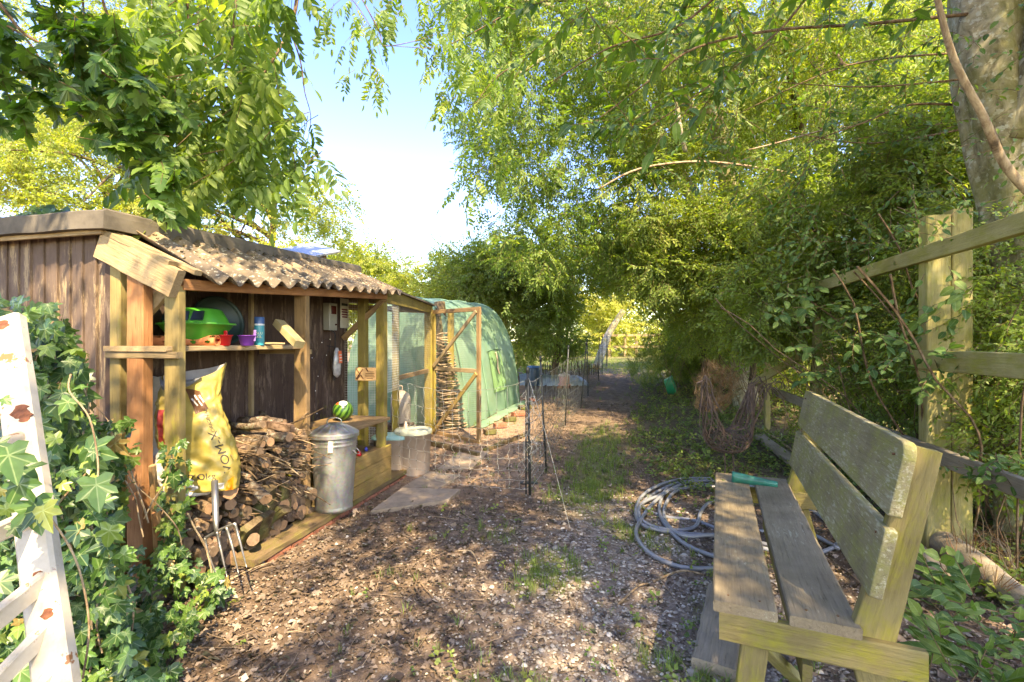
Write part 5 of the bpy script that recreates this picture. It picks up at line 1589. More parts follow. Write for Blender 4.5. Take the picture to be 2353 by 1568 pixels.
# flap with cords on the long side
def side_patch(s0, s1, a0, a1, out, name, mat):
    V, F = [], []
    for i in range(9):
        for j in range(7): V.append(T_(s0 + (s1 - s0) * i / 8, a0 + (a1 - a0) * j / 6, 1, out))
    for i in range(8):
        for j in range(6): a = i * 7 + j; F.append((a, a + 1, a + 8, a + 7))
    return mesh_obj(name, V, F, mat, tn, None, True)
side_patch(1.15, 1.75, .13, .50, .014, 'window_flap', plain('darker_green_flap', (.16, .30, .12), .5, var=.2))
tube('flap_bar', [T_(1.12, .50, 1, .02), T_(1.45, .51, 1, .02), T_(1.78, .50, 1, .02)], .008, plain('dark_green_cord', (.03, .09, .05), .6), tn, 6)
tube('white_tie', smooth_path([T_(1.45, .48, 1, .03), T_(1.48, .40, 1, .035), T_(1.43, .33, 1, .035), T_(1.48, .27, 1, .03)]), .012, m_tubw, tn, 6)
# loose skirt of netting on the ground and the bricks holding it
V, F = [], []
for i in range(26):
    f = i / 25; s_ = TL * f
    for j in range(4):
        p = T_(s_, 0); q = p - tnv * (.07 * j + .05 * abs(math.sin(i * 1.3 + j))); q.z = float(gz(q.x, q.y)) + .015 + .04 * abs(math.sin(i * .9 + j * 2)) * (1 if j in (1, 2) else .2); V.append(q)
for i in range(25):
    for j in range(3): a = i * 4 + j; F.append((a, a + 4, a + 5, a + 1))
mesh_obj('skirt', V, F, m_net, tn, None, True)
for i, (px, py) in enumerate(((1125, 1000), (1148, 985), (1170, 970), (1190, 958), (1205, 942), (1212, 925))):
    a = G(px - 12, py, .04); b_ = G(px + 14, py - 2, .04)
    o = board('brick', a, b_, .11, .07, (0, 1, 0), m_brick if i % 2 else m_trunk_dark, None, segs=2, jit=.004, cham=.008); o.name = 'loose_brick'; WM[o.name] = o.matrix_basis.copy(); tag(o, ['first loose brick nearest the aviary door at the tunnel foot', 'second loose brick along the tunnel foot', 'third loose brick along the tunnel foot', 'fourth loose brick along the tunnel foot', 'fifth loose brick near the far tunnel corner', 'last loose brick at the far tunnel corner'][i], 'brick', 'bricks along the tunnel foot')
o = board('floor_batten', G(1112, 1040, .02), G(1215, 1000, .03), .05, .04, UP, m_trunk_dark); tag(o, 'dark batten lying on the soil in front of the tunnel', 'batten')
o = board('floor_batten', G(985, 1022, .02), G(1100, 1052, .02), .07, .05, UP, m_trunk_dark); tag(o, 'dark timber sill lying under the open aviary door', 'batten')

# ------------------------------------------------------------------ poultry netting
m_npost = plain('netting_post', (.035, .038, .035), .5, var=.2); m_str = plain('white_netting_string', (.48, .46, .38), .6, var=.15, scale=40); m_strd = plain('dark_netting_string', (.10, .11, .09), .6); m_spike = plain('post_spike', (.3, .3, .28), .4, metal=.7)
ROWS = [1.03, .82, .65, .48, .35, .24, .15, .07]
def npost(p, h, lab, lean_=(0, 0), r=.010):
    p = Vector(p); p.z = float(gz(p.x, p.y))
    q = thing('netting_post', lab, 'post', p, 'black posts of the poultry netting')
    top = p + Vector((lean_[0], lean_[1], h))
    tube('shaft', [p + UP * .02, (p + top) / 2, top], r, m_npost, q, 8)
    tube('cap', [top - (top - p) * .02, top + UP * .03], [r * 1.5, r * 1.1], m_npost, q, 8)
    g_ = Geo()
    for z in ROWS[:6]: c0 = p + (top - p) * (z / h); g_.tube([c0 - UP * .008, c0 + UP * .008], r * 1.5, 6)
    oc_ = g_.obj('clips', m_npost, q); oc_['kind'] = 'stuff'; tube('spike', [p - UP * .05, p + UP * .02], .004, m_spike, q, 5)
    return p, top
A0 = P(885, 1095, 4.86); A1 = P(1218, 1140, 4.24)
pa, pat = npost(A0, 1.22, 'thick black netting post in front of the plank table', (-.03, 0), .013)
pb, pbt = npost(A1, 1.12, 'black netting post at the bend with bunched netting', (-.02, .02), .012)
npost(A1 + Vector((-.035, .02, 0)), 1.0, 'second thin black post beside the bend of the netting', (.0, 0), .007)
posts = [(.36, 5.03, (-.06, .02)), (.80, 7.2, (.05, 0)), (1.25, 8.7, (.10, 0)), (1.62, 10.2, (-.02, 0)), (2.35, 13.0, (.02, 0)), (2.75, 14.6, (0, 0)), (3.3, 16.8, (0.03, 0)), (3.7, 18.6, (0, 0))]
labs = ['first black netting post behind the bend, leaning slightly left', 'second netting post behind the bend, before the pink feeder', 'third netting post, leaning right, beyond the feeder', 'fourth netting post along the path, standing straight', 'fifth netting post, near where the path darkens', 'sixth netting post, far along the path', 'seventh netting post, small against the dry shrubs', 'last netting post at the far end of the run']
run = [(pb, pbt)]
for (x, y, le), lb in zip(posts, labs):
    run.append(npost((x, y, 0), 1.2, lb, le))
def netting(a, b_, name, lab, cols, sag, mat_h, mat_v, seed, r=.0020, rows=ROWS, hs=1.0):
    rr = random.Random(seed); root = thing(name, lab, 'netting', a[0], 'electric poultry netting')
    (p0, t0), (p1, t1) = a, b_
    def pt(f, z):
        base = p0 + (p1 - p0) * f; ln = (t0 - p0) * (1 - f) + (t1 - p1) * f
        s_ = sag * 4 * f * (1 - f) * (.3 + .7 * z / 1.03)
        q = base + ln * (z / ln.z) - UP * s_ * hs; g0 = float(gz(q.x, q.y)); q.z = max(q.z, g0 + .012); return q
    for z in rows:
        pts = [pt(i / 24, z + .006 * math.sin(i * 2.1 + z * 9)) + Vector((rr.uniform(-.004, .004), rr.uniform(-.006, .006), 0)) for i in range(25)]
        tube('line_wire', pts, r * (1.2 if z > .9 else 1), mat_h, root, 4)
    gv = Geo(); gk = Geo()
    for i in range(1, cols):
        f = i / cols + rr.uniform(-.01, .01)
        for z0, z1 in zip(rows[:-1], rows[1:]):
            a_, b__ = pt(f, z0), pt(f, z1); am = rr.uniform(-.022, .022)
            gv.tube([a_, a_ * .7 + b__ * .3 + Vector((am, am * .5, 0)), a_ * .3 + b__ * .7 + Vector((-am * .8, 0, 0)), b__], r * .9, 3)
            gk.tube([a_ + UP * .005, a_ - UP * .005], r * 2.0, 4)
    o = gv.obj('upright_strings', mat_v, root); o['kind'] = 'stuff'; o = gk.obj('knots', m_npost, root); o['kind'] = 'stuff'
netting((pa, pat), (pb, pbt), 'poultry_netting', 'sagging white string netting across the pen entrance', 16, .13, m_str, m_str, 1, .0014)
for i in range(len(run) - 1):
    netting(run[i], run[i + 1], 'poultry_netting', ['netting panel just behind the bend of the run', 'netting panel between the first two posts past the bend', 'netting panel beside the pink feeder', 'netting panel beyond the feeder along the path', 'netting panel where the path darkens', 'netting panel far along the path', 'netting panel before the dry shrubs', 'last netting panel at the far end of the path'][i], [12, 18, 12, 12, 18, 8, 8, 8][i], .03, m_str if i == 0 else m_strd, m_strd, 10 + i, .0018)
# bunched end of the netting and guy string
gq = Geo()
for i in range(26):
    z0 = rl.uniform(.3, 1.0); q = pb + Vector((rl.uniform(-.05, .05), rl.uniform(-.03, .03), z0)); pts = [q]
    for k in range(4): pts.append(pts[-1] + Vector((rl.uniform(-.05, .05), rl.uniform(-.03, .03), rl.uniform(-.11, .02))))
    gq.tube(smooth_path(pts, 2), .0015, 4)
o = gq.obj('netting_bunch', m_str, None); tag(o, 'tangle of spare white netting hung on the bend post', 'netting bunch')
a = run[1][1]; 
o = tube('guy_string', [pbt - UP * .04, (pbt + G(1300, 1170)) / 2 + UP * .02, G(1310, 1215)], .0022, m_str, None, 4); tag(o, 'white guy string running from the bend post to the gravel', 'string')
o = board('post_foot', G(1195, 1112, .01), G(1235, 1112, .01), .05, .02, (0, 1, 0), m_npost, None, segs=1); tag(o, 'flat black foot plate on the ground at the bend post', 'plate')

# ------------------------------------------------------------------ far corner of the pen
l = G(1297, 892)
fe = thing('poultry_feeder', 'small pink and white poultry feeder with lid on two red bricks', 'feeder', l)
m_pink = plain('faded_pink_plastic', (.62, .33, .27), .5, var=.1)
lathe('tray', [(.13, .06), (.16, .075), (.165, .10), (.15, .10)], l, m_pink, fe, 28, close_bot=True)
lathe('hopper', [(.10, .09), (.125, .11), (.13, .30)], l, m_pink, fe, 28)
lathe('lid', [(.15, .29), (.152, .31), (.12, .34), (.04, .365), (.001, .368)], l, m_tubw, fe, 28)
lathe('knob', [(.015, .36), (.022, .385), (.001, .395)], l, m_tubw, fe, 12)
for k, dx in enumerate((-.09, .09)):
    o = board('loose_brick', l + Vector((dx - .05, -.1, .03)), l + Vector((dx + .03, .1, .03)), .09, .06, (1, 0, 0), m_brick, None, segs=2); tag(o, 'red brick under the %s half of the pink feeder' % ('left', 'right')[k], 'brick')
# low fence of dark sticks
sf = thing('stick_fence', 'low fence of short dark upright sticks behind the pink feeder', 'fence', G(1280, 858))
ga, gb_ = G(1245, 866), G(1375, 862)
for i in range(34):
    f = i / 33; p = ga + (gb_ - ga) * f; p.z = float(gz(p.x, p.y)); h = rl.uniform(.28, .46)
    tube('stake', [p, p + Vector((rl.uniform(-.03, .03), 0, h))], [.017, .013], m_trunk_dark, sf, 5)
tube('rail', [ga + UP * .2, (ga + gb_) / 2 + UP * .19, gb_ + UP * .2], .012, m_trunk_dark, sf, 5)
l = P(1255, 850, 12.6)
bt = thing('blue_tarpaulin', 'crumpled pale blue tarpaulin heaped behind the stick fence', 'tarpaulin', l)
m_tarp = plain('blue_tarp', (.24, .30, .33), .4, var=.4, scale=4, bump=.4)
V, F = [], []
for i in range(25):
    for j in range(11):
        x = -1.0 + 1.75 * i / 24; y = -.5 + j / 10; hgt = .26 * (1 - (2 * j / 10 - 1) ** 2) ** .5 * (.85 + .08 * math.sin(i * .9)) * min(1, (24 - i) / 5 + .3)
        p = l + Vector((x + .3, y, 0)); p.z = float(gz(p.x, p.y)) + hgt + .03 * math.sin(i * 2.3 + j * 1.7); V.append(p)
for i in range(24):
    for j in range(10): a = i * 11 + j; F.append((a, a + 11, a + 12, a + 1))
mesh_obj('sheet', V, F, m_tarp, bt, None, True)
l = G(1222, 868); l = Vector((.55, 12.2, float(gz(.55, 12.2))))
db = thing('dark_bins', 'dark blue plastic barrel standing behind the netting by the tunnel', 'barrel', l)
lathe('drum', [(.15, 0), (.16, .2), (.16, .42), (.15, .46)], l, plain('dark_barrel', (.03, .06, .09), .4), db, 20, close_top=True)
lathe('lid', [(.165, .46), (.165, .49), (.1, .50), (.001, .50)], l, plain('blue_lid', (.05, .18, .42), .4), db, 20)
# rail fence at the end of the path
ff = thing('far_rail_fence', 'pale post and rail fence at the far end of the path', 'fence', P(1440, 808, 27))
for px in (1400, 1436, 1462, 1492): q = P(px, 808, 27); q.z = float(gz(q.x, q.y)) - .1; board('post', q, q + UP * 1.35, .14, .12, (1, 0, 0), m_weather, ff, segs=3)
for z in (.55, 1.2): q = P(1385, 800, 26.9); q.z = float(gz(q.x, q.y)) + z; board('rail', q, q + Vector((3.3, 0, .02)), .13, .05, UP, m_weather, ff, segs=4)
o = tube('leaning_trunk', smooth_path([G(1370, 850), P(1395, 775, 20), P(1415, 740, 20.3), P(1432, 715, 20.5)]), [.16] * 6 + [.14] * 6 + [.12] * 7, m_trunk, None, 10); tag(o, 'bare leaning tree trunk at the end of the path', 'trunk')
# ------------------------------------------------------------------ bench
BD = Vector((.395, .919, 0)).normalized(); BR = Vector((.919, -.395, 0)).normalized(); B0 = Vector((.705, 1.68, 0))
def Bp(s, r, z): return B0 + BD * s + BR * r + UP * z
bench = thing('garden_bench', 'algae covered timber bench with two seat boards and backrest', 'bench', Bp(.9, .25, 0))
board('seat', Bp(0, .10, .432), Bp(1.80, .10, .436), .200, .036, BR, m_seat, bench, segs=16, cham=.005, jit=.0015)
board('seat', Bp(.0, .335, .432), Bp(1.80, .335, .436), .200, .036, BR, m_seat, bench, segs=16, cham=.005, jit=.0015)
def back_board(z0, z1, r0, r1, nm='backrest', rnd_=.04):
    # board with rounded upper ends, extruded along the slope of the back
    L = 1.82; t_ = .036; pts = []
    up_ = (Bp(0, r1, z1) - Bp(0, r0, z0)); H = up_.length
    for (cx, cy, a0, a1) in ((L - rnd_, H - rnd_, 0, 90), (rnd_, H - rnd_, 90, 180)):
        for k in range(6): a = R(a0 + (a1 - a0) * k / 5); pts.append((cx + rnd_ * math.cos(a), cy + rnd_ * math.sin(a)))
    pts += [(.0, .006), (.006, 0), (L - .006, 0), (L, .006)]
    fr = Matrix((BD, up_.normalized(), BD.cross(up_.normalized()))).transposed().to_4x4(); fr.translation = Bp(-.01, r0, z0)
    V = [(x, y, -t_ / 2) for x, y in pts] + [(x, y, t_ / 2) for x, y in pts]; n = len(pts)
    me_ = mesh_obj(nm, V, [tuple(range(n - 1, -1, -1)), tuple(range(n, 2 * n))] + [(i, (i + 1) % n, n + (i + 1) % n, n + i) for i in range(n)], m_back, bench, fr)
    md = me_.modifiers.new('bevel', 'BEVEL'); md.width = .004; md.segments = 2
    return me_
back_board(.815, 1.045, .515, .560, rnd_=.05); back_board(.555, .775, .466, .508, rnd_=.012)
for s_ in (.05, 1.70):
    A = Bp(s_, .445, .30); B = Bp(s_, .608, 1.025)
    board('back_post', A, B, .125 if s_ < 1 else .11, .045, BR, m_benchpost, bench, segs=6, cham=.004, w2=.075)
    board('rear_leg', Bp(s_, .56, -.01), Bp(s_, .47, .345), .12, .045, BR, m_benchpost, bench, segs=4, cham=.004)
    board('front_leg', Bp(s_ + .01, .10, -.01), Bp(s_ + .01, .14, .345), .085, .045, BR, m_benchpost, bench, segs=4, cham=.004)
    board('crossbeam', Bp(s_ - .035, .02, .365), Bp(s_ - .035, .60, .365), .10, .032, UP, m_benchpost, bench, segs=6, cham=.004)
board('stretcher', Bp(.10, .30, .20), Bp(1.68, .30, .20), .08, .03, UP, m_benchpost, bench, segs=6)
board('brace', Bp(.08, .14, .30), Bp(.35, .30, .03), .05, .03, BR, m_rail, bench)
g_ = Geo()
for s_ in (.055, 1.72):
    for r_ in (.05, .15, .29, .38): g_.tube([Bp(s_, r_, .448), Bp(s_, r_, .4525)], .004, 8)
    for (r_, z_) in ((.545, 1.0), (.530, .87), (.5, .745), (.482, .62)): g_.tube([Bp(s_, r_ - .012, z_), Bp(s_, r_ - .020, z_)], .004, 8)
g_.obj('screw_heads', m_brown, bench)
# green cloth rolled into a cone
m_cloth = plain('green_plastic_cloth', (.015, .17, .12), .35, var=.35, scale=14, bump=.3)
a = Bp(1.60, .10, .482); b_ = Bp(1.58, .36, .470)
pts = [a + (b_ - a) * (i / 10) for i in range(11)]
fr = frame(a, b_, UP); L = (b_ - a).length; V, F = [], []
for i in range(15):
    f = i / 14; r0 = .034 * (1 - .55 * f)
    for k in range(22):
        th = 2 * math.pi * k / 22; j = 1 + .10 * float(wav(f * 6, th * 2, 0, 1.7, 3)); V.append((-L / 2 + L * f, r0 * 1.15 * math.cos(th) * j, r0 * .85 * math.sin(th) * j))
for i in range(14):
    for k in range(22): q = i * 22 + k; w2_ = i * 22 + (k + 1) % 22; F.append((q, w2_, w2_ + 22, q + 22))
F.append(tuple(14 * 22 + k for k in range(22)))
for k in range(22):
    th = 2 * math.pi * k / 22; V.append((-L / 2 + .03, .026 * math.cos(th), .018 * math.sin(th)))
n0 = 15 * 22
for k in range(22): F.append((k, n0 + k, n0 + (k + 1) % 22, (k + 1) % 22))
F.append(tuple(n0 + k for k in range(22)))
o = mesh_obj('rolled_cloth', V, F, m_cloth, None, fr, True); tag(o, 'dark green plastic sheet rolled to a cone on the bench', 'rolled sheet')
# a fallen leaf on the bench
v_, f_ = lobed(.05, MAPLE); 
o = mesh_obj('fallen_leaf', [tuple(x) for x in v_], [tuple(int(i) for i in x) for x in f_], l_grass, None, Matrix.Translation(Bp(1.62, .045, .454))); tag(o, 'small yellowing leaf lying on the far end of the bench seat', 'leaf')

# sleeper under the bench
o = board('old_sleeper', G(1640, 1560, .03), G(1668, 1385, .055), .17, .06, (1, 0, 0), m_greyboard, None, segs=10, jit=.004, cham=.008); tag(o, 'old grey board lying on the ground beneath the bench front', 'board')
o = board('ground_board', G(1745, 1010, .04), G(2160, 1330, .05) , .13, .06, (1, -.3, 0), m_greyboard, None, segs=14, jit=.006, cham=.01); tag(o, 'long weathered board edging the bank behind the bench', 'board')
A = G(2090, 1225, .07); B = P(2380, 1410, 2.35)
o = tube('rotten_log', smooth_path([A, (A + B) / 2 + UP * .03, B], 6), [.07, .075, .08, .08, .08, .08, .08, .08, .075, .07, .07, .06, .05], m_greyboard, None, 12); tag(o, 'split grey rotten log lying below the fence at the right', 'log')
o = board('offcut_wood', G(1560, 1035, .03), G(1602, 1052, .03), .05, .04, UP, m_log2); tag(o, 'small split piece of wood lying on the weeds', 'wood piece')
for i, (a, b_, r0, lb) in enumerate((((1735, 985), (1835, 1050), .02, 'pale fallen branch lying along the bank behind the bench'), ((1500, 1340), (1620, 1325), .008, 'thin curved root lying on the gravel by the hose'), ((1418, 1395), (1500, 1345), .007, 'thin bent stick curving over the gravel left of the bench'), ((1080, 1110), (1130, 1095), .006, 'short twig lying in the pen beyond the nearest slab'), ((470, 1365), (640, 1290), .006, 'long thin stick lying in front of the plank edging'), ((1040, 1270), (1100, 1300), .006, 'thin stick lying among the stones in mid path'))):
    A, B = G(*a, r0), G(*b_, r0); Mi = (A + B) / 2 + Vector((.03, .05, .02))
    o = tube('fallen_branch', smooth_path([A, Mi, B], 5), [r0 * (1 - .04 * k) for k in range(11)], m_twig_pale, None, 7); tag(o, lb, 'branch')

# ------------------------------------------------------------------ hose
m_hose = plain('grey_garden_hose', (.20, .21, .225), .32, var=.12, scale=4)
hp = [(1655, 1108), (1560, 1112), (1490, 1140), (1462, 1180), (1478, 1218), (1560, 1232), (1660, 1235), (1760, 1225), (1850, 1230), (1900, 1255), (1925, 1270), (1935, 1250), (1900, 1205), (1850, 1170), (1740, 1135), (1640, 1122), (1560, 1128), (1510, 1150), (1475, 1170),
      (1470, 1200), (1500, 1222), (1560, 1228), (1600, 1215), (1612, 1180), (1640, 1160), (1720, 1160), (1800, 1185), (1850, 1220), (1800, 1262), (1700, 1240), (1600, 1200), (1530, 1190), (1480, 1172), (1490, 1150), (1560, 1118), (1650, 1115), (1740, 1130), (1850, 1160), (1930, 1215), (1920, 1262), (1840, 1285), (1750, 1272),
      (1650, 1245), (1570, 1245), (1530, 1210), (1530, 1165), (1560, 1130), (1640, 1118), (1600, 1116), (1540, 1122), (1518, 1160), (1520, 1200), (1560, 1250), (1620, 1280), (1700, 1300), (1640, 1312), (1560, 1310), (1490, 1280), (1462, 1240), (1475, 1205), (1510, 1160), (1560, 1124), (1625, 1110)]
pts = [G(px, py, .016) for px, py in hp]
pts = smooth_path(pts, 7)
# lift crossings
for i, p in enumerate(pts):
    p.z += .010 + .012 * math.sin(i * .11) + .008 * math.sin(i * .047 + 1)
hs = thing('garden_hose', 'grey blue garden hose lying in loose coils under the bench', 'hose', pts[0])
tube('pipe', pts, .014, m_hose, hs, 8)
e = pts[-1]; m_ye = plain('yellow_connector', (.6, .5, .05), .4); m_rc = plain('red_ring', (.6, .08, .03), .4)
x = Vector((.99, .12, 0))
tube('connector', [e, e + x * .04], .017, m_ye, hs, 10); tube('connector', [e + x * .045, e + x * .13], .019, m_npost, hs, 10); tube('connector_ring', [e + x * .075, e + x * .085], .021, m_rc, hs, 10); tube('connector_ring', [e + x * .105, e + x * .112], .021, m_rc, hs, 10); tube('connector', [e + x * .13, e + x * .17], .014, m_npost, hs, 10)

# ------------------------------------------------------------------ wire hen
m_rust = plain('rusty_wire', (.12, .08, .06), .7, metal=.4, var=.4, scale=30)
hc = P(1672, 985, 4.0); 
hen = thing('wire_hen', 'open rusty wire sculpture of a hen beyond the bench', 'sculpture', Vector((hc.x, hc.y, 0)))
ex = Vector((.96, .28, 0)); ey = Vector((-.28, .96, 0))
def Hn(x, y, z): return hc + ex * x + ey * y + UP * z
def prof_hen(x):   # underside and back height along the body, x from breast (-.24) to tail (+.26)
    t_ = (x + .24) / .5
    zb = -.22 * math.sin(math.pi * min(1, max(0, t_ * .95 + .03))) ** .6 + .02
    zt = .12 - .30 * math.sin(math.pi * min(1, max(0, t_ * .9 + .06))) ** 1.6 * .45 + .33 * max(0, t_ - .72) / .28 + .30 * max(0, .25 - t_) / .25
    return zb, zt
g_ = Geo(); rr = random.Random(4)
for i in range(15):
    x = -.235 + .47 * i / 14; zb, zt = prof_hen(x); wd = .17 * math.sin(math.pi * min(1, max(.08, (x + .26) / .54)))
    ring = [Hn(x + .02 * math.sin(a), wd * math.cos(a), (zb + zt) / 2 + (zt - zb) / 2 * math.sin(a)) for a in [2 * math.pi * k / 20 for k in range(21)]]
    g_.tube(ring, .0042, 4)
g_.obj('body_ribs', m_rust, hen)
g_ = Geo()
for k in range(16):
    a = 2 * math.pi * k / 16; pts = []
    for i in range(21):
        x = -.24 + .48 * i / 20; zb, zt = prof_hen(x); wd = .17 * math.sin(math.pi * min(1, max(.08, (x + .26) / .54)))
        aa = a + .25 * math.sin(x * 14 + k); pts.append(Hn(x, wd * math.cos(aa), (zb + zt) / 2 + (zt - zb) / 2 * math.sin(aa)))
    g_.tube(pts, .0034, 4)
for k in range(60):
    a = rr.uniform(0, 6.28); x = rr.uniform(-.2, .2); pts = []
    for i in range(6):
        zb, zt = prof_hen(x); wd = .17 * math.sin(math.pi * min(1, max(.08, (x + .26) / .54))); pts.append(Hn(x, wd * math.cos(a), (zb + zt) / 2 + (zt - zb) / 2 * math.sin(a))); a += rr.uniform(.1, .35); x = max(-.23, min(.23, x + rr.uniform(-.05, .05)))
    g_.tube(pts, .0028, 3)
g_.obj('body_mesh', m_rust, hen)
g_ = Geo()
for k in range(13):
    y = rr.uniform(-.09, .09); pts = [Hn(.16, y, .0), Hn(.24, y * 1.2, .16), Hn(.27 + rr.uniform(-.03, .06), y * 1.5, .30 + rr.uniform(0, .08)), Hn(.36 + rr.uniform(0, .07), y * 1.6, .34 + rr.uniform(-.02, .10)), Hn(.44 + rr.uniform(-.02, .05), y * 1.6, .26 + rr.uniform(-.05, .1))]
    g_.tube(smooth_path(pts, 3), .0038, 4)
g_.obj('tail', m_rust, hen)
g_ = Geo()
for k in range(6):
    a = 2 * math.pi * k / 6; r0, r1, r2 = .10, .05, .04
    g_.tube(smooth_path([Hn(-.17 + r0 * math.cos(a), r0 * math.sin(a), .14), Hn(-.20 + r1 * math.cos(a), r1 * math.sin(a), .28), Hn(-.21 + r2 * math.cos(a), r2 * math.sin(a), .38), Hn(-.22, 0, .45)], 3), .004, 4)
for z, r0 in ((.2, .075), (.28, .05), (.36, .045), (.42, .03)): g_.tube([Hn(-.19 - (z - .2) * .12 + r0 * math.cos(a), r0 * math.sin(a), z) for a in [k * .5236 for k in range(13)]], .0024, 4)
g_.tube([Hn(-.25, 0, .40), Hn(-.31, 0, .385)], [.012, .003], 6)
g_.obj('neck_and_head', m_rust, hen)
for sgn in (-1, 1):
    f_ = Hn(.0 + .0, .05 * sgn, 0); f_.z = .42 if False else float(gz(f_.x, f_.y)) + .02
    g_ = Geo().tube([Hn(.0, .05 * sgn, -.16), Hn(.02, .05 * sgn, -.32), f_], .006, 6)
    for a in (-.6, 0, .6, 3.1): g_.tube([f_, f_ + ex * -(.08 * math.cos(a)) + ey * (.08 * math.sin(a))], .004, 5)
    g_.obj('leg', m_rust, hen)

# green tub on its side in the weeds
l = G(1540, 905) + UP * .17
gt_ = thing('green_tub', 'bright green plastic tub tipped over in the weeds', 'tub', l)
lathe('tub', [(.001, -.09), (.17, -.09), (.21, .07), (.225, .075), (.225, .10), (.205, .08), (.16, -.07), (.001, -.08)], l, plain('bright_green_plastic', (.005, .30, .13), .35, var=.1), gt_, 28, M=Matrix.Rotation(R(72), 4, 'Y') @ Matrix.Rotation(R(20), 4, 'X'))

# ------------------------------------------------------------------ right-hand fence
FD = Vector((.247, .969, 0)).normalized(); FR = Vector((FD.y, -FD.x, 0)); F0 = Vector((2.70, 3.10, 0))
def Fp(s, r, z): return F0 + FD * s + FR * r + UP * z
fence = thing('rail_fence', 'tall mossy post and rail fence running along the right bank', 'fence', Fp(0, 0, 0))
board('post', Fp(0, .03, -.1), Fp(0, .03, 2.17), .13, .10, FR, m_rail, fence, segs=16, cham=.006)
board('post', Fp(.0, .155, -.1), Fp(.0, .155, 2.2), .11, .10, FR, m_rail, fence, segs=16, cham=.006)
for s_ in (2.1, 4.1, 6.3): board('post', Fp(s_, .05, -.1), Fp(s_, .05, 2.05), .07, .09, FR, m_rail, fence, segs=12, cham=.005)
board('post', Fp(-1.05, .06, -.1), Fp(-1.05, .06, 1.27), .07, .10, FR, m_rail, fence, segs=8, cham=.005)
board('rail', Fp(2.9, -.02, 1.93), Fp(-1.6, -.05, 1.925), .10, .045, UP, m_rail, fence, segs=16, cham=.004, wob=.004)
board('rail', Fp(.12, -.02, 1.245), Fp(-1.7, -.04, 1.24), .125, .045, UP, m_rail, fence, segs=10, cham=.004)
board('rail', Fp(3.4, -.045, .72), Fp(-1.8, -.045, .635), .10, .04, UP, m_greyboard, fence, segs=16, cham=.004, wob=.004)
board('brace', P(1725, 885, 6.2), P(1862, 806, 5.3), .09, .035, UP, m_rail, fence, segs=5)
o = board('leaning_board', G(1630, 1010, .2), P(1700, 905, 6.6), .02, .02, UP, m_twig); bpy.data.objects.remove(o)

# ------------------------------------------------------------------ old trees at the right edge
def trunk(name, pts, radii, mat, parent, seed, n=20, rough=.06):
    rr = random.Random(seed); pts = smooth_path(pts, 5); k = len(pts)
    rad = [radii[min(len(radii) - 1, int(i / 5))] * (1 - (i % 5) / 5) + radii[min(len(radii) - 1, int(i / 5) + 1)] * ((i % 5) / 5) for i in range(k)]
    p0 = pts[0]; V, F = tube_geo([p - p0 for p in pts], rad, n, True)
    for i in range(k):
        c0 = pts[i] - p0
        for j in range(n):
            q = V[i * n + j]; d = q - c0; a = 2 * math.pi * j / n
            f = 1 + rough * (math.sin(3 * a + seed + i * .15) + .6 * math.sin(5 * a + i * .3 + seed)) + rough * .5 * float(wav(d.x * 6, d.y * 6, q.z * 3, 1.5, seed))
            V[i * n + j] = c0 + d * f
    return mesh_obj(name, V, F, mat, parent, Matrix.Translation(p0), True)
big = thing('pale_barked_tree', 'big pale barked tree leaning behind the fence at right', 'tree', P(2355, 1200, 3.3))
trunk('trunk', [P(2375, 1330, 3.2), P(2362, 900, 3.25), P(2350, 620, 3.3), P(2318, 400, 3.35), P(2272, 150, 3.4), P(2262, -80, 3.5), P(2250, -400, 3.8)], [.19, .16, .15, .175, .20, .215, .22], m_trunk, big, 2, 40, .10)
trunk('limb', [P(2330, 330, 3.3), P(2400, 120, 3.2), P(2450, -150, 3.2)], [.15, .14, .13], m_trunk, big, 5, 16)
trunk('branch', [P(2145, -40, 2.6), P(2190, 130, 2.6), P(2260, 270, 2.6), P(2310, 380, 2.62), P(2400, 480, 2.6)], [.014, .017, .019, .021, .022], m_twig_pale, big, 3, 10)
vn = thing('ivy_clad_trunk', 'dark slender trunk wrapped in dry vine stems behind the double post', 'tree', P(2230, 1200, 4.2))
trunk('trunk', [P(2255, 1180, 4.3), P(2240, 800, 4.3), P(2230, 500, 4.4), P(2190, 200, 4.6)], [.12, .10, .10, .08], m_trunk_dark, vn, 7, 14)
g_ = Geo(); rr = random.Random(8)
for i in range(60):
    x0 = rr.uniform(-45, 40); pts = [P(2245 + x0 + rr.uniform(-12, 12), 1150 - 90 * k + rr.uniform(-20, 20), 4.1 + rr.uniform(-.12, .12)) for k in range(rr.randint(3, 8))]
    g_.tube(smooth_path(pts, 2), rr.uniform(.003, .008), 4)
o = g_.obj('vine_stems', m_twig, vn); o['kind'] = 'stuff'

# ------------------------------------------------------------------ white gate at the left edge
m_gw, t, b = nodes('chipped_white_paint')
tc = N(t, 'ShaderNodeTexCoord'); n_ = N(t, 'ShaderNodeTexNoise', inp={'Scale': 11, 'Detail': 9., 'Roughness': .7}); t.links.new(tc.outputs['Object'], n_.inputs['Vector'])
n2_ = N(t, 'ShaderNodeTexNoise', inp={'Scale': 17., 'Detail': 6., 'Roughness': .65}); t.links.new(tc.outputs['Object'], n2_.inputs['Vector'])
r0_ = ramp(t, [(.25, (.24, .20, .12)), (.42, (.43, .37, .28)), (.7, (.54, .485, .385))]); t.links.new(n2_.outputs['Fac'], r0_.inputs[0])
r1_ = ramp(t, [(.64, (0, 0, 0)), (.65, (1, 1, 1))]); t.links.new(n_.outputs['Fac'], r1_.inputs[0])
r2_ = ramp(t, [(.625, (0, 0, 0)), (.65, (1, 1, 1))]); t.links.new(n2_.outputs['Fac'], r2_.inputs[0])
r3_ = ramp(t, [(.4, (.10, .04, .02)), (.6, (.28, .12, .045))]); t.links.new(n2_.outputs['Fac'], r3_.inputs[0])
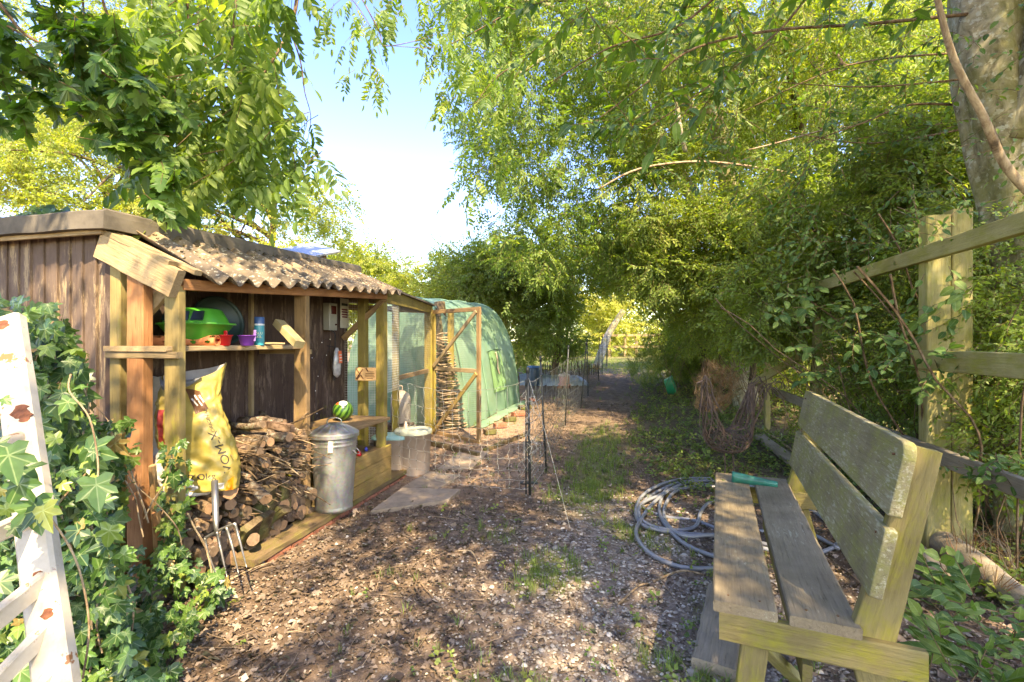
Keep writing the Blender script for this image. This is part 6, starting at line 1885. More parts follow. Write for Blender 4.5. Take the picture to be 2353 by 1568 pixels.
c = mixc(t, r1_.outputs[0], r0_.outputs[0], (.26, .035, .025)); c = mixc(t, r2_.outputs[0], c, r3_.outputs[0])
t.links.new(c, b.inputs['Base Color']); b.inputs['Roughness'].default_value = .45
bp = N(t, 'ShaderNodeBump', inp={'Strength': .5, 'Distance': .003}); t.links.new(r1_.outputs[0], bp.inputs['Height']); t.links.new(bp.outputs[0], b.inputs['Normal'])
gate = thing('white_gate', 'chipped white painted metal gate with rusty joints at left', 'gate', P(120, 1560, .95))
ga = P(18, 735, 1.17); gb = P(140, 1640, .86)
board('stile', gb, ga, .062, .034, (1, .1, 0), m_gw, gate, segs=14, cham=.006, jit=.0006)
def gr_(p, q, w_, d_, nm='rail', **k): return board(nm, P(*p), P(*q), w_, d_, UP, m_gw, gate, segs=8, cham=.004, **k)
tube('rail', [P(58, 1004, 1.06), P(-160, 1085, .85)], .017, m_gw, gate, 12)
gr_((95, 1180, 1.00), (-200, 1310, .74), .036, .018); gr_((118, 1320, .96), (-120, 1515, .76), .040, .018); gr_((132, 1425, .93), (-90, 1650, .76), .036, .018); gr_((145, 1525, .90), (20, 1680, .80), .034, .018)
m_hole = plain('dark_hole', (.01, .008, .006), .8); m_rustd = plain('flaking_rust', (.17, .06, .03), .95, var=.5, scale=60, bump=.8)
gd = (ga - gb).normalized(); gnrm = gd.cross(Vector((1, .1, 0)).normalized()); 
if gnrm.y > 0: gnrm = -gnrm
def on_gate(f, dx, r0, nm, mat, th=.002):
    c0 = gb + (ga - gb) * f + Vector((1, .1, 0)).normalized() * dx + gnrm * .0175
    fr_ = Matrix.Translation(c0) @ frame(c0, c0 + gnrm, UP).to_3x3().to_4x4() @ Matrix.Rotation(R(90), 4, 'Y')
    V, F = lathe_geo([(r0, -.001), (r0, th), (r0 * .6, th * 1.3)], 14, close_top=True)
    V = [(x * (1 + .3 * math.sin(5 * math.atan2(y, x) + r0 * 900)) if mat is m_rustd else x, y, z) for x, y, z in V]
    return mesh_obj(nm, V, F, mat, gate, fr_)
on_gate(.755, -.004, .008, 'bolt_hole', m_hole, .0004); on_gate(.245, .0, .009, 'bolt_hole', m_hole, .0004)
on_gate(.70, .012, .017, 'rust_patch', m_rustd); on_gate(.685, .02, .013, 'rust_patch', m_rustd); on_gate(.97, .0, .016, 'rust_patch', m_rustd, .0015); on_gate(.93, -.02, .012, 'rust_patch', m_rustd, .001); on_gate(.285, .004, .014, 'rust_patch', m_rustd, .0008); on_gate(.20, .012, .010, 'rust_patch', m_rustd)
# ------------------------------------------------------------------ foliage
def poly_pts(poly, n, g):
    xs = [p[0] for p in poly]; ys = [p[1] for p in poly]; X_, Y_ = [], []
    while sum(map(len, X_)) < n:
        x = g.uniform(min(xs), max(xs), n * 2); y = g.uniform(min(ys), max(ys), n * 2); k = in_poly(x, y, poly); X_.append(x[k]); Y_.append(y[k])
    return np.concatenate(X_)[:n], np.concatenate(Y_)[:n]

def blobs_poly(poly, n, d0, d1, rs, seed, minh=0.3):
    g = np.random.default_rng(seed)
    x, y = poly_pts(poly, n, g); d = g.uniform(d0, d1, n) if not callable(d0) else d0(x, y, g)
    p = Pn(x, y, d); gr = gz(p[:, 0], p[:, 1]) + minh
    p[:, 2] = np.maximum(p[:, 2], gr)
    return p, rs * g.uniform(0.6, 1.35, n)

sp_small = [spray(.34, 24, .070, .034, i, droop=.35, sub=3, twig=.0028) for i in range(7)]
sp_fine = [spray(.30, 24, .052, .027, i + 20, droop=.3, sub=3, twig=.0024) for i in range(6)]
sp_willow = [spray(.42, 28, .080, .021, i + 30, droop=.9, sub=2, spread=40, twig=.0025) for i in range(6)]
sp_big = [spray(.50, 26, .085, .050, i + 40, droop=.3, sub=3, twig=.004) for i in range(6)]
sp_far = [spray(.70, 24, .13, .08, i + 50, droop=.3, sub=2, twig=.006) for i in range(5)]

def tree(name, label, loc, h, r0, lean_, group=None, mat=None, limbs=(), cat='tree'):
    loc = Vector((loc[0], loc[1], 0)); loc.z = float(gz(loc.x, loc.y)) - .05
    t_ = thing(name, label, cat, loc, group)
    top = loc + Vector((lean_[0], lean_[1], h))
    mid = (loc + top) / 2 + Vector((.06 * h * .5, -.02 * h, 0))
    trunk('trunk', [loc, loc * .7 + mid * .3, mid, top], [r0, r0 * .8, r0 * .65, r0 * .3], mat or m_trunk_dark, t_, int(h * 7) % 9, 12)
    for i, (f, tgt) in enumerate(limbs):
        s_ = loc + (top - loc) * f; tgt = Vector(tgt); m_ = (s_ + tgt) / 2 + Vector((0, 0, .12 * (tgt - s_).length))
        pts = smooth_path([s_, m_, tgt], 6); rr_ = r0 * .42
        tube('branch', pts, [rr_ * (1 - .07 * k) for k in range(len(pts))], mat or m_trunk_dark, t_, 7)
    return t_

def limbs_to(bp, k, seed, f0=.35, f1=.95):
    g = random.Random(seed); idx = [g.randrange(len(bp)) for _ in range(k)]
    return [(g.uniform(f0, f1), tuple(bp[i])) for i in idx]

# --- big trees on the right, over the path
bp, bs = blobs_poly([(1040, -140), (1520, -140), (1500, 300), (1450, 560), (1270, 620), (1215, 570), (1130, 480), (1110, 330), (1080, 250), (1030, 150)], 150, 7.0, 11.5, .52, 1)
ta_ = tree('ash_tree', 'tall light green tree arching over the path from the right', (4.4, 9.0), 9.0, .24, (-1.2, .5, 0), 'hedgerow trees on the right', m_trunk, limbs_to(bp, 9, 1))
crown('crown', bp, bs, 36, sp_small + sp_willow[:2], [l_ash, m_twig], ta_, 1, .52, .22, droop=.5, weep=.15)
bp, bs = blobs_poly([(1450, -140), (1900, -140), (2160, -60), (2120, 500), (1850, 560), (1450, 600)], 120, 6.0, 9.5, .50, 2)
tb_ = tree('willow_tree', 'willowy bright green tree high over the hedge at right', (5.2, 8.0), 8.5, .22, (-.4, .3, 0), 'hedgerow trees on the right', m_trunk_dark, limbs_to(bp, 8, 2))
crown('crown', bp, bs, 30, sp_willow + sp_small[:3], [l_green, m_twig], tb_, 2, .62, .25, droop=.5)
bp, bs = blobs_poly([(1500, -140), (2300, -140), (2300, 450), (1500, 520)], 85, 11.5, 15, .9, 3)
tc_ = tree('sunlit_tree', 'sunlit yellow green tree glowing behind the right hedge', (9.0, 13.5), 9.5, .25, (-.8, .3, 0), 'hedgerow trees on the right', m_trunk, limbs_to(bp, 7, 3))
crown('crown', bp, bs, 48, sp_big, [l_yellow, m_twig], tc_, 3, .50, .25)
# mid-height hedge, several bushes
hedges = [
 ([(1390, 540), (1520, 520), (1610, 660), (1620, 770), (1570, 740), (1460, 620)], 42, 8.5, 12, .42, 'dark rounded bush overhanging the middle of the path', (4.3, 10.8), .5),
 ([(1480, 480), (1800, 470), (1800, 690), (1680, 790), (1590, 770), (1510, 660)], 85, 6.4, 9.0, .36, 'dense small leaved bush in the middle of the hedge', (3.9, 7.9), .52),
 ([(1750, 400), (2100, 360), (2140, 620), (1880, 760), (1700, 800)], 85, 4.8, 7.0, .32, 'dense green bush behind the far posts of the rail fence', (4.3, 5.8), .5),
 ([(1950, 250), (2230, 250), (2300, 520), (2120, 560), (1950, 520)], 50, 3.9, 5.2, .26, 'dark leafy bush beside the pale trunk above the fence', (4.2, 4.6), .42)]
for i, (poly, n, d0, d1, rs, lab, loc, t0) in enumerate(hedges):
    bp, bs = blobs_poly(poly, n, d0, d1, rs, 10 + i)
    r_ = tree('hedge_bush', lab, loc, 2.4, .07, (0, 0, 0), 'bushes of the right hedge', m_trunk_dark, limbs_to(bp, 7, 10 + i), cat='bush')
    crown('crown', bp, bs, 34, sp_fine + sp_small[:2], [l_green, m_twig], r_, 20 + i, t0, .22, scale=(1.05, .95, .85, .8)[i])
# lower hedge behind the fence, thin, sunlit field showing through
def dfence(x, y, g):
    k = (x - 1176.5) / 1100; d = 1.91 / np.maximum(.05, k - .255)
    return d + g.uniform(.35, 1.5, len(x))
bp, bs = blobs_poly([(1660, 640), (1900, 560), (2400, 480), (2400, 1080), (2150, 1050), (1900, 960), (1680, 880)], 190, dfence, None, .24, 31)
r_ = tree('hedge_bush', 'thin low hedge of mixed leaves straight behind the rail fence', (4.1, 4.9), 1.9, .05, (0, 0, 0), 'bushes of the right hedge', m_twig, limbs_to(bp, 12, 31, .1), cat='bush')
crown('crown', bp, bs, 22, sp_fine, [l_green, m_twig], r_, 31, .45, .3, scale=.75)
bp, bs = blobs_poly([(1640, 700), (2400, 560), (2400, 1010), (1700, 880)], 60, 9.0, 12.0, .55, 33, .2)
r_ = tree('hedge_bush', 'yellow sunlit scrub glimpsed through the hedge behind the fence', (8.5, 9.5), 1.6, .06, (0, 0, 0), 'bushes of the right hedge', m_twig, limbs_to(bp, 6, 33, .2), cat='bush')
crown('crown', bp, bs, 26, sp_big, [l_yellow, m_twig], r_, 33, .5, .3)
bp, bs = blobs_poly([(1500, 760), (1700, 720), (1760, 800), (1700, 870), (1600, 850), (1530, 830)], 42, 10.5, 13.5, .42, 34, .15)
r_ = tree('hedge_bush', 'light green undergrowth filling the foot of the hedge beyond the green tub', (5.0, 12.3), 1.0, .05, (0, 0, 0), 'bushes of the right hedge', m_twig, [], cat='bush')
crown('crown', bp, bs, 34, sp_small, [l_green, m_twig], r_, 34, .5, .25)
# bare tangled stems inside the hedge
hs_ = thing('dry_thicket', 'tangle of bare brown stems inside the hedge behind the fence', 'stems', (3.6, 4.2, 0)); g_ = Geo(); rr = random.Random(5)
for i in range(120):
    px = rr.uniform(1500, 2353); k = (px - 1176.5) / 1100; d = min(9.5, 1.91 / max(.05, k - .255)) + rr.uniform(.15, 1.2); x = k * d; z0 = float(gz(x, d)); p = Vector((x, d, z0)); pts = [p]; dr_ = Vector((rr.uniform(-.4, .4), rr.uniform(-.3, .3), 1)).normalized()
    for q in range(rr.randint(4, 8)): dr_ = (dr_ + Vector((rr.uniform(-.35, .35), rr.uniform(-.3, .3), rr.uniform(-.15, .15)))).normalized(); pts.append(pts[-1] + dr_ * .3)
    g_.tube(smooth_path(pts, 2), rr.uniform(.002, .007), 4)
o = g_.obj('stems', m_twig, hs_); o['kind'] = 'stuff'

# --- centre
bp, bs = blobs_poly([(1010, 640), (1060, 590), (1200, 570), (1280, 600), (1310, 680), (1295, 750), (1270, 785), (1215, 785), (1190, 730), (1130, 690), (1010, 700)], 95, 11.8, 15.0, .50, 40, .9)
r_ = tree('hawthorn_tree', 'dark green tree behind the tunnel drooping towards the path', (1.2, 14.0), 3.2, .12, (.3, 0, 0), None, None, limbs_to(bp, 9, 40))
crown('crown', bp, bs, 46, sp_big, [l_green, m_twig], r_, 40, .5, .2, scale=.8)
bp, bs = blobs_poly([(1190, 775), (1330, 775), (1340, 812), (1190, 815)], 16, 14.0, 16.0, .4, 46, .3)
r_ = tree('small_bush', 'low dark bushes in the shade behind the blue tarpaulin', (1.4, 15.0), .8, .05, (0, 0, 0), None, None, [], cat='bush')
crown('crown', bp, bs, 30, sp_big, [l_green, m_twig], r_, 46, .35, .2, scale=.7)
bp, bs = blobs_poly([(1290, 560), (1480, 540), (1500, 620), (1420, 672), (1350, 668), (1300, 640)], 40, 12.5, 16, .45, 45, .9)
r_ = tree('small_tree', 'green tree arching over the bright end of the path', (5.2, 15.0), 4.0, .12, (-.8, 0, 0), None, None, limbs_to(bp, 7, 45))
crown('crown', bp, bs, 36, sp_big, [l_green, m_twig], r_, 45, .6, .2, scale=.75)
bp, bs = blobs_poly([(1020, 570), (1090, 545), (1180, 545), (1240, 600), (1130, 640), (990, 650)], 26, 15, 18, .55, 41, .9)
r_ = tree('small_tree', 'loose light topped tree against the sky behind the tunnel', (-.4, 16.5), 4.2, .10, (.2, 0, 0), None, None, limbs_to(bp, 8, 41))
crown('crown', bp, bs, 26, sp_big, [l_green, m_twig], r_, 41, .5, .2, scale=.9)
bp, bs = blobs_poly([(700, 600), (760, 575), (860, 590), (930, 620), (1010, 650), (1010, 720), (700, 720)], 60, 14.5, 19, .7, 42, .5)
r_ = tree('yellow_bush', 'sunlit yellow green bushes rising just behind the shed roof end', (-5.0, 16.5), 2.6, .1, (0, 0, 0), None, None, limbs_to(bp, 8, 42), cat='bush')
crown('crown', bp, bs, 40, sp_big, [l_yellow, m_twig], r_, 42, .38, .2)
bp, bs = blobs_poly([(1330, 640), (1520, 640), (1520, 800), (1340, 800)], 40, 27, 31, 1.0, 43, .3)
r_ = tree('dry_scrub', 'pale yellow dry scrub beyond the far end of the path', (7, 29), 2.0, .1, (0, 0, 0), None, None, [], cat='bush')
crown('crown', bp, bs, 50, sp_far, [l_yellow, m_twig], r_, 43, .7, .2, scale=.8)
g = np.random.default_rng(44)
n_ = 260; bx_ = g.uniform(-34, 40, n_); by_ = g.uniform(33, 40, n_); bp = np.stack([bx_, by_, gz(bx_, by_) + g.uniform(.3, 5.0, n_)], 1)
r_ = thing('far_hedgerow', 'distant sunny hedgerow closing the view behind the garden', 'hedge', (0, 36, .8)); o = crown('foliage', bp, 1.4 * g.uniform(.7, 1.3, n_), 16, sp_far, [l_yellow, m_twig], r_, 44, .35, .2, scale=1.6)

# --- sunlit trees behind the shed
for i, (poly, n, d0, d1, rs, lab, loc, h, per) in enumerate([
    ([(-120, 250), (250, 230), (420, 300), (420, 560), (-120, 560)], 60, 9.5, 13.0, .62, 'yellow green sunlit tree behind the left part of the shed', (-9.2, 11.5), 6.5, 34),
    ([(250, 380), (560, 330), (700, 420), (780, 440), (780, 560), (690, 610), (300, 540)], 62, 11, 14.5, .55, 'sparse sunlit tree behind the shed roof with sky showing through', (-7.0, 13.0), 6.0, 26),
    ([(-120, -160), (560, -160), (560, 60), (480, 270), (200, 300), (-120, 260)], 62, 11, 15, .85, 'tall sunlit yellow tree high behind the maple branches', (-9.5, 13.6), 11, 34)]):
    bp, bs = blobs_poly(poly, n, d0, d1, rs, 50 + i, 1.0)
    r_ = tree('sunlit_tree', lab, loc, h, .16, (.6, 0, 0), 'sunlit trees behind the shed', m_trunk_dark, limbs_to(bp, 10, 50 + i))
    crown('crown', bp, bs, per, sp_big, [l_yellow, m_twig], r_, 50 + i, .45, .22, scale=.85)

# --- near branches with leaves one can pick out
def near_branches(root, paths, poly, ntw, dfn, temps, mobj, mfuse, leaf_s, per, tlen, seed, fall=.5, rad=.012, nsingle=300, dirs=(-.4, 0), tw_r=.0025, tint=.5, facing=0.0):
    g = np.random.default_rng(seed); rr = random.Random(seed)
    for pth, r0 in paths:
        pts = smooth_path([P(*q) for q in pth], 5); tube('branch', pts, [max(.002, r0 * (1 - .75 * k / len(pts))) for k in range(len(pts))], m_twig, root, 7)
    xs, ys = poly_pts(poly, ntw, g); d = dfn(xs, ys, g); st = Pn(xs, ys, d)
    tw = Geo(); T, D = [], []
    for p in st:
        p = Vector(p); dr_ = Vector((rr.gauss(dirs[0], .6), rr.gauss(dirs[1], .5), rr.gauss(-fall, .35))).normalized(); L = tlen * rr.uniform(.6, 1.3); pts = [p - dr_ * L / 2]
        for k in range(4): dr_ = (dr_ + Vector((rr.uniform(-.2, .2), rr.uniform(-.2, .2), -.12 * fall))).normalized(); pts.append(pts[-1] + dr_ * L / 4)
        tw.tube(pts, [tw_r, tw_r * .9, tw_r * .8, tw_r * .65, tw_r * .4], 4)
        side = dr_.cross(UP).normalized() if abs(dr_.z) < .95 else Vector((1, 0, 0))
        for k in range(per):
            f = (k + .7) / per; q = f * 4; i_ = min(3, int(q)); pos = pts[i_].lerp(pts[i_ + 1], min(1, q - i_))
            s_ = 1 if k % 2 else -1; dl = (dr_ * .7 + side * s_ * rr.uniform(.5, 1.1) + Vector((0, 0, -.25 * fall + rr.uniform(-.3, .2))) + Vector((rr.gauss(0, .2), rr.gauss(0, .3), 0))).normalized() if k < per - 1 else dr_
            T.append(pos); D.append(dl)
    o = tw.obj('twigs', m_twig, root); o['kind'] = 'stuff'
    T = np.array(T); D = np.array(D); n = len(T)
    Un = np.tile(np.array([0, 0, 1.0]), (n, 1)) + np.array([0, -facing, 0]) + g.normal(size=(n, 3)) * .35
    M = orient(D, Un); S_ = leaf_s * g.uniform(.7, 1.25, n); idx = g.integers(0, len(temps), n)
    # the leaves that show largest are objects of their own
    sz = S_ / T[:, 1]; vis = (np.abs(T[:, 0] / np.maximum(.1, T[:, 1])) < 1.07) & (((T[:, 2] - CH) / np.maximum(.1, T[:, 1])) < .71) & (T[:, 1] > .3)
    order = np.argsort(-(sz * vis)); sel = order[:nsingle]; rest = order[nsingle:]
    ms = [temp_mesh('leaf', t_, [mobj, m_twig]) for t_ in temps]
    singles('leaf', ms, idx[sel], M[sel], T[sel], S_[sel], root)
    if len(rest):
        o = fuse('foliage', temps, idx[rest], M[rest], T[rest], S_[rest], tint + g.normal(size=len(rest)) * .22, [mfuse, m_twig], root, origin=T.mean(axis=0), lco=True); o['kind'] = 'stuff'

ash_t = [compound(1.0, 5, .27, .105, i, .5) for i in range(5)]
ash = tree('ash_tree', 'ash tree whose hanging feathery leaves fill the sky at upper left', (-3.3, -1.2), 6.0, .2, (1.2, 2.0, 0), None, m_trunk, [(.5, P(560, -120, 3.6)), (.6, P(700, -150, 4.0)), (.55, P(300, -120, 3.6)), (.6, P(950, -150, 4.2))])
ap = [([(690, -120, 4.0), (682, 0, 4.0), (665, 67, 3.95), (630, 134, 3.9), (594, 183, 3.9), (549, 215, 3.85)], .018), ([(549, -120, 3.8), (542, 0, 3.8), (528, 127, 3.8), (489, 211, 3.75), (436, 288, 3.7)], .014), ([(594, 183, 3.9), (540, 195, 3.9), (489, 205, 3.8), (420, 176, 3.7)], .009),
      ([(489, 211, 3.8), (510, 253, 3.9), (489, 327, 3.9), (440, 359, 3.9), (400, 355, 3.9)], .012), ([(510, 290, 3.9), (545, 330, 3.95), (560, 400, 4.0), (545, 440, 4.0)], .008), ([(665, 67, 3.9), (690, 140, 3.9), (700, 211, 3.9), (714, 267, 3.9), (707, 324, 3.9)], .007),
      ([(230, -100, 3.6), (236, 0, 3.6), (262, 70, 3.6), (281, 141, 3.6)], .013), ([(188, -80, 3.6), (190, 0, 3.6), (197, 67, 3.6)], .012), ([(432, -100, 3.7), (431, 0, 3.7), (429, 70, 3.7), (390, 130, 3.7)], .011), ([(800, -60, 4.6), (870, 70, 4.6), (880, 105, 4.6), (940, 98, 4.6), (1000, 80, 4.8)], .007)]
near_branches(ash, ap, [(430, -80), (700, -80), (640, 60), (650, 150), (690, 250), (730, 330), (720, 370), (620, 420), (520, 440), (420, 390), (340, 280), (300, 120), (330, -80)], 135, lambda x, y, g: g.uniform(3.1, 4.9, len(x)), ash_t, l_ash_o, l_ash, .36, 4, .35, 61, fall=.55, tw_r=.003, tint=.5, facing=.4)
ash2 = thing('ash_branch', 'thin ash sprays hanging against the blue sky top centre', 'branch', P(850, -60, 4.8))
near_branches(ash2, [([(700, -80, 4.8), (790, -20, 4.8), (850, 60, 4.8), (880, 150, 4.8)], .006)], [(700, -60), (960, -60), (900, 60), (850, 110), (880, 190), (800, 180), (780, 60), (720, 20)], 20, lambda x, y, g: g.uniform(4.4, 5.6, len(x)), ash_t, l_ash_o, l_ash, .27, 3, .30, 62, fall=.8, nsingle=80, facing=.4)
ash3 = thing('ash_branch', 'fringe of ash leaves along the left edge of the right trees', 'branch', P(1000, -60, 5.4))
near_branches(ash3, [([(1150, 40, 5.6), (1060, 90, 5.6), (1000, 110, 5.5), (890, 105, 5.5)], .008), ([(1180, 150, 5.6), (1120, 200, 5.6), (1060, 300, 5.6)], .008)], [(980, -60), (1180, -60), (1180, 400), (1120, 480), (1075, 420), (1060, 300), (1010, 200), (975, 90)], 60, lambda x, y, g: g.uniform(5.0, 6.8, len(x)), ash_t, l_ash_o, l_ash, .27, 4, .38, 63, fall=.8, nsingle=220, facing=.4)

map_t = [(lambda vf: (vf[0], vf[1], np.zeros(len(vf[1]), int), np.zeros(len(vf[0]))))(lobed(1.0, [(x, y * s) for x, y in MAPLE], curl=c_, cup=-.1)) for s, c_ in ((1, .15), (1.1, .3), (.9, .05), (1.05, .5))]
mp = tree('maple_tree', 'maple with dark lobed leaves hanging into the upper left corner', (-4.6, 2.4), 5.0, .16, (1.0, .6, 0), None, m_trunk_dark, [(.6, P(-60, -60, 3.3)), (.5, P(-80, 150, 3.0)), (.7, P(120, -100, 3.3))])
near_branches(mp, [([(-80, -60, 3.0), (0, 10, 3.0), (60, 81, 3.0), (169, 134, 3.0), (260, 183, 3.0), (320, 246, 3.0), (370, 350, 3.0), (400, 400, 3.0)], .012), ([(0, 50, 3.0), (60, 90, 3.0), (120, 180, 3.0), (180, 260, 3.0), (290, 330, 3.0), (370, 440, 3.0)], .008)],
    [(-30, 0), (120, -40), (260, 60), (330, 150), (420, 210), (420, 300), (360, 330), (420, 420), (420, 500), (360, 490), (300, 400), (220, 300), (120, 270), (60, 300), (-30, 280)], 105, lambda x, y, g: g.uniform(2.6, 3.5, len(x)), map_t, l_maple_o, l_maple, .105, 6, .24, 64, fall=.35, facing=.5, tw_r=.0022, dirs=(.4, 0))

plum_t = [(lambda vf: (vf[0], vf[1], np.zeros(len(vf[1]), int), np.zeros(len(vf[0]))))(oval(1.0, w_, f_, c_)) for w_, f_, c_ in ((.42, .3, .2), (.48, .2, .35), (.38, .4, .1), (.45, .25, .5))]
pl = tree('plum_tree', 'plum tree with oval leaves on dark twigs overhanging top right', (3.6, -.8), 5.0, .14, (-.6, 1.4, 0), None, m_trunk_dark, [(.6, P(1500, -200, 3.2)), (.7, P(1900, -160, 3.2)), (.5, P(2100, -100, 3.4))])
near_branches(pl, [([(2353, 20, 3.4), (2000, 55, 3.3), (1780, 70, 3.2), (1600, 110, 3.1), (1500, 180, 3.0), (1380, 270, 3.0)], .013), ([(1900, -60, 3.0), (1850, 0, 3.0), (1780, 80, 3.0), (1640, 190, 3.0), (1480, 300, 3.0)], .010), ([(1700, -60, 2.8), (1560, 60, 2.8), (1400, 110, 2.8), (1250, 200, 2.9)], .009), ([(2300, 250, 3.6), (2100, 240, 3.6), (1990, 280, 3.6), (1850, 330, 3.6)], .011), ([(2240, 180, 3.4), (2000, 200, 3.4), (1800, 190, 3.4)], .008)],
    [(1080, -80), (2200, -80), (2150, 60), (1850, 110), (1700, 200), (1500, 320), (1340, 290), (1300, 180), (1100, 120)], 100, lambda x, y, g: g.uniform(2.4, 3.8, len(x)), plum_t, l_plum_o, l_plum, .10, 7, .32, 65, fall=.3, facing=.3, dirs=(-.6, 0), tw_r=.0028)
pl2 = thing('plum_branch', 'leafy dark twigs crossing in front of the upper right trees', 'branch', P(2100, 300, 4.0))
near_branches(pl2, [([(2250, 290, 3.9), (2000, 330, 4.0), (1800, 300, 4.0)], .009), ([(2230, 120, 4.2), (1950, 150, 4.2), (1700, 260, 4.2)], .010)], [(1500, 150), (2200, 60), (2200, 480), (1900, 520), (1500, 420)], 170, lambda x, y, g: g.uniform(3.6, 5.2, len(x)), plum_t, l_plum_o, l_plum, .065, 8, .38, 66, fall=.3, facing=.3, dirs=(-.5, 0), tw_r=.003, tint=.45)
# the few pale bare branches that show in front of the trees
bb = thing('bare_branch', 'pale bare branch curving across the front of the right trees', 'branch', P(1400, 420, 5.8))
tube('branch', smooth_path([P(1375, 435, 5.6), P(1450, 395, 5.6), P(1530, 377, 5.6), P(1620, 372, 5.7), P(1720, 382, 5.8), P(1830, 400, 6.2)], 4), [.006, .008, .010] + [.013] * 18, m_twig_pale, bb, 6)
tube('branch', smooth_path([P(1720, 345, 5.0), P(1800, 325, 5.0), P(1890, 300, 5.0), P(1960, 290, 5.2)], 4), [.008] * 13, m_twig_pale, bb, 6)
tube('branch', smooth_path([P(1555, 235, 6.3), P(1562, 290, 6.3), P(1575, 350, 6.4)], 4), [.03] * 9, m_trunk, bb, 8)

# bramble-like shoots in front of the fence
br_t = [(lambda vf: (vf[0], vf[1], np.zeros(len(vf[1]), int), np.zeros(len(vf[0]))))(oval(1.0, w_, f_, c_)) for w_, f_, c_ in ((.55, .2, .2), (.62, .15, .35), (.5, .3, .1))]
def shoots(name, lab, poly, n, d0, d1, ls, seed, per=6, tl=.28, ns=150, fall=.25, dirs=(-.5, -.2), cat='shoots'):
    r_ = thing(name, lab, cat, P(poly[0][0], poly[0][1], (d0 + d1) / 2)); near_branches(r_, [], poly, n, lambda x, y, g: g.uniform(d0, d1, len(x)), br_t, l_bramble, l_plum, ls, per, tl, seed, fall=fall, nsingle=ns, dirs=dirs, facing=.5, tw_r=.002)
shoots('leafy_shoots', 'bluish green leafy shoots hanging before the far fence post', [(1730, 680), (1850, 640), (1960, 700), (1950, 850), (1880, 870), (1800, 760)], 24, 3.2, 3.8, .075, 71)
shoots('leafy_shoots', 'dark leaf spray lying over the middle rail of the fence', [(2010, 780), (2180, 760), (2230, 820), (2150, 900), (2020, 890)], 20, 2.7, 3.1, .06, 72, tl=.2)
shoots('leafy_shoots', 'light shoots crossing the double fence post', [(1990, 700), (2200, 640), (2230, 740), (2050, 780)], 9, 2.75, 3.05, .075, 73)
shoots('leafy_shoots', 'dense dark green sprig trailing over the lower fence rail', [(2150, 1040), (2353, 1030), (2353, 1130), (2170, 1080)], 26, 2.35, 2.7, .045, 74, per=8, tl=.18, fall=.1)
shoots('leafy_shoots', 'leaves clustering between the post and the pale trunk', [(2190, 870), (2353, 860), (2353, 1010), (2200, 1010)], 20, 2.9, 3.4, .055, 75, fall=0)
shoots('leafy_shoots', 'leafy twigs draped over the top rail near the trunk', [(2050, 480), (2353, 420), (2353, 500), (2060, 560)], 16, 2.7, 3.0, .045, 76)
shoots('leafy_shoots', 'small leaved twigs hanging across the pale trunk top right', [(2040, 0), (2353, 0), (2353, 430), (2120, 470), (2060, 250)], 46, 2.8, 3.3, .045, 79, ns=200, fall=.4, tl=.3)
shoots('leafy_shoots', 'leafy hedge twigs reaching out just above the top rail', [(1740, 560), (1900, 470), (2110, 440), (2090, 560), (1900, 640), (1780, 680)], 50, 3.3, 4.3, .05, 80, ns=200, fall=.3, tl=.32)
# broad dock leaves and weeds at the lower right corner
def dock(name, lab, base, n, L, seed, cat='plant', ang=(0, 6.28)):
    rr = random.Random(seed); r_ = thing(name, lab, cat, base); base = Vector(base)
    v_, f_ = oval(1.0, .32, .35, .35); me_ = temp_mesh('leaf', (v_, f_, np.zeros(len(f_), int), None), [l_bramble])
    for k in range(n):
        a = rr.uniform(*ang); up_ = rr.uniform(.2, 1.1); D = np.array([[math.cos(a), math.sin(a), up_]]); M = orient(D)
        T = np.array([[base.x + .02 * math.cos(a), base.y + .02 * math.sin(a), base.z + rr.uniform(.0, .08)]]); singles('leaf', [me_], [0], M, T, [L * rr.uniform(.7, 1.2)], r_)
dock('dock_plant', 'broad leaved dock plant in front of the rotten log', G(2220, 1420, .05), 9, .26, 1, ang=(.6, 3.6))
dock('dock_plant', 'broad leaved plant at the bottom right corner', P(2290, 1600, 1.55), 10, .2, 2)
dock('dock_plant', 'small broad leaved plant right beside the bench leg', P(2140, 1480, 1.95), 9, .13, 3)
shoots('leafy_shoots', 'tall nettle-like shoots standing right of the bench end', [(2120, 1280), (2250, 1340), (2260, 1568), (2120, 1540)], 14, 1.45, 1.85, .055, 77, fall=-.5, per=7, tl=.25)
shoots('leafy_shoots', 'low green growth filling the lower right corner', [(2220, 1400), (2380, 1380), (2380, 1600), (2230, 1600)], 22, 1.5, 2.1, .042, 78, fall=-.3, per=7, tl=.2)
# straw-brown dead plants
def dead(name, lab, poly, n, d0, d1, seed, L=.35, mat=None):
    g = np.random.default_rng(seed); x, y = poly_pts(poly, n, g); d = g.uniform(d0, d1, n); p = Pn(x, y, d); gg = gz(p[:, 0], p[:, 1]); p[:, 2] = np.maximum(p[:, 2], gg)
    tm = [tuft_temp(90 + i, 12, L) for i in range(5)]
    for t_ in tm: t_[0][:, :2] *= 1.2
    yaw = g.uniform(0, 6.28, n); D = np.stack([np.cos(yaw), np.sin(yaw), g.normal(0, 1.3, n)], 1)
    r_ = thing(name, lab, 'plant', tuple(p.mean(axis=0))); o = fuse('stems', tm, g.integers(0, 5, n), orient(D), p, g.uniform(.6, 1.3, n), g.uniform(0, 1, n), [mat or l_dead], r_); o['kind'] = 'stuff'
dead('dead_plant', 'heap of reddish brown dead weed behind the wire hen', [(1600, 890), (1620, 840), (1650, 830), (1700, 870), (1680, 930), (1640, 950), (1600, 950)], 240, 5.0, 6.4, 1, .11)
dead('dead_plant', 'dry straw coloured stems under the fence at the right', [(2180, 1240), (2360, 1240), (2360, 1420), (2200, 1400)], 26, 2.3, 3.2, 2, .16)
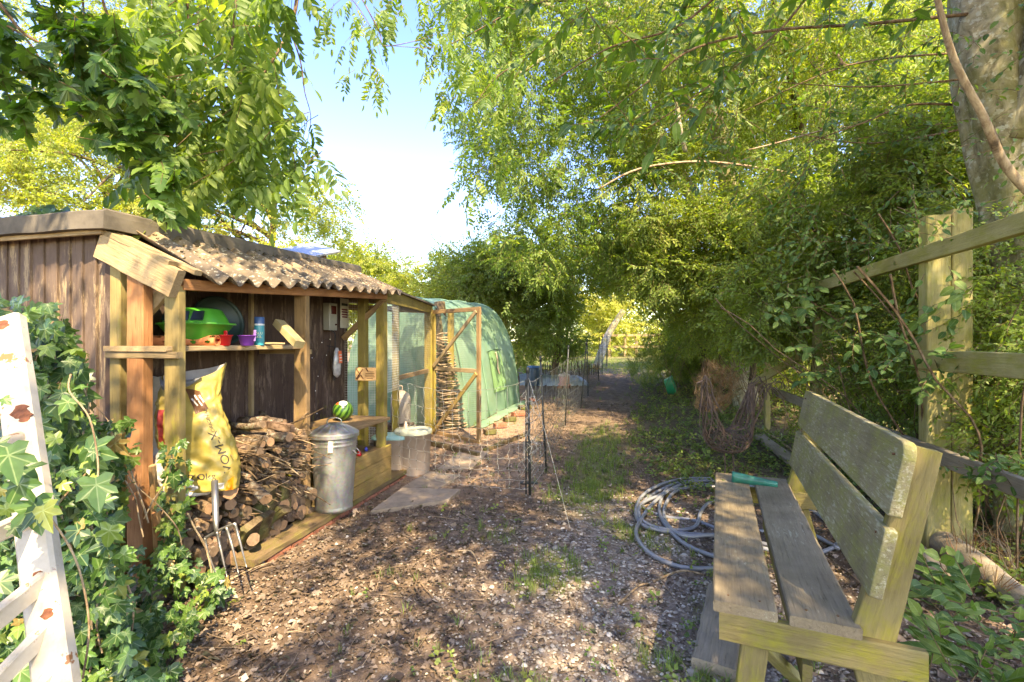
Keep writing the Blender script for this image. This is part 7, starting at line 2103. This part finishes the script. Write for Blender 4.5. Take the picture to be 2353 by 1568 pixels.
dead('dry_grass', 'dry yellow grass along the hedge foot by the far path', [(1440, 830), (1500, 800), (1530, 850), (1500, 900), (1450, 880)], 200, 9, 13, 3, .35, l_grass)

# --- ivy
ivy_t = [(lambda vf: (vf[0], vf[1], np.zeros(len(vf[1]), int), np.zeros(len(vf[0]))))(lobed(1.0, [(x, y * s) for x, y in IVY], curl=c_, cup=k_)) for s, c_, k_ in ((1, .15, .15), (1.1, .3, -.1), (.9, .05, .3), (1.0, .45, 0))]
def ivy(name, lab, poly, n, dfn, ls, seed, ns=300, up_=.5, stems=20, core=True, cat='ivy', tint=.5):
    g = np.random.default_rng(seed); rr = random.Random(seed); x, y = poly_pts(poly, n, g); d = dfn(x, y, g); T = Pn(x, y, d); gg = gz(T[:, 0], T[:, 1]) + .015; T[:, 2] = np.maximum(T[:, 2], gg + g.uniform(0, .06, n))
    a = g.uniform(0, 6.28, n); D = np.stack([np.cos(a) * .8, g.normal(0, .3, n) - .25, np.sin(a) * .5 - .55], 1)
    nrm = np.stack([g.normal(.1, .35, n), -.8 + g.normal(0, .3, n), up_ + g.normal(0, .4, n)], 1)
    M = orient(D, nrm); S_ = ls * g.lognormal(0, .32, n); idx = g.integers(0, 4, n)
    r_ = thing(name, lab, cat, tuple(T[np.argmin(T[:, 2])]))
    near_ = np.argsort(d - .25 * S_ * 10)
    sel, rest = near_[:ns], near_[ns:]
    ms = [temp_mesh('leaf', t_, [l_ivy_o]) for t_ in ivy_t]; singles('leaf', ms, idx[sel], M[sel], T[sel], S_[sel], r_)
    if len(rest): o = fuse('foliage', ivy_t, idx[rest], M[rest], T[rest], S_[rest], tint + g.normal(size=len(rest)) * .25, [l_ivy], r_, origin=T.mean(axis=0), lco=True); o['kind'] = 'stuff'
    gs = Geo()
    for i in range(stems):
        k = rr.randrange(n); p = Vector(T[k]) + Vector((0, .04, 0)); pts = [p]; dr_ = Vector((rr.uniform(-.4, .4), rr.uniform(-.2, .1), -1)).normalized()
        for q in range(rr.randint(3, 7)):
            dr_ = (dr_ + Vector((rr.uniform(-.4, .4), rr.uniform(-.2, .2), rr.uniform(-.2, .2)))).normalized(); nx_ = pts[-1] + dr_ * .09
            if nx_.z < .02: break
            pts.append(nx_)
        if len(pts) > 2: gs.tube(smooth_path(pts, 2), rr.uniform(.0015, .004), 4)
    if gs.V: o = gs.obj('stems', m_twig_pale, r_); o['kind'] = 'stuff'
    return r_
def d_iv(x, y, g):
    mx_ = np.where(y > 850, 1440 / np.maximum(1, y - 790), 9.)
    return np.minimum(g.uniform(1.6, 2.3, len(x)), np.maximum(.9, mx_ * g.uniform(.9, 1, len(x))))
ib = ivy('ivy_bush', 'big dark ivy bush climbing over a hidden post behind the white gate', [(-60, 690), (50, 685), (120, 700), (170, 760), (195, 850), (220, 960), (225, 1080), (260, 1180), (290, 1300), (310, 1600), (-60, 1600)], 2500, d_iv, .048, 81, stems=70)
board('hidden_post', (-1.98, 2.1, 0), (-2.0, 2.1, 1.15), .12, .12, (1, 0, 0), m_trunk_dark, ib)
board('hidden_post', (-2.15, 2.05, 0), (-2.2, 2.05, .8), .12, .12, (1, 0, 0), m_trunk_dark, ib)
ivy('ivy_shoots', 'loose ivy shoots reaching across the shed gable beside the green post', [(200, 980), (300, 940), (330, 1000), (290, 1180), (240, 1230), (225, 1100)], 55, lambda x, y, g: g.uniform(1.9, 2.4, len(x)), .050, 82, ns=55, stems=5)
ivy('climbing_ivy', 'bright young ivy climbing the front post of the log store', [(375, 1020), (430, 1010), (440, 1100), (425, 1200), (440, 1330), (360, 1330), (365, 1150)], 120, lambda x, y, g: g.uniform(2.42, 2.54, len(x)), .042, 83, ns=210, stems=5, tint=.75)
ivy('ground_ivy', 'carpet of bright ivy spreading over the ground before the posts', [(230, 1250), (420, 1270), (500, 1300), (560, 1350), (500, 1380), (440, 1440), (400, 1560), (250, 1600), (230, 1400)], 420, lambda x, y, g: np.minimum(g.uniform(2.2, 2.9, len(x)), 1440 / (y - 790) * g.uniform(.9, 1, len(x))), .040, 84, up_=1.4, stems=6, tint=.7)
ivy('ivy_on_gate', 'few ivy leaves lying across the front of the white gate', [(-30, 800), (10, 860), (25, 960), (10, 1000), (60, 1120), (150, 1090), (230, 1080), (240, 1130), (100, 1190), (10, 1230), (-30, 1100)], 12, lambda x, y, g: g.uniform(.80, .92, len(x)), .046, 85, ns=30, stems=0)
ivy('roof_ivy', 'clump of leafy growth on the far left of the shed roof', [(20, 510), (90, 470), (170, 500), (160, 515), (30, 522)], 60, lambda x, y, g: g.uniform(3.3, 3.7, len(x)), .10, 86, ns=60, stems=3)
gs = tube('trailing_stem', smooth_path([P(85, 1150, .98), P(150, 1240, .98), P(185, 1320, 1.0), P(205, 1440, 1.0), P(190, 1560, .98)], 5), .002, m_twig_pale, None, 6); tag(gs, 'bare brown ivy stem trailing down in front of the white gate', 'stem')
gs = tube('trailing_stem', smooth_path([P(163, 860, 1.4), P(160, 900, 1.4), P(205, 960, 1.4), P(225, 1060, 1.4), P(222, 1130, 1.4)], 5), .0024, m_twig_pale, None, 6); tag(gs, 'pale bent dry stem hanging in the ivy right of the gate', 'stem')

# --- unseen canopy added above and behind the lens to shade the path
g = np.random.default_rng(91); n_ = 135
x = g.uniform(-5.5, 5.5, n_); y = g.uniform(-5.5, 2.2, n_); z = g.uniform(4.8, 7.2, n_)
k = (z - CH) / np.maximum(.1, y) > .80
bp = np.stack([x, y, z], 1)[k | (y < .5)]
o = crown('shade_canopy', bp, .55 * g.uniform(.6, 1.3, len(bp)), 26, sp_big, [l_ash, m_twig], ash, 91, .5, .2, scale=1.1)

# leaf crumbs and moss lying in the troughs of the corrugated roof
n_ = 1500; uu = g.uniform(.1, 2.3, n_); ff = g.beta(1.1, 2.2, n_); vv = .345 - .50 * ff
zz = (1.985 + .045 * uu) * (1 - ff) + (1.700 + .070 * uu) * ff + .034 * np.sin(2 * np.pi * uu / .152) + .012
keep = (np.sin(2 * np.pi * uu / .152) < .1) | (g.random(n_) < .25)
Tt = np.array([list(S(a, b_, c_)) for a, b_, c_ in zip(uu, vv, zz)])[keep]; m_ = len(Tt); ya = g.uniform(0, 6.28, m_)
o = fuse('roof_litter', lt, g.integers(0, 8, m_), orient(np.stack([np.cos(ya), np.sin(ya), -.2 + 0 * ya], 1)), Tt, g.lognormal(-4.2, .4, m_), g.normal(.45, .25, m_), [l_litter]); tag(o, 'dead leaf crumbs caught on the corrugated roof', 'leaf litter', kind='stuff')

big_l = [(lambda vf: (vf[0], vf[1], np.zeros(len(vf[1]), int), np.zeros(len(vf[0]))))(lobed(1.0, MAPLE, curl=c_, cup=k_)) for c_, k_ in ((.6, .5), (.3, -.6), (.9, .2))] + [(lambda vf: (vf[0], vf[1], np.zeros(len(vf[1]), int), np.zeros(len(vf[0]))))(oval(1.0, .5, .6, .5))]
x, y = sample_mask(1500, -1.9, 2.3, 0.95, 6, litter_w, g); n = len(x); ya = g.uniform(0, 6.28, n)
o = fuse('fallen_leaves', big_l, g.integers(0, 4, n), orient(np.stack([np.cos(ya), np.sin(ya), g.normal(0, .2, n)], 1), None, g.normal(0, .5, n)), np.stack([x, y, gz(x, y) + .02], 1), g.uniform(.018, .042, n), g.normal(.45, .25, n), [l_litter]); tag(o, 'larger curled fallen leaves lying over the bark crumbs', 'fallen leaves', kind='stuff')
def seed_w(x, y): return np.clip(np.exp(-((x - .6 - .05 * y) / .9) ** 2) * (wav(x, y, 0, 2.9, 21) > .05), .04, 1)
x, y = sample_mask(900, -1.6, 2.2, 1.0, 5.5, seed_w, g); n = len(x); ya = g.uniform(0, 6.28, n)
o = fuse('seedlings', wt, g.integers(0, 6, n), orient(np.stack([np.cos(ya), np.sin(ya), g.uniform(.3, 1.5, n)], 1)), np.stack([x, y, gz(x, y)], 1), g.uniform(.4, 1.0, n), g.normal(.6, .2, n), [l_weed, m_twig]); tag(o, 'tiny green seedlings dotted through the gravel', 'seedlings', kind='stuff')
